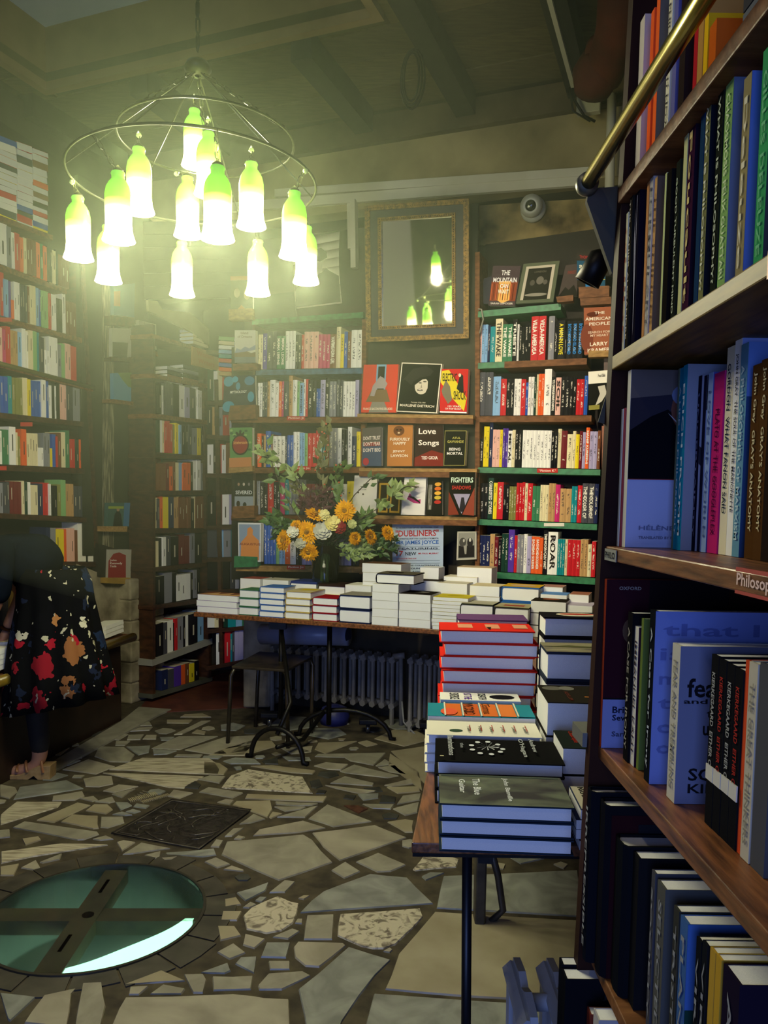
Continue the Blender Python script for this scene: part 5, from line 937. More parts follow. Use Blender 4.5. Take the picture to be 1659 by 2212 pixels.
o = MB().slab((X0-.012, 1.17, ZS['s3']-.022), (.001, 0, 0), (0, .06, 0), (0, 0, .018)).build('shelf_label', flat('8a8a84'), RC); text('PHILO', quad((X0-.0128, 1.225, ZS['s3']-.018), (0, -.05, 0), (0, 0, .01)), '2c2c2c', o)
def rbook(sh, px, D, th, ty, col, label, title=None, tcol='e8e0cc', cw=.15, kind='soft', art=None, tspan=(.08, .9), zoff=0, lean=0):
    """spine's far-left edge at pixel px and depth D; th thickness towards the camera; ty pixel of the top"""
    X = (front(px, 1100, D)).x; z0 = ZS[sh]+zoff; z1 = front(px, ty, D).z; h = z1-z0
    # x axis: thickness towards camera (-Y); y axis: into the case (+X); z up
    o = V((X, D, z0)); up = UP*h+V((lean, 0, 0))
    b = book(kind, o, V((0, -th*.97, 0)), V((cw, 0, 0)), up, col, label, name='philosophy_book' if kind == 'soft' else 'hardback')
    if title:
        tw = min(th*.42, .011); c0 = o+V((-.0012, -th/2+tw/2 , 0))+up*tspan[1]
        text(title, quad(V((X-.0012, D-th*.485+tw/2, z0))+up*tspan[1], -up*(tspan[1]-tspan[0]), V((0, -tw, 0))), tcol, b)
    if art:
        q = lambda u, v, k: V((X+cw*u, D-th*.97-.0004*(k+1), z0))+up*v
        mats = []; mb = MB(); k = 0
        for e in art:
            if e[0] == 'text': continue
            cm_ = flat(e[-1], .4)
            if cm_ not in mats: mats.append(cm_)
            k += 1
            pts = [(e[1], e[2]), (e[3], e[2]), (e[3], e[4]), (e[1], e[4])] if e[0] == 'rect' else ([(e[1]+e[3]*math.cos(a*math.pi/8), e[2]+e[4]*math.sin(a*math.pi/8)) for a in range(16)] if e[0] == 'ell' else e[1])
            mb.poly([q(u, v, k) for u, v in pts], mats.index(cm_))
        if mb.f: mb.build('cover_art', mats, b)
        for e in art:
            if e[0] == 'text': text(e[1], lambda x, y: q(e[2]+(e[4]-e[2])*x, e[3]+(e[5]-e[3])*y, k+2), e[6], b)
    return b
L2 = 'on upper philosophy shelf'
# S3 : the eye-level shelf
S = 's3'; L_ = 'on the eye-level philosophy shelf'
rbook(S, 1335, 1.225, .008, 884, 'd0ccb8', 'thin cream booklet first at the far end '+L_, cw=.1)
rbook(S, 1340, 1.216, .007, 882, '8c3c44', 'thin rose-bottomed booklet second at the far end '+L_, cw=.1)
rbook(S, 1346, 1.205, .016, 802, 'b8b6b0', 'paperback showing a dark-suited man above a pale blue panel', cw=.155, art=((R_, 0, 0, 1, .385, '9aa4c8'), (R_, 0, .385, 1, .39, '8c3c34'), (R_, 0, .39, 1, 1, '2c2a34'), ('p', [(0, .84), (1, .9), (1, 1), (0, 1)], '5c5450'), ('p', [(.0, .39), (.0, .66), (.2, .74), (.36, .78), (.62, .66), (.9, .5), (1, .39)], '0f0f14'), ('ell', .55, .78, .16, .12, '6c4438'), ('ell', .52, .86, .13, .06, '6a7490'), ('p', [(.36, .76), (.4, .74), (.66, .6), (.64, .58)], 'a8a8b0'), (T, 'HÉLÈNE', .12, .1, .46, .13, '5a6488'), (T, 'TRANSLATED BY BEVERLEY', .12, .05, .6, .065, '5a6488')))
rbook(S, 1453, 1.155, .006, 797, '5c6a5c', 'thin patterned spine against the bright blue pair '+L_, cw=.08)
rbook(S, 1457, 1.149, .014, 796, '1a7c9c', 'bright blue paperback, farther of a pair '+L_, 'A LIFE IN PHILOSOPHY', 'a8c8d0')
rbook(S, 1464, 1.134, .016, 790, '1c86a8', 'bright blue grey-sided paperback, nearer of a pair '+L_, 'ERICH FROMM', 'd0e4e8', cw=.19, art=((R_, 0, 0, 1, 1, '7c8290'),))
rbook(S, 1497, 1.116, .012, 813, '12142a', 'slim black-blue paperback '+L_, 'UNCERTAINTY', '6c7090', cw=.12, art=((R_, 0, 0, 1, 1, '7a7c8c'), ('p', [(0, .6), (.0, .5), (.2, .4), (.1, .56)], '24242c')))
rbook(S, 1509, 1.102, .010, 812, '15162e', 'second slim dark paperback with a portrait side '+L_, cw=.12, art=((R_, 0, 0, 1, 1, '8088a0'), ('p', [(.0, .8), (.2, .9), (.3, 1), (0, 1)], '14141c')))
rbook(S, 1518, 1.090, .016, 807, '8ea6d0', 'light blue paperback beside the magenta one '+L_, 'LOVE OF WORLD', '4c5c88', art=((R_, 0, 0, 1, 1, '4a4c8c'),))
rbook(S, 1531, 1.071, .032, 808, 'b42468', 'magenta book Plato at the Googleplex'.replace('Googleplex', 'computer age')+' '+L_, 'PLATO AT THE GOOGLEPLEX', '4c1434', tspan=(.1, .8))
rbook(S, 1556, 1.037, .022, 752, 'd8ceb0', 'cream book What Fanon Said '+L_, 'GORDON  WHAT FANON SAID', '24303c', tspan=(.2, .92), cw=.13)
rbook(S, 1572, 1.013, .020, 728, 'e2e0dc', 'tall white book The Soul of the Marionette '+L_, 'JOHN GRAY  THE SOUL OF THE MARIONETTE', '3c3c40', tspan=(.2, .92), cw=.18, art=((R_, 0, 0, 1, 1, '8494c4'), (R_, .04, 0, .2, .95, '88a8b8')))
rbook(S, 1585, .990, .020, 745, '5c88a0', 'grey-blue book with a dark sea cover side '+L_, 'A PHILOSOPHER OF MARXISM', 'a8c0c8', cw=.14, art=((R_, 0, 0, 1, .75, '2c4468'), (R_, 0, .75, 1, 1, '5c78b0')))
rbook(S, 1612, .955, .022, 790, '4a3018', "brown paperback Gray's Anatomy, farther copy", "John Gray  GRAY'S ANATOMY", 'c8bc94', tspan=(.14, .96))
rbook(S, 1630, .932, .022, 778, '4c321a', "brown paperback Gray's Anatomy, nearer copy", "John Gray  GRAY'S ANATOMY", 'c8bc94', tspan=(.14, .96))
rbook(S, 1648, .909, .03, 765, '241c18', 'black-brown book cut off at the frame edge '+L_)
rbook(S, 1672, .878, .03, 760, '302420', 'dark book beyond the frame edge '+L_)
# S2
S = 's2'; L_ = 'on the second philosophy shelf'
y = 1.225
for px, th, ty, col, lb, ti, tc, cw, art in (
    (1330, .010, 462, 'c8c4a8', 'thin cream spine first at the far end', 'GUIDE', '8c4c3c', .14, None),
    (1336, .014, 400, '24211c', 'black book The Cahier and others', 'THE CAHIER ALEXANDRE', 'a8a090', .14, None),
    (1347, .022, 392, '14121e', 'glossy black volume seven with a blue sheen', '7', '8c8ca0', .14, None),
    (1371, .010, 396, 'a8784c', 'tan spine beside the glossy black volume', None, None, .12, None),
    (1377, .014, 372, 'a4a09c', 'light grey spine beside the tan one', 'FORMULARY', '5c5854', .12, None),
    (1387, .010, 386, 'b08858', 'orange-tan book The Thinker', 'THE THINKER', '4c341c', .16, ((R_, 0, 0, 1, 1, '5c4a40'),)),
    (1408, .007, 376, 'a8b07c', 'thin pale green spine', None, None, .14, None),
    (1412, .018, 375, '181614', 'black book patterned with grey bars and an orange disc', None, None, .1, ((R_, .1, .2, .5, .23, '5c5c5c'), (R_, .1, .32, .5, .35, '5c5c5c'), (R_, .1, .44, .5, .47, '5c5c5c'), ('ell', .5, .6, .14, .06, 'a84830'))),
    (1431, .014, 352, '1f231c', 'dark green-black book Good Turbulent Mind', 'GOOD TURBULENT MIND', 'a8b09c', .14, None),
    (1445, .012, 264, 'b8b884', 'tall cream-green spine', None, None, .14, None),
    (1454, .022, 247, '34182c', 'purple-black glossy book with gilt glare', 'Foucault', 'c8b478', .14, ((R_, 0, 0, 1, 1, '1c1220'),)),
    (1478, .012, 243, '1c3450', 'navy and teal spine', None, None, .14, None),
    (1488, .014, 174, '707048', 'olive book What Is Philosophy, farther copy', 'WHAT IS PHILOSOPHY?', 'd0d0b8', .15, ((R_, 0, 0, 1, 1, '151a22'),)),
    (1512, .015, 166, '20241c', 'black book What Is Philosophy, nearer copy', 'WHAT IS PHILOSOPHY?', 'b8c0a8', .15, None),
    (1527, .020, 162, '7ca05c', 'light green paperback with a grey-blue side', 'CHAOSMOSIS FELIX GUATTARI', 'c8d8a8', .17, ((R_, 0, 0, 1, 1, '5c6880'),)),
    (1564, .018, 172, '8c8058', 'tan mottled book beside the deep green one', 'Deleuze', 'd8d0b0', .16, ((R_, 0, 0, .45, 1, '5468a8'), (R_, .45, 0, 1, 1, '10161e'))),
    (1601, .020, 112, '3c9458', 'bright green book with a dotted grey side', 'GILLES DELEUZE', '74b884', .18, ((R_, 0, 0, 1, 1, '3c3c40'),)),
    (1647, .026, 120, '544c44', 'grey book cut off at the frame edge', 'Deleuze', 'd0ccc0', .16, None)):
    D = min(y, (X0+.012)*F/max(px-CX, 1)); D = max(D, y-.035); rbook(S, px, D, th, ty, col, lb+' '+L_, ti, tc or 'e8e0cc', cw=cw, art=art); y = D-th
# S1
S = 's1'; L_ = 'on the highest philosophy shelf'
y = 1.225
for px, th, ty, col, lb, ti, cw, art in (
    (1344, .022, 48, 'b0a8a0', 'white-violet spine first at the far end', None, .12, None), (1366, .014, 28, 'cc5428', 'bright orange spine, farther', None, .12, None), (1377, .014, -10, 'd05a2a', 'bright orange spine, nearer', None, .12, ((R_, 0, 0, 1, 1, '5c5854'),)),
    (1402, .014, -20, 'c8c4b0', 'white spine with black letters', 'PHILOSOPHY NOW', .12, None), (1414, .014, -30, '5a5a90', 'blue-violet spine', None, .12, None), (1428, .02, -40, '28201e', 'very dark spine', None, .1, None),
    (1457, .012, -40, '9c2028', 'thin red spine', None, .1, None), (1465, .016, -40, 'a07840', 'tan spine', None, .1, None), (1477, .012, 40, 'c8a01c', 'short yellow spine', None, .1, None), (1488, .02, 60, 'b0541c', 'short orange book', None, .1, None)):
    D = min(y, (X0+.012)*F/max(px-CX, 1)); D = max(D, y-.05); z0 = ZS[S]; rbook(S, px, D, th, min(ty, 380), col, lb+' '+L_, ti, '24201c', cw=cw, art=art); y = D-th
for i in range(3): 
    D = .86; A = V((.365, D, ZS['s1']+.03*i+.001)); book('soft', A+V((0, 0, 0)), UP*.028, V((.2, 0, 0)), V((0, -.15, 0)) if False else V((0, .16, 0))*-1, ('5c6068', '3c3c40', '6c6c70')[i], f'grey book lying flat, {nth(i)} up '+L_)
# S4
S = 's4'; L_ = 'on the lower philosophy shelf'
rbook(S, 1296, 1.30, .02, 1262, '7ca4b8', 'light blue and white spine standing out past the case end', 'THE WAVE', '24405c', cw=.02, zoff=.012)
rbook(S, 1312, 1.228, .012, 1250, '7c3020', 'tall red-brown book British history with dark portraits', None, None, cw=.19, art=((R_, 0, 0, 1, 1, '1c1618'), (R_, 0, .3, .35, 1, '30141c'), (R_, 0, 0, .5, .29, '7c84b0'), ('ell', .2, .7, .06, .07, '5c4838'), (T, 'OXFORD', .1, .94, .28, .96, '8a8078'), (T, 'British', .08, .21, .3, .25, '1c2034'), (T, 'Seventeenth', .08, .165, .46, .2, '1c2034'), (T, 'Sarah', .08, .07, .24, .1, '3c4058')))
rbook(S, 1366, 1.165, .022, 1321, '151416', 'black paperback with a white sticker at its foot', 'A CASE FOR IRONY', '8c8880', cw=.11)
rbook(S, 1382, 1.142, .018, 1352, 'c0bcb4', 'half white half purple Kant book', 'IMMANUEL KANT', '3c3034', cw=.10, art=((R_, 0, 0, 1, 1, '2c1424'),))
rbook(S, 1396, 1.12, .01, 1335, '5c6c34', 'thin yellow-green pages behind the Kant book', cw=.1)
rbook(S, 1414, 1.075, .022, 1316, '16181c', 'black-spined book with a large blue typewriter-lettered cover', 'A Case for Irony', 'a8b0b8', cw=.26, art=((R_, 0, 0, 1, 1, '6c7cb8'), (T, 'that I am', .04, .86, .9, .93, '54609a'), (T, 'is', .03, .72, .16, .79, '54609a'), (T, 'me', .03, .58, .2, .63, '54609a'), (T, 'th', .03, .44, .18, .51, '54609a'), (T, 'co', .03, .3, .18, .35, '54609a'), (T, 'ou', .03, .18, .18, .23, '54609a')))
rbook(S, 1466, 1.01, .028, 1388, 'b8b4a8', 'white Kierkegaard book Fear and Trembling', 'FEAR AND TREMBLING', '8a8678', cw=.2, art=((R_, 0, 0, 1, 1, '6c7088'), (T, 'fear', .05, .68, .3, .8, '17171c'), (T, 'and the', .03, .64, .36, .67, '17171c'), (T, 'the', .18, .55, .34, .61, '17171c'), (T, 'unknown', .16, .44, .5, .53, '17171c'), (T, 'SOREN', .08, .15, .5, .23, '17171c'), (T, 'KIERKEGAARD', .08, .07, .9, .13, '17171c')))
y = .925
for i, px in enumerate((1553, 1570, 1588, 1606)):
    b_ = rbook(S, px, y, .02, 1412+i*10, '18181a', f'black classic paperback with a white band, {nth(i)} of four '+L_, 'KIERKEGAARD  EITHER OR', 'a03028' if i % 2 else '9c9c98', tspan=(.32, .9)); X = front(px, 1100, y).x
    MB().slab((X-.0015, y-.0194, ZS[S]+.055), (.0015, 0, 0), (0, .0192, 0), (0, 0, .018)).build('white_band', flat('c4c0b4'), b_); y -= .0205
rbook(S, 1628, y, .01, 1425, 'c84a28', 'narrow orange stripe spine '+L_); rbook(S, 1636, y-.011, .02, 1428, 'b8b09c', 'cream spine with faint lettering '+L_, 'THE GREAT THINKERS', '8a8474'); rbook(S, 1660, y-.034, .03, 1430, '4c4c50', 'grey book beyond the frame edge '+L_)
# S5 : tall dark hardbacks with cream tops
S = 's5'; L_ = 'on the shelf below the wooden one'
y = 1.225
for px, th, ty, col, lb, kind, cw, tt in ((1287, .030, 1698, '14161c', 'black hardback with a red headcap', 'hard', .17, 'IRREPRESSIBLE'), (1315, .04, 1722, '15151a', 'thick black hardback with a maroon side', 'hard', .17, None), (1352, .05, 1800, '14161a', 'very thick black hardback', 'hard', .16, None),
    (1398, .026, 1838, '1a1a1c', 'black book with a red tip on its spine', 'soft', .16, None), (1441, .014, 1878, '44444a', 'grey paperback, farther of two', 'soft', .14, 'SOCIETY'), (1455, .03, 1900, '50504c', 'grey paperback with pale yellow pages', 'soft', .15, 'SELECTED'),
    (1494, .018, 1955, '383834', 'dark olive paperback', 'soft', .15, 'TRISTES'), (1510, .024, 1976, '3c5c90', 'paperback with a blue to green cover side', 'soft', .17, 'PLANET'), (1548, .014, 2022, '181a1e', 'slim black spine before the yellow pair', 'soft', .14, 'VIRILIO'),
    (1562, .014, 2030, '1a1c20', 'second slim black spine before the yellow pair', 'soft', .14, 'VIRILIO'), (1580, .014, 2045, 'b08c34', 'yellow-brown spine, farther', 'soft', .14, None), (1594, .014, 2060, 'b48e30', 'yellow-brown spine, nearer', 'soft', .14, None), (1612, .04, 2082, '1e1828', 'dark violet book at the lower frame corner', 'soft', .16, 'Arendt')):
    D = min(y, (X0+.02)*F/max(px-CX, 1)); D = max(D, y-.06); art = None
    if 'blue to green' in lb: art = ((R_, 0, .5, .5, 1, '4468a4'), (R_, .0, 0, .6, .5, '1c3c34'))
    if 'maroon' in lb: art = ((R_, .06, 0, 1, .95, '2a1216'), (R_, .3, .78, 1, .9, '1c1c20'))
    rbook(S, px, D, th, ty, col, lb+' '+L_, tt, '8a8c90', cw=cw, kind=kind, art=art); y = D-th
# S6
S = 's6'; L_ = 'on the bottom shelf'
rbook(S, 1240, 1.262, .022, 2068, '14161c', 'dark navy book first at the far end '+L_, None, cw=.16); rbook(S, 1246, 1.238, .03, 2092, '131419', 'black hardback with thin capitals '+L_, None, cw=.17, art=((T, 'A I', .4, .6, .7, .72, '2c3038'), (T, 'JAMES', .35, .84, .8, .88, '2c3038')))
rbook(S, 1307, 1.19, .02, 2175, '6c3024', 'red-brown short book '+L_, cw=.12); rbook(S, 1322, 1.165, .03, 2178, 'a8a4a4', 'white short book with a brown ring '+L_, cw=.12)
MB().slab((X0-.03, YF+.02, ZS['s4']-.012), (.09, 0, 0), (0, .07, 0), (0, 0, .0235)).build('shelf_bracket', flat('6c6c68'), RC)
# brass rail and its grey bracket
r0 = front(1272, 392, 1.26); rd = V((.012, -1, 0)).normalized(); RL = thing('ladder_rail', 'shiny brass ladder rail running along the upper philosophy shelves', 'rail', r0)
MB().tube([r0, r0+V((0.0, -1.0, 0))+V((-.0, 0, 0))], .0115, 20).build('brass_tube', BRASS, RL, smooth=True)
MB().lathe(r0+V((0, .02, 0)), [(.016, 0), (.018, .008), (.016, .02)], 20, axis=(0, -1, 0)).build('end_collar', mat('grey_steel', '6c6c60', .4, metal=.7), RL, smooth=True)
q = [front(x, y_, 1.275) for x, y_ in ((1272, 408), (1340, 402), (1340, 605), (1322, 590), (1268, 435))]; MB().prism(q, (0, .012, 0)).build('bracket_plate', mat('grey_painted_steel', '46443c', .7, spec=.05), RL)
q = [front(x, y_, 1.2602) for x, y_ in ((1292, 912), (1345, 925), (1345, 770), (1326, 800))]; tag(MB().prism(q, (0, .004, 0)).build('hanging_board', mat('grey_painted_steel')), 'small grey angled board hanging at the far end of the philosophy bookcase', 'board')
sp = front(1288, 575, 1.6); SL = thing('spot_lamp', 'small black clip spotlight in front of the Family Madness book', 'spotlight', sp); MB().lathe(sp, [(.012, -.03), (.024, -.02), (.026, .035), (.022, .036), (.018, .0)], 16, axis=(-.5, .3, -1)).build('lamp_head', BLACKM, SL, smooth=True); MB().tube([sp, sp+V((.05, -.1, .02)), V((X0+.03, YF+.02, sp.z+.03))], .005, 6).build('lamp_arm', BLACKM, SL)
for d_ in ((-.25, 2.0, 3.62), (-.9, .3, 3.6)):
    c_ = V(d_); t_ = thing('ceiling_spotlight', 'black ceiling spotlight overhead '+('towards the back shelves' if d_[1] > 1 else 'over the near bookcase'), 'spotlight', c_); MB().lathe(c_+UP*.02, [(.06, 0), (.07, .02), (.05, .14), (.02, .16)], 16, cap=False).build('lamp_head', BLACKM, t_, smooth=True); MB().tube([c_+UP*.16, V((c_.x, c_.y, CEIL+.05))], .01, 6).build('stem', BLACKM, t_)
# ================================================================ chandelier
CD = 2.65; cc = front(420, 393, CD); hub = front(427, 150, CD); R1 = 253*CD/F; c2 = front(447, 305, CD); R2 = 180*CD/F
CH = thing('chandelier', 'iron ring chandelier hung with glowing green glass bottle lamps', 'chandelier', cc)
IRON = mat('thin_olive_iron', '2c2c1c', .4, '3c3a24', 30, metal=.5)
circ = lambda c, r, n: [c+V((math.cos(2*math.pi*i/n), math.sin(2*math.pi*i/n), 0))*r for i in range(n)]
MB().tube(circ(cc, R1, 72), .0045, 6, closed=True).build('outer_ring', IRON, CH, smooth=True); MB().tube(circ(c2, R2, 60), .004, 6, closed=True).build('inner_ring', IRON, CH, smooth=True)
MB().lathe(hub, [(.01, .03), (.035, .02), (.045, 0), (.03, -.015), (.01, -.02)], 18, cap=False).build('hub_plate', IRON, CH, smooth=True)
def chain(a, b, par, step=.028, r=.0022, nm='chain'):
    a, b = V(a), V(b); n = max(2, int((b-a).length/step)); d = (b-a).normalized(); x = d.orthogonal().normalized(); y_ = d.cross(x); mb = MB()
    for i in range(n):
        c = a+(b-a)*((i+.5)/n); e = x if i % 2 else y_; L = (b-a).length/n*.62
        mb.tube([c+d*L*math.cos(t)+e*.007*math.sin(t) for t in [k*math.pi/3 for k in range(6)]], r, 3, closed=True)
    return mb.build(nm, IRON, par)
chain(hub+UP*.06, V((hub.x, hub.y, CEIL+.36)), CH, .05, .004)
for i in range(6):
    a = 2*math.pi*(i+.3)/6; MB().tube([hub, cc+V((math.cos(a), math.sin(a), 0))*R1], .0028, 4).build('suspension_rod', IRON, CH)
    if i % 2: chain(hub, c2+V((math.cos(a+.4), math.sin(a+.4), 0))*R2, CH)
gs = bpy.data.materials.new('lit_green_glass'); gs.use_nodes = True; nt = gs.node_tree; b = nt.nodes['Principled BSDF']; tc = nt.nodes.new('ShaderNodeTexCoord'); sx = nt.nodes.new('ShaderNodeSeparateXYZ'); rp = nt.nodes.new('ShaderNodeValToRGB')
nt.links.new(tc.outputs['Object'], sx.inputs[0]); mr = nt.nodes.new('ShaderNodeMapRange'); mr.inputs[1].default_value = -.2; mr.inputs[2].default_value = 0
nt.links.new(sx.outputs[2], mr.inputs[0]); nt.links.new(mr.outputs[0], rp.inputs[0]); cr = rp.color_ramp
cr.elements[0].position = 0; cr.elements[0].color = (13, 13, 6.5, 1); cr.elements[1].position = 1; cr.elements[1].color = (.14, .5, .03, 1)
for p_, c_ in ((.38, (8, 8, 2.6, 1)), (.5, (2.2, 3.2, .5, 1)), (.6, (.42, 1.15, .06, 1))): e = cr.elements.new(p_); e.color = c_
nt.links.new(rp.outputs[0], b.inputs['Emission Color']); b.inputs['Emission Strength'].default_value = 1; b.inputs['Base Color'].default_value = (.2, .45, .08, 1); b.inputs['Roughness'].default_value = .15
prof = [(.019, 0), (.021, -.005), (.019, -.010), (.019, -.02), (.027, -.03), (.035, -.045), (.039, -.065), (.0395, -.09), (.0385, -.12), (.038, -.15), (.041, -.175), (.048, -.197), (.045, -.197), (.036, -.165), (.034, -.08)]
LAMPS = ((168, 425, 552), (255, 372, 512), (300, 320, 450), (233, 488, 603), (420, 237, 350), (450, 287, 412), (405, 383, 503), (470, 360, 508), (543, 352, 482), (636, 415, 547), (662, 490, 605), (393, 523, 633), (557, 520, 630))
for i, (x_, t_, b_) in enumerate(LAMPS):
    D = .335/((b_-t_)/1000); D = min(max(D, 2.2), 3.1)
    p = front(x_, t_, D); L = MB(); L.lathe((0, 0, 0), prof, 22, cap=False); lo = L.build('bottle_lamp', gs, smooth=True); lo.location = p; lo.parent = CH; lo.matrix_parent_inverse = WM(CH).inverted(); WMD[lo.name] = Matrix.Translation(p)
    pt_ = cc if abs(p.z-cc.z) < .9 else c2; dxy = V((p.x-cc.x, p.y-cc.y, 0)); inner = i in (4, 5, 6); cen, rr = (c2, R2) if inner else (cc, R1)
    dv = V((p.x-cen.x, p.y-cen.y, 0)); anchor = cen+dv.normalized()*rr if dv.length > .02 else cen; 
    if anchor.z < p.z: anchor = V((p.x, p.y, p.z+.05))
    chain(anchor, p, lo, .022, .0018, 'hanging_chain')
    MB().lathe(p, [(.014, 0), (.016, .006), (.006, .014), (.002, .02)], 12).build('lamp_cap', IRON, lo, smooth=True)
    if i % 3 != 1: MB().lathe(anchor-UP*.012, [(.001, -.008), (.007, -.004), (.009, 0), (.007, .006), (.001, .009)], 10).build('glass_bead', mat('glass_bead', 'b8c88c', .1), lo, smooth=True)
    MB().lathe(p-UP*.15, [(.004, .012), (.017, 0), (.019, -.015), (.012, -.032), (.002, -.038)], 14).build('bulb', mat('bulb_glow', 'fff0c0', emit=25), lo, smooth=True)
    light('bottle_lamp_light', 'POINT', p-UP*.215, 9.5, (1, .92, .64), .035)
    light('bottle_lamp_upward_light', 'POINT', p+UP*.05, 1.8, (.9, 1, .5), .006).visible_glossy = False
# ================================================================ stool, radiators, roll, pipes
ST = thing('stool', 'worn black steel stool with a square seat under the back table', 'stool', floor(585, 1590))
sc_ = [hit(x, y_, V((0, 0, .45)), UP) for x, y_ in ((500, 1440), (620, 1448), (676, 1418), (560, 1408))]
MB().prism([p-UP*.012 for p in sc_], UP*.016).build('seat', mat('worn_black_seat', '1c1812', .35, '352c20', 12, bump=.1), ST, bevel=.004)
feet = [floor(x, y_) for x, y_ in ((492, 1607), (622, 1618), (672, 1585), (552, 1570))]; cs_ = sum(sc_, V())/4
for p, f_ in zip(sc_, feet): MB().tube([cs_.lerp(p, .8)-UP*.02, p.lerp(cs_, .06)-UP*.018, p.lerp(f_, .12), f_], .012, 8).build('leg', mat('worn_black_seat'), ST, smooth=True)
def radiator(label, c, d, n, nsec, pitch, z0, z1, dep, m, depthdir):
    R = thing('radiator', label, 'radiator', V((c.x, c.y, 0)))
    for i in range(nsec):
        q = c+d*pitch*i; mb = MB()
        for s_ in ((0, 1) if dep < .12 else (0, .5, 1)):
            x = q+depthdir*(dep*s_); mb.tube([V((x.x, x.y, z0+.02)), V((x.x, x.y, (z0+z1)/2)), V((x.x, x.y, z1-.02))], [.014, .012, .014], 6)
        for zz in (z0+.035, z1-.035): mb.tube([V((q.x, q.y, zz))-depthdir*.012, V((q.x, q.y, zz))+depthdir*(dep+.012)], .022, 6)
        a0 = V((q.x, q.y, z1-.03)); mb.prism([a0-depthdir*.02, a0+depthdir*(dep+.02), a0+depthdir*(dep+.012)+UP*.022, a0+depthdir*dep*.7+UP*.03, a0+depthdir*dep*.5+UP*.018, a0+depthdir*dep*.3+UP*.03, a0-depthdir*.012+UP*.022], d*.014)
        mb.build('section', m, R, smooth=False)
    for zz in (z0+.04, z1-.04):
        q = c+depthdir*dep/2; MB().tube([V((q.x, q.y, zz)), V((q.x, q.y, zz))+d*pitch*(nsec-1)], .016, 8).build('connecting_pipe', m, R, smooth=True)
    for i in (0, nsec-1):
        q = c+d*pitch*i; MB().tube([V((q.x, q.y, z0+.03)), V((q.x, q.y, 0))], .015, 6).build('foot', m, R)
    return R
RG = mat('radiator_grey_paint', '74706a', .5, '86827a', 10, bump=.05)
rc0 = back(588, 1500, .04); rc1 = back(845, 1500, .04); zb, zt2 = .09, back(700, 1402, .04).z
radiator('long grey cast iron radiator under the back table', V((rc0.x, rc0.y, 0)), U, N, 14, (rc1-rc0).length/13, zb, zt2, .1, RG, N)
rc2 = back(886, 1500, -.06); zt3 = back(900, 1417, -.06).z
radiator('shorter grey cast iron radiator beside the tall red book pile', V((rc2.x, rc2.y, 0)), U, N, 5, .062, .02, zt3, .1, RG, N)
rn = hit(1085, 2075, V((0, 0, .5)), UP); RBL = mat('radiator_pale_paint', '8c9098', .45, '9ca0a8', 8)
radiator('pale cast iron radiator seen from above beneath the near table', V((rn.x+.02, rn.y-.02, 0)), V((1, 0, 0)), N, 4, .066, .03, .52, .16, RBL, V((0, -1, 0)))
ra, rb_ = back(566, 1370, -.02), back(752, 1372, -.02); MB_ = MB().tube([ra, rb_], .068, 22).build('rolled_sheet', mat('blue_white_plastic', '7c86a8', .35, '8a94b4', 4), smooth=True); tag(MB_, 'thick blue-white rolled sheet lying on top of the long radiator', 'roll')
MB().tube([rb_, rb_+U*.002], .05, 22).build('roll_hole', flat('2c3448'), MB_)
for i, (x_, y_) in enumerate(((583, 1568), (795, 1583), (925, 1590))):
    f_ = floor(x_, y_); cst = thing('caster', ('caster wheel under the left part of the long radiator', 'caster wheel on a black block under the right part of the radiator', 'caster wheel hidden behind the tall red pile')[i], 'caster', f_)
    MB().lathe(f_+V((-.012, 0, .028)), [(.012, -.002), (.028, 0), (.028, .022), (.012, .024)], 18, axis=(1, 0, 0)).build('wheel', mat('caster_chrome', '6c6c6c', .25, metal=.8), cst, smooth=True); MB().box(f_+UP*.075, (.11, .08, .03)).build('mount_block', BLACKM, cst, bevel=.004); MB().tube([f_+UP*.03, f_+UP*.065], .01, 6).build('fork', mat('caster_chrome'), cst)
f_ = floor(705, 1572); tag(MB().lathe(f_+N*.12+UP*.0, [(.09, 0), (.1, .05), (.08, .1), (.03, .12)], 20).build('blue_bag', mat('deep_blue_plastic', '20245c', .5, '2a3070', 8, bump=.3), smooth=True), 'deep blue plastic bundle on the floor beneath the long radiator', 'bag')
mbp = MB().tube([back(868, 1515, -.03), back(872, 1560, -.03), back(900, 1590, -.1)], .006, 6).build('white_cable', flat('8c8c88'), smooth=True); tag(mbp, 'pale cable looping to the floor between the two radiators', 'cable')
vp = thing('heating_pipe', 'grey heating pipe with valve between the two radiators', 'pipe', back(866, 1590, .05)); MB().tube([V((*back(866, 1590, .05).xy, .0)), back(866, 1420, .05)], .014, 10).build('pipe_run', RG, vp, smooth=True); MB().tube([back(850, 1418, .05), back(874, 1416, .05)], .02, 10).build('valve', RG, vp, smooth=True)
RP = mat('red_brown_pipe', '3a150e', .8, '4a1e14', 6, spec=.15); rp_ = thing('drain_pipe', 'dark red-brown drain pipe with a bend high in the right corner', 'pipe', back(1310, 300, -.1))
pth = [hit(1345, -60, V((0, 3.6, 0)), V((0, 1, 0))), front(1335, 60, 3.8), front(1318, 120, 4.0), front(1300, 165, 4.1)]; MB().tube(pth, .1, 16).build('pipe_run', RP, rp_, smooth=True); MB().tube([front(1318, 100, 4.0), front(1314, 118, 4.0)], .115, 16).build('pipe_collar', RP, rp_, smooth=True)
MB().lathe(front(1288, 160, 4.1), [(.01, -.12), (.09, -.09), (.12, 0), (.09, .09), (.01, .12)], 16, axis=(.2, .1, 1)).build('pipe_elbow', RP, rp_, smooth=True)
gp = thing('white_wall_pipe', 'slim grey-white vertical pipe in the far right corner', 'pipe', back(1318, 400, .1)); MB().tube([back(1316, 420, .1), back(1322, 205, .1)], .026, 12).build('pipe_run', WP, gp, smooth=True)
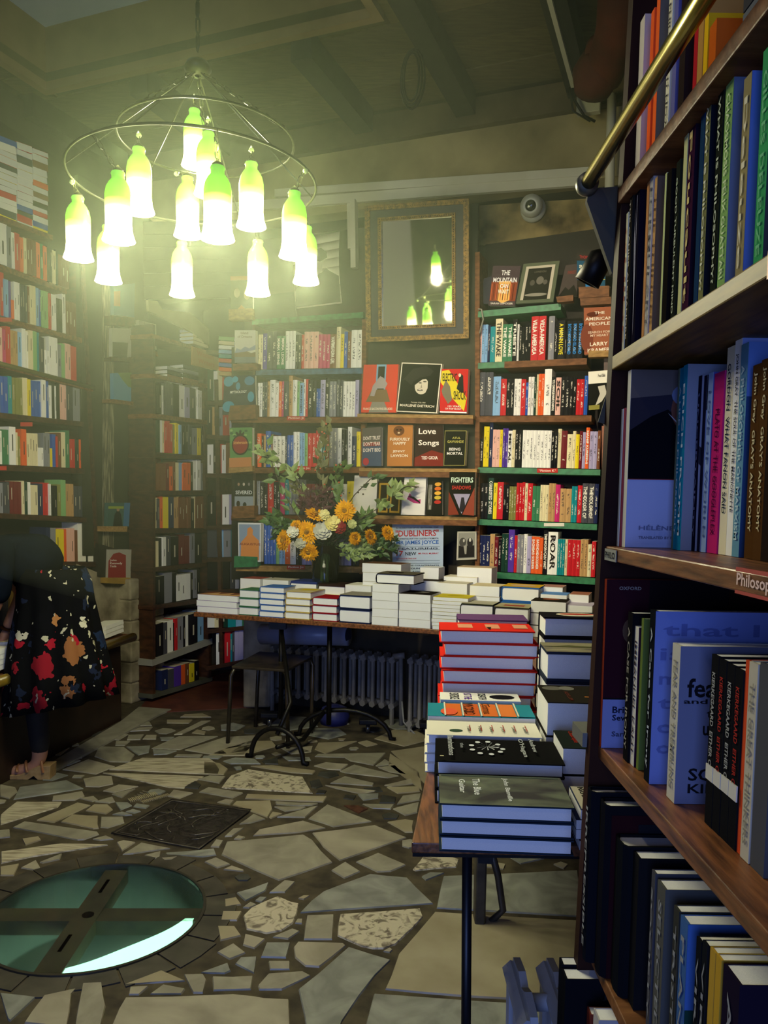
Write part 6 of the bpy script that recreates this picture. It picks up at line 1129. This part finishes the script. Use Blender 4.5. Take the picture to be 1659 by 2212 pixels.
bx = back(1247, 255, .12); jb = thing('junction_box', 'square white junction box with dangling black cables near the right corner', 'junction box', bx); MB().slab(bx, U*.13, -N*.05, UP*.14).build('box_body', mat('dull_white_plastic'), jb, bevel=.004)
MB().tube([back(1232, 165, .05), back(1240, 215, .02), back(1262, 250, .05), back(1285, 262, .1)], .008, 6).build('cable', BLACKM, jb, smooth=True); MB().tube([back(1228, 170, .05), back(1238, 240, .02), back(1275, 262, .1)], .006, 6).build('cable', BLACKM, jb, smooth=True)
hk = hit(890, 105, V((0, 0, CEIL-.1)), UP); hc = thing('cable_bundle', 'dark bundle of cable hanging in loops from a ceiling joist', 'cable', hk)
for k in range(3): MB().tube([hk+U*(.06*math.cos(t)*(.7+.2*k))+UP*(-.14+.15*math.sin(t)*(.8+.1*k))+N*.01*k for t in [i*math.pi/8 for i in range(16)]], .006, 5, closed=True).build('cable_loop', BLACKM, hc, smooth=True)
wc_ = tag(MB().tube([back(1036, 720, -.01), back(1044, 690, -.01), back(1040, 668, -.02), back(1033, 668, -.02)], .005, 6).build('grey_cord', flat('8c8a7c'), smooth=True), 'thin grey cord looping down beside the mirror shelf end', 'cord')
# ================================================================ flowers on the back table
vq = ta+tn*.3; vp_ = hit(702, 1300, vq, tn); VB = V((vp_.x, vp_.y, TZ)); VD = VB.y
fl_ = lambda x, y, o=0: hit(x, y, V((0, VD+o, 0)), V((0, 1, 0)))
gl = bpy.data.materials.new('vase_glass'); gl.use_nodes = True; b = gl.node_tree.nodes['Principled BSDF']; b.inputs['Base Color'].default_value = (.75, .9, .78, 1); b.inputs['Transmission Weight'].default_value = 1; b.inputs['Roughness'].default_value = .05; b.inputs['IOR'].default_value = 1.3
vt = fl_(702, 1178).z
VS = thing('glass_vase', 'tall green-tinted glass vase holding the sunflower bouquet', 'vase', VB)
hv = vt-VB.z; MB().lathe(VB, [(.06, 0), (.075, .01), (.08, hv*.5), (.086, hv), (.082, hv), (.076, hv*.5), (.07, .015), (.001, .012)], 28, cap=False).build('vase_body', gl, VS, smooth=True)
LEAFM = [mat('leaf_a', '2c4a22', .5, '44642e', 20), mat('leaf_b', '4a6430', .5, '64803c', 20), mat('leaf_c', '243c22', .5, '38522c', 20)]; STEM = mat('stem_green', '3a4c22', .6); TWIG = mat('twig_brown', '3c3020', .7)
mb = MB()
for i in range(14):
    a = RND.uniform(0, 6.3); r_ = RND.uniform(.01, .055); mb.tube([VB+V((math.cos(a+2)*r_, math.sin(a+2)*r_, .02)), VB+V((math.cos(a)*r_, math.sin(a)*r_, hv+.03))], .004, 5)
mb.build('stems', STEM, VS, smooth=True)
PET = mat('sunflower_petal', 'd88f06', .6, 'f0b010', 30, spec=.1); FCN = mat('sunflower_heart', '6c4a0c', .9, 'a87c18', 60, bump=.5)
def petalrow(mb, c, ax, x, y, n, r0, r1, w_, cup, ph=0):
    for i in range(n):
        a = ph+2*math.pi*i/n+RND.uniform(-.06, .06); d = x*math.cos(a)+y*math.sin(a); s = x*-math.sin(a)+y*math.cos(a); L = r1*RND.uniform(.88, 1.08)
        p = [c+d*r0-s*w_*.4, c+d*(r0+(L-r0)*.55)-s*w_+ax*cup*.6, c+d*L+ax*cup*RND.uniform(.3, 1.2), c+d*(r0+(L-r0)*.55)+s*w_+ax*cup*.6, c+d*r0+s*w_*.4]; mb.poly(p)
def sunflower(px, py, rpx, tilt, label, o=-.08):
    c = fl_(px, py, o); r = rpx*1.2*VD/F; ax = V(tilt).normalized(); x = ax.orthogonal().normalized(); y = ax.cross(x)
    t = thing('sunflower', label, 'flower', c, 'sunflowers in the glass vase'); mb = MB()
    petalrow(mb, c, ax, x, y, 26, r*.3, r, r*.13, .006); petalrow(mb, c+ax*.006, ax, x, y, 20, r*.3, r*.85, r*.12, .012, .15); petalrow(mb, c+ax*.011, ax, x, y, 22, r*.2, r*.68, r*.08, .016, .3); petalrow(mb, c+ax*.016, ax, x, y, 18, r*.15, r*.45, r*.07, .018, .1)
    mb.build('petals', PET, t); MB().lathe(c+ax*.006, [(r*.24, 0), (r*.2, .014), (r*.1, .019), (.0005, .018)], 14, axis=ax).build('flower_centre', FCN, t, smooth=True)
    MB().tube([c-ax*.004, (c+VB+UP*(hv+.1))/2+V((0, .03, 0)), VB+UP*hv+V(((c.x-VB.x)*.2, 0, 0))], .004, 5).build('stem', STEM, t)
for a in ((682, 1112, 21, (.25, -.5, .75), 'sunflower seen half from the side at the top left of the bouquet'), (745, 1104, 21, (-.1, -1, .15), 'sunflower highest in the bouquet against the yellow books'), (663, 1150, 23, (-.05, -1, .1), 'largest sunflower facing front in the middle of the bouquet'), (614, 1168, 22, (-.75, -.7, .1), 'sunflower turned left at the outer left edge of the bouquet'),
          (667, 1192, 19, (-.1, -.9, -.35), 'lowest sunflower drooping over the vase'), (640, 1136, 12, (-.3, -.8, .5), 'small half-hidden sunflower behind the largest one'), (766, 1163, 14, (.6, -.8, .0), 'sunflower partly covered by leaves right of the vase'), (799, 1160, 16, (.75, -.6, .25), 'ragged sunflower turned right'), (837, 1152, 15, (.6, -.7, .3), 'dim sunflower farthest right beside the poster')):
    sunflower(*a)
def rose(px, py, rpx, col, label, o=-.1):
    c = fl_(px, py, o); r = rpx*VD/F; t = thing('rose', label, 'flower', c, 'roses in the glass vase'); mb = MB(); ax = V((RND.uniform(-.3, .3), -1, .35)).normalized(); x = ax.orthogonal().normalized(); y = ax.cross(x)
    for k, (n, rr) in enumerate(((7, 1), (6, .78), (5, .55), (4, .32))):
        for i in range(n):
            a = 2*math.pi*i/n+k*.5; d = x*math.cos(a)+y*math.sin(a); s = x*-math.sin(a)+y*math.cos(a); R = r*rr
            q = c+ax*r*.22*k; mb.poly([q, q+d*R*.6-s*R*.5+ax*R*.1, q+d*R-s*R*.25+ax*R*.45, q+d*R*1.02+s*R*.25+ax*R*.42, q+d*R*.6+s*R*.5+ax*R*.1])
    mb.build('petals', mat('petal_'+col, col, .7), t, smooth=False); MB().tube([c, VB+UP*hv], .003, 5).build('stem', STEM, t)
for a in ((718, 1132, 17, 'e8dc8c', 'full cream-yellow rose in the centre of the bouquet'), (701, 1113, 12, 'e4dc98', 'smaller cream rose beside the top left sunflower'), (697, 1149, 20, 'c8c8b8', 'greyish white rose right of the largest sunflower'), (633, 1150, 13, 'dcdcc8', 'white rose left of the largest sunflower'), (760, 1133, 10, 'c8cc88', 'small greenish rose at the right'), (735, 1141, 14, '8c1420', 'single dark red rose beside the cream one'), (648, 1175, 12, 'b8b8a4', 'pale rose low between two sunflowers')):
    rose(*a)
def leaf(mb, p, d, L, w_):
    d = d.normalized(); s = d.cross(V((RND.uniform(-.3, .3), -1, RND.uniform(-.3, .3)))).normalized(); n_ = d.cross(s)
    mb.poly([p, p+d*L*.35-s*w_+n_*.004, p+d*L, p+d*L*.35+s*w_+n_*.004])
def sprig(path, label, nleaf, L, lm, name='leafy_branch', berries=0, bcol='c85c3c', spread=.5, tw=TWIG, o0=-.02):
    P = [fl_(x, y, o0+RND.uniform(-.05, .05)) for x, y in path]; Q = []
    for i in range(len(P)-1):
        for k in range(4): Q.append(P[i].lerp(P[i+1], k/4))
    Q.append(P[-1]); t = thing(name, label, 'branch', P[0], 'branches and greenery in the bouquet'); MB().tube(Q, .003, 5).build('stem', tw, t); mb = MB()
    for i in range(nleaf):
        k = RND.uniform(len(Q)*.25, len(Q)-1.01); j = int(k); q = Q[j].lerp(Q[j+1], k-j); d = (Q[j+1]-Q[j]).normalized()+V((RND.uniform(-1, 1), RND.uniform(-.6, .4), RND.uniform(-1, 1)))*1.1; q2 = q+V((RND.uniform(-1, 1), RND.uniform(-.5, .5), RND.uniform(-1, 1)))*spread*L
        leaf(mb, q2, d, 1.3*L*RND.uniform(.6, 1.2), 1.3*L*RND.uniform(.2, .32))
    mb.build('leaves', lm, t)
    if berries:
        mb = MB()
        for i in range(berries):
            q = Q[RND.randrange(len(Q)//3, len(Q))]+V((RND.uniform(-.03, .03), -.01, RND.uniform(-.03, .03))); mb.lathe(q, [(.0008, -.006), (.006, -.002), (.006, .002), (.0008, .006)], 6)
        mb.build('berries', mat('berry_'+bcol, bcol, .4), t, smooth=True)
LO = mat('leaf_olive', '4c4c2c', .6, '6c6a3c', 20); LM = mat('leaf_maroon', '3a1c22', .7, '5a2c34', 20); LP = mat('leaf_pale', '6c8044', .5, '889c5c', 20)
sprig([(702, 1180), (694, 1100), (690, 1020), (700, 960), (706, 922)], 'tallest central branch with olive leaves and reddish buds', 46, .05, LO, berries=14)
sprig([(700, 1180), (670, 1100), (650, 1050), (625, 1010), (585, 990), (560, 968)], 'long branch bending to the upper left over the pomegranate book', 22, .06, LP)
sprig([(700, 1180), (640, 1110), (610, 1060), (590, 1010), (578, 960)], 'thin branch rising left before the bookcase', 18, .055, LEAFM[1])
sprig([(705, 1180), (660, 1090), (645, 1060), (630, 1030)], 'bushy branch with fine olive leaves left of the centre', 50, .035, LO, berries=6, bcol='8ca04c')
sprig([(715, 1170), (740, 1110), (765, 1070), (800, 1035), (812, 1030)], 'bare twig ending in a round leaf before the white book', 9, .05, LEAFM[0], berries=5, bcol='3c2c20')
sprig([(722, 1170), (780, 1120), (830, 1090), (850, 1060), (880, 1050), (905, 1052)], 'branch with round leaves reaching right before the ledge books', 26, .055, LP)
sprig([(715, 1170), (730, 1080), (725, 1030), (735, 1000)], 'upright branch with pointed leaves right of the tallest one', 26, .055, LEAFM[1], berries=8)
sprig([(702, 1170), (670, 1090), (664, 1075)], 'maroon feathery cluster left in the bouquet', 130, .03, LM, 'maroon_bloom', spread=1.6)
sprig([(706, 1170), (690, 1085), (700, 1070)], 'maroon feathery cluster in the middle of the bouquet', 150, .03, LM, 'maroon_bloom', spread=1.8)
sprig([(700, 1175), (640, 1140), (605, 1130), (590, 1120)], 'fern-like green foliage on the left side', 110, .04, LEAFM[0], 'greenery', spread=.9, tw=STEM)
sprig([(700, 1175), (640, 1150), (600, 1150)], 'grey-green foliage under the left sunflower', 60, .045, LEAFM[2], 'greenery', spread=.9, tw=STEM)
sprig([(705, 1175), (700, 1150), (690, 1130)], 'dark leaves filling the middle of the bouquet', 120, .05, LEAFM[2], 'greenery', spread=1.3, tw=STEM, o0=.03)
sprig([(710, 1175), (740, 1160), (765, 1130), (790, 1120)], 'bright green round leaves at the right side', 90, .045, LEAFM[1], 'greenery', spread=.8, tw=STEM)
sprig([(712, 1180), (750, 1190), (775, 1195), (800, 1180)], 'pale green hydrangea-like foliage drooping right of the vase', 150, .035, LP, 'greenery', spread=1.2, tw=STEM)
sprig([(715, 1175), (780, 1165), (820, 1180), (845, 1170)], 'dim green leaves beside the poster', 100, .04, LEAFM[0], 'greenery', berries=8, bcol='a08c2c', spread=1.2, tw=STEM, o0=.02)
sprig([(700, 1180), (705, 1195), (705, 1215)], 'dark leaves inside the vase', 40, .04, LEAFM[2], 'greenery', spread=.7, tw=STEM, o0=.0)
# ================================================================ the bending person
PD = 3.92
pp = lambda x, y, d=0: front(x, y, PD+d)
PE = thing('person', 'person in a navy top and black floral skirt bending over the left counter', 'person', floor(60, 1685))
SK = mat('skin', 'a87860', .6); NAVY = mat('navy_cloth', '0c1018', .95, '121822', 10, bump=.2, spec=0); LEG = mat('black_leggings', '0e0e12', .8)
def skinned(name, verts, edges, m, root=0, sub=2):
    me = bpy.data.meshes.new(name); me.from_pydata([v[0] for v in verts], edges, []); me.materials.append(m); o = bpy.data.objects.new(name, me); C.objects.link(o)
    o.parent = PE; o.matrix_parent_inverse = WM(PE).inverted()
    s = o.modifiers.new('skin', 'SKIN'); s.use_smooth_shade = True
    for i, v in enumerate(verts):
        r = v[1]; me.skin_vertices[0].data[i].radius = (r, r) if not isinstance(r, tuple) else r
    me.skin_vertices[0].data[root].use_root = True
    u = o.modifiers.new('sub', 'SUBSURF'); u.levels = sub; u.render_levels = sub; return o
def fz(x, y, d, z): p = pp(x, y, d); return V((p.x, p.y, z))
pel = pp(112, 1250); hL = pel+V((-.02, -.09, -.03)); hR = pel+V((.02, .09, -.03)); ankN = fz(88, 1650, -.02, .11); ankF = fz(25, 1650, .14, .11)
kneeN = (hL+ankN)/2+V((-.03, 0, .0)); kneeF = (hR+ankF)/2+V((-.03, 0, 0))
chest = pp(12, 1180, .02); neck = pp(-42, 1188, .03); head = pp(-88, 1222, .04); shN = pp(-22, 1196, -.16); shF = pp(-22, 1190, .2)
elN = pp(-8, 1300, -.2); haN = pp(-50, 1372, -.1); elF = pp(50, 1280, .12); wrF = pp(14, 1358, .12); 
B = [(pel-UP*.03, (.05, .06)), ((pel+chest)/2+UP*.0, (.06, .07)), (chest, (.11, .10)), (neck, .055), ((neck+head)/2, .055), (head, .085), (head+V((-.07, 0, -.06)), .07), (hL, .07), (kneeN, .062), (ankN, .04), (hR, .07), (kneeF, .062), (ankF, .04), (shN, .055), (elN, .042), (haN, .028), (shF, .055), (elF, .04), (wrF, .027),
     (ankN+V((-.03, 0, -.06)), .035), (ankN+V((-.16, 0, -.085)), .03), (ankF+V((-.03, 0, -.06)), .035), (ankF+V((-.16, 0, -.085)), .03)]
skinned('body', B, [(0, 1), (1, 2), (2, 3), (3, 4), (4, 5), (5, 6), (0, 7), (7, 8), (8, 9), (0, 10), (10, 11), (11, 12), (2, 13), (13, 14), (14, 15), (2, 16), (16, 17), (17, 18), (9, 19), (19, 20), (12, 21), (21, 22)], SK)
def hand(w_, d, side):
    d = V(d).normalized(); s = d.cross(V((0, 1, 0))).normalized(); n_ = d.cross(s); palm = w_+d*.05; vs = [(w_, .024), (palm, (.036, .018))]; es = [(0, 1)]
    for k, (off, L) in enumerate(((-.03, .06), (-.01, .072), (.01, .068), (.028, .055))):
        a = w_+d*.08+n_*off; i = len(vs); vs += [(a, .0095), (a+d*L*.5+s*.004, .0085), (a+d*L*.9+s*.02, .007)]; es += [(1, i), (i, i+1), (i+1, i+2)]
    i = len(vs); vs += [(w_+d*.035-n_*.035, .011), (w_+d*.065-n_*.055, .009)]; es += [(1, i), (i, i+1)]
    skinned('hand', vs, es, SK, 0, 1)
hand(wrF, (-.35, 0, -.9), 1); hand(haN, (-.5, 0, -.8), 1)
skinned('top', [(pel+V((-.0, 0, -.01)), .165), ((pel+chest)/2+UP*.03, .16), (chest+UP*.01, .165), (neck+V((.03, 0, 0)), .08), (shN, .10), (elN+UP*.07, .08), (elN-UP*.02, .06), (shF, .09), (elF+V((-.03, 0, .09)), .07)], [(0, 1), (1, 2), (2, 3), (2, 4), (4, 5), (5, 6), (2, 7), (7, 8)], NAVY)
skinned('leggings', [(pel-UP*.03, .07), (hL, .08), (kneeN, .07), (ankN, .046), (hR, .08), (kneeF, .07), (ankF, .046)], [(0, 1), (1, 2), (2, 3), (0, 4), (4, 5), (5, 6)], LEG)
MB().lathe(head+V((.02, 0, .02)), [(.01, -.1), (.07, -.07), (.098, 0), (.09, .05), (.05, .085), (.005, .095)], 18, axis=(.5, 0, .8)).build('hair', mat('dark_hair', '20160e', .7, '2c2014', 60, bump=.3), PE, smooth=True)
fdir = V((-.6, -.0, -.8)); fc_ = head+V((-.06, 0, -.075))
for s_ in (-1, 1):
    MB().lathe(fc_+V((-.04, .032*s_, .035)), [(.001, -.01), (.011, -.005), (.012, 0), (.001, .01)], 10, axis=fdir).build('eye', flat('e8e0d8'), PE, smooth=True); MB().lathe(head+V((.0, .088*s_, -.01)), [(.001, -.008), (.024, 0), (.018, .01)], 10, axis=(0, s_, 0)).build('ear', SK, PE, smooth=True)
MB().lathe(fc_+V((-.065, 0, .01)), [(.016, -.01), (.014, .01), (.004, .028)], 8, axis=fdir).build('nose', SK, PE, smooth=True); MB().lathe(fc_+V((-.05, 0, -.025)), [(.001, -.006), (.02, 0), (.001, .006)], 10, axis=fdir).build('mouth', flat('8c4038'), PE, smooth=True)
# pleated skirt with large flowers on black
sm_ = bpy.data.materials.new('floral_cloth'); sm_.use_nodes = True; nt = sm_.node_tree; b = nt.nodes['Principled BSDF']; b.inputs['Roughness'].default_value = .9; b.inputs['Specular IOR Level'].default_value = .1; Lk = nt.links.new
tc = nt.nodes.new('ShaderNodeTexCoord')
nz_ = nt.nodes.new('ShaderNodeTexNoise'); nz_.inputs['Scale'].default_value = 22; nz_.inputs['Detail'].default_value = 2; Lk(tc.outputs['Object'], nz_.inputs[0])
vm = nt.nodes.new('ShaderNodeVectorMath'); vm.operation = 'MULTIPLY_ADD'; Lk(nz_.outputs['Color'], vm.inputs[0]); vm.inputs[1].default_value = (.09, .09, .09); Lk(tc.outputs['Object'], vm.inputs[2]); wob = vm.outputs[0]
def voro(scale, stretch, rot, loc=(0, 0, 0)):
    mp = nt.nodes.new('ShaderNodeMapping'); mp.inputs['Scale'].default_value = stretch; mp.inputs['Rotation'].default_value = rot; mp.inputs['Location'].default_value = loc; v = nt.nodes.new('ShaderNodeTexVoronoi'); v.inputs['Scale'].default_value = scale; Lk(wob, mp.inputs[0]); Lk(mp.outputs[0], v.inputs[0]); return v
def ramp(src, stops):
    r = nt.nodes.new('ShaderNodeValToRGB'); r.color_ramp.interpolation = 'CONSTANT'; r.color_ramp.elements[0].position = stops[0][0]; r.color_ramp.elements[0].color = lin(stops[0][1]); r.color_ramp.elements[1].position = stops[1][0]; r.color_ramp.elements[1].color = lin(stops[1][1])
    for p, c in stops[2:]: e = r.color_ramp.elements.new(p); e.color = lin(c)
    Lk(src, r.inputs[0]); return r.outputs[0]
def mixc(f, a, bb):
    m = nt.nodes.new('ShaderNodeMix'); m.data_type = 'RGBA'; Lk(f, m.inputs[0])
    for i, x in ((6, a), (7, bb)):
        if isinstance(x, tuple): m.inputs[i].default_value = x
        else: Lk(x, m.inputs[i])
    return m.outputs[2]
def sepr(v): s = nt.nodes.new('ShaderNodeSeparateColor'); Lk(v.outputs['Color'], s.inputs[0]); return s.outputs[0]
big = voro(7, (1, 1, .8), (0, 0, .3)); small = voro(24, (1, 1, .5), (0, .5, .3)); mid = voro(11, (1, 1, .8), (.3, .2, 0), (3, 1, 2))
bigc = ramp(sepr(big), [(0, '0c0d10'), (.25, '1c2a44'), (.42, '8c5c38'), (.5, '8c1c28'), (.66, '0c0d10'), (.85, '26324a')]); bigm = ramp(big.outputs['Distance'], [(0, 'ffffff'), (.36, '000000')])
midc = ramp(sepr(mid), [(0, 'a01c2c'), (.3, 'b47c48'), (.5, 'c4bfa8'), (.62, '1c2438')]); midm = ramp(mid.outputs['Distance'], [(0, 'ffffff'), (.26, '000000')]); smallm = ramp(small.outputs['Distance'], [(0, 'ffffff'), (.24, '000000')]); gate = ramp(sepr(small), [(0, '000000'), (.48, 'ffffff')])
mm_ = nt.nodes.new('ShaderNodeMath'); mm_.operation = 'MULTIPLY'; Lk(smallm, mm_.inputs[0]); Lk(gate, mm_.inputs[1])
c1 = mixc(bigm, lin('0a0b0d'), bigc); c2_ = mixc(midm, c1, midc); c3 = mixc(mm_.outputs[0], c2_, lin('b4b096')); Lk(c3, b.inputs['Base Color'])
rings = [(112, 1226, .158, .15), (118, 1256, .172, .165), (120, 1300, .18, .16), (120, 1380, .215, .18), (124, 1460, .245, .20), (128, 1522, .265, .215)]
mb = MB(); ns = 72
for k, (x_, y_, rx, ry) in enumerate(rings):
    c_ = pp(x_, y_)
    for i in range(ns):
        a = 2*math.pi*i/ns; pl_ = 1+.09*(k/5)*math.sin(a*11+.5*math.sin(k))+.03*(k/5)*math.sin(a*5); mb.v.append(c_+V((math.cos(a)*rx*pl_, math.sin(a)*ry*pl_, -.06*(k/5)*math.cos(a+.3)*(-1 if k else 0)*1.0*.9+0)))
for k in range(len(rings)-1):
    for i in range(ns): j = (i+1) % ns; mb.f.append([k*ns+i, k*ns+j, (k+1)*ns+j, (k+1)*ns+i]); mb.m.append(0)
so = mb.build('skirt', sm_, PE, smooth=True); s_ = so.modifiers.new('s', 'SOLIDIFY'); s_.thickness = .004
TAN = mat('tan_leather', '8a5c3a', .5); CORK = mat('cork_wedge', '8c7048', .8, 'a08458', 40)
for ank, nm in ((ankN, 'near'), (ankF, 'far')):
    c_ = V((ank.x, ank.y, 0)); prof_ = [(.06, 0), (.065, .075), (.0, .07), (-.09, .025), (-.19, .02), (-.19, 0), (-.05, 0), (-.02, .02), (.0, .0)]
    sh = MB().prism([c_+V((x, -.04, z)) for x, z in prof_], (0, .08, 0)).build('sandal', CORK, PE, bevel=.003)
    for pts in ([(.03, .13), (-.02, .12)], [(-.1, .075), (-.13, .06)], [(-.05, .1), (-.1, .05)]):
        mb = MB(); 
        mb.tube([c_+V((pts[0][0]+(pts[1][0]-pts[0][0])*k/10, -.042*math.cos(math.pi*k/10), .04+(pts[0][1]*.8-.04)*math.sin(math.pi*k/10))) for k in range(11)], .007, 6); mb.build('strap', TAN, sh)
MB().lathe(wrF, [(.03, -.004), (.034, 0), (.03, .004)], 16, axis=(-.35, 0, -.9)).build('bracelet', flat('3c2418'), PE, smooth=True)
yb = thing('yellow_bag', 'dull yellow cloth bag standing on the counter behind the bending person', 'bag', pp(40, 1330, .45)); q_ = pp(15, 1318, .5); MB().slab(q_, (.12, 0, 0), (0, .07, 0), (.01, 0, .22)).build('bag_body', mat('mustard_cloth', '7c5c14', .9, '8c6c1c', 12, bump=.3), yb, bevel=.015)
# added scatter volume standing in for lens glare round the lamps
mb = MB(); hc_ = cc+V((0, .1, -.1)); nu, nv = 20, 12
for j in range(nv+1):
    for i in range(nu):
        t, p = 2*math.pi*i/nu, math.pi*j/nv; mb.v.append(hc_+V((1.55*math.cos(t)*math.sin(p), 1.7*math.sin(t)*math.sin(p), 1.3*math.cos(p))))
for j in range(nv):
    for i in range(nu): i2 = (i+1) % nu; mb.f.append([j*nu+i, (j+1)*nu+i, (j+1)*nu+i2, j*nu+i2]); mb.m.append(0)
hm = bpy.data.materials.new('glare_scatter'); hm.use_nodes = True; nt = hm.node_tree; nt.nodes.clear(); o_ = nt.nodes.new('ShaderNodeOutputMaterial'); v_ = nt.nodes.new('ShaderNodeVolumeScatter'); v_.inputs['Density'].default_value = .042; v_.inputs['Anisotropy'].default_value = .55; v_.inputs['Color'].default_value = (.85, 1, .7, 1)
nt.links.new(v_.outputs[0], o_.inputs['Volume']); tag(mb.build('glare_volume', hm), 'added scattering volume imitating lens glare round the chandelier lamps', kind='stuff')
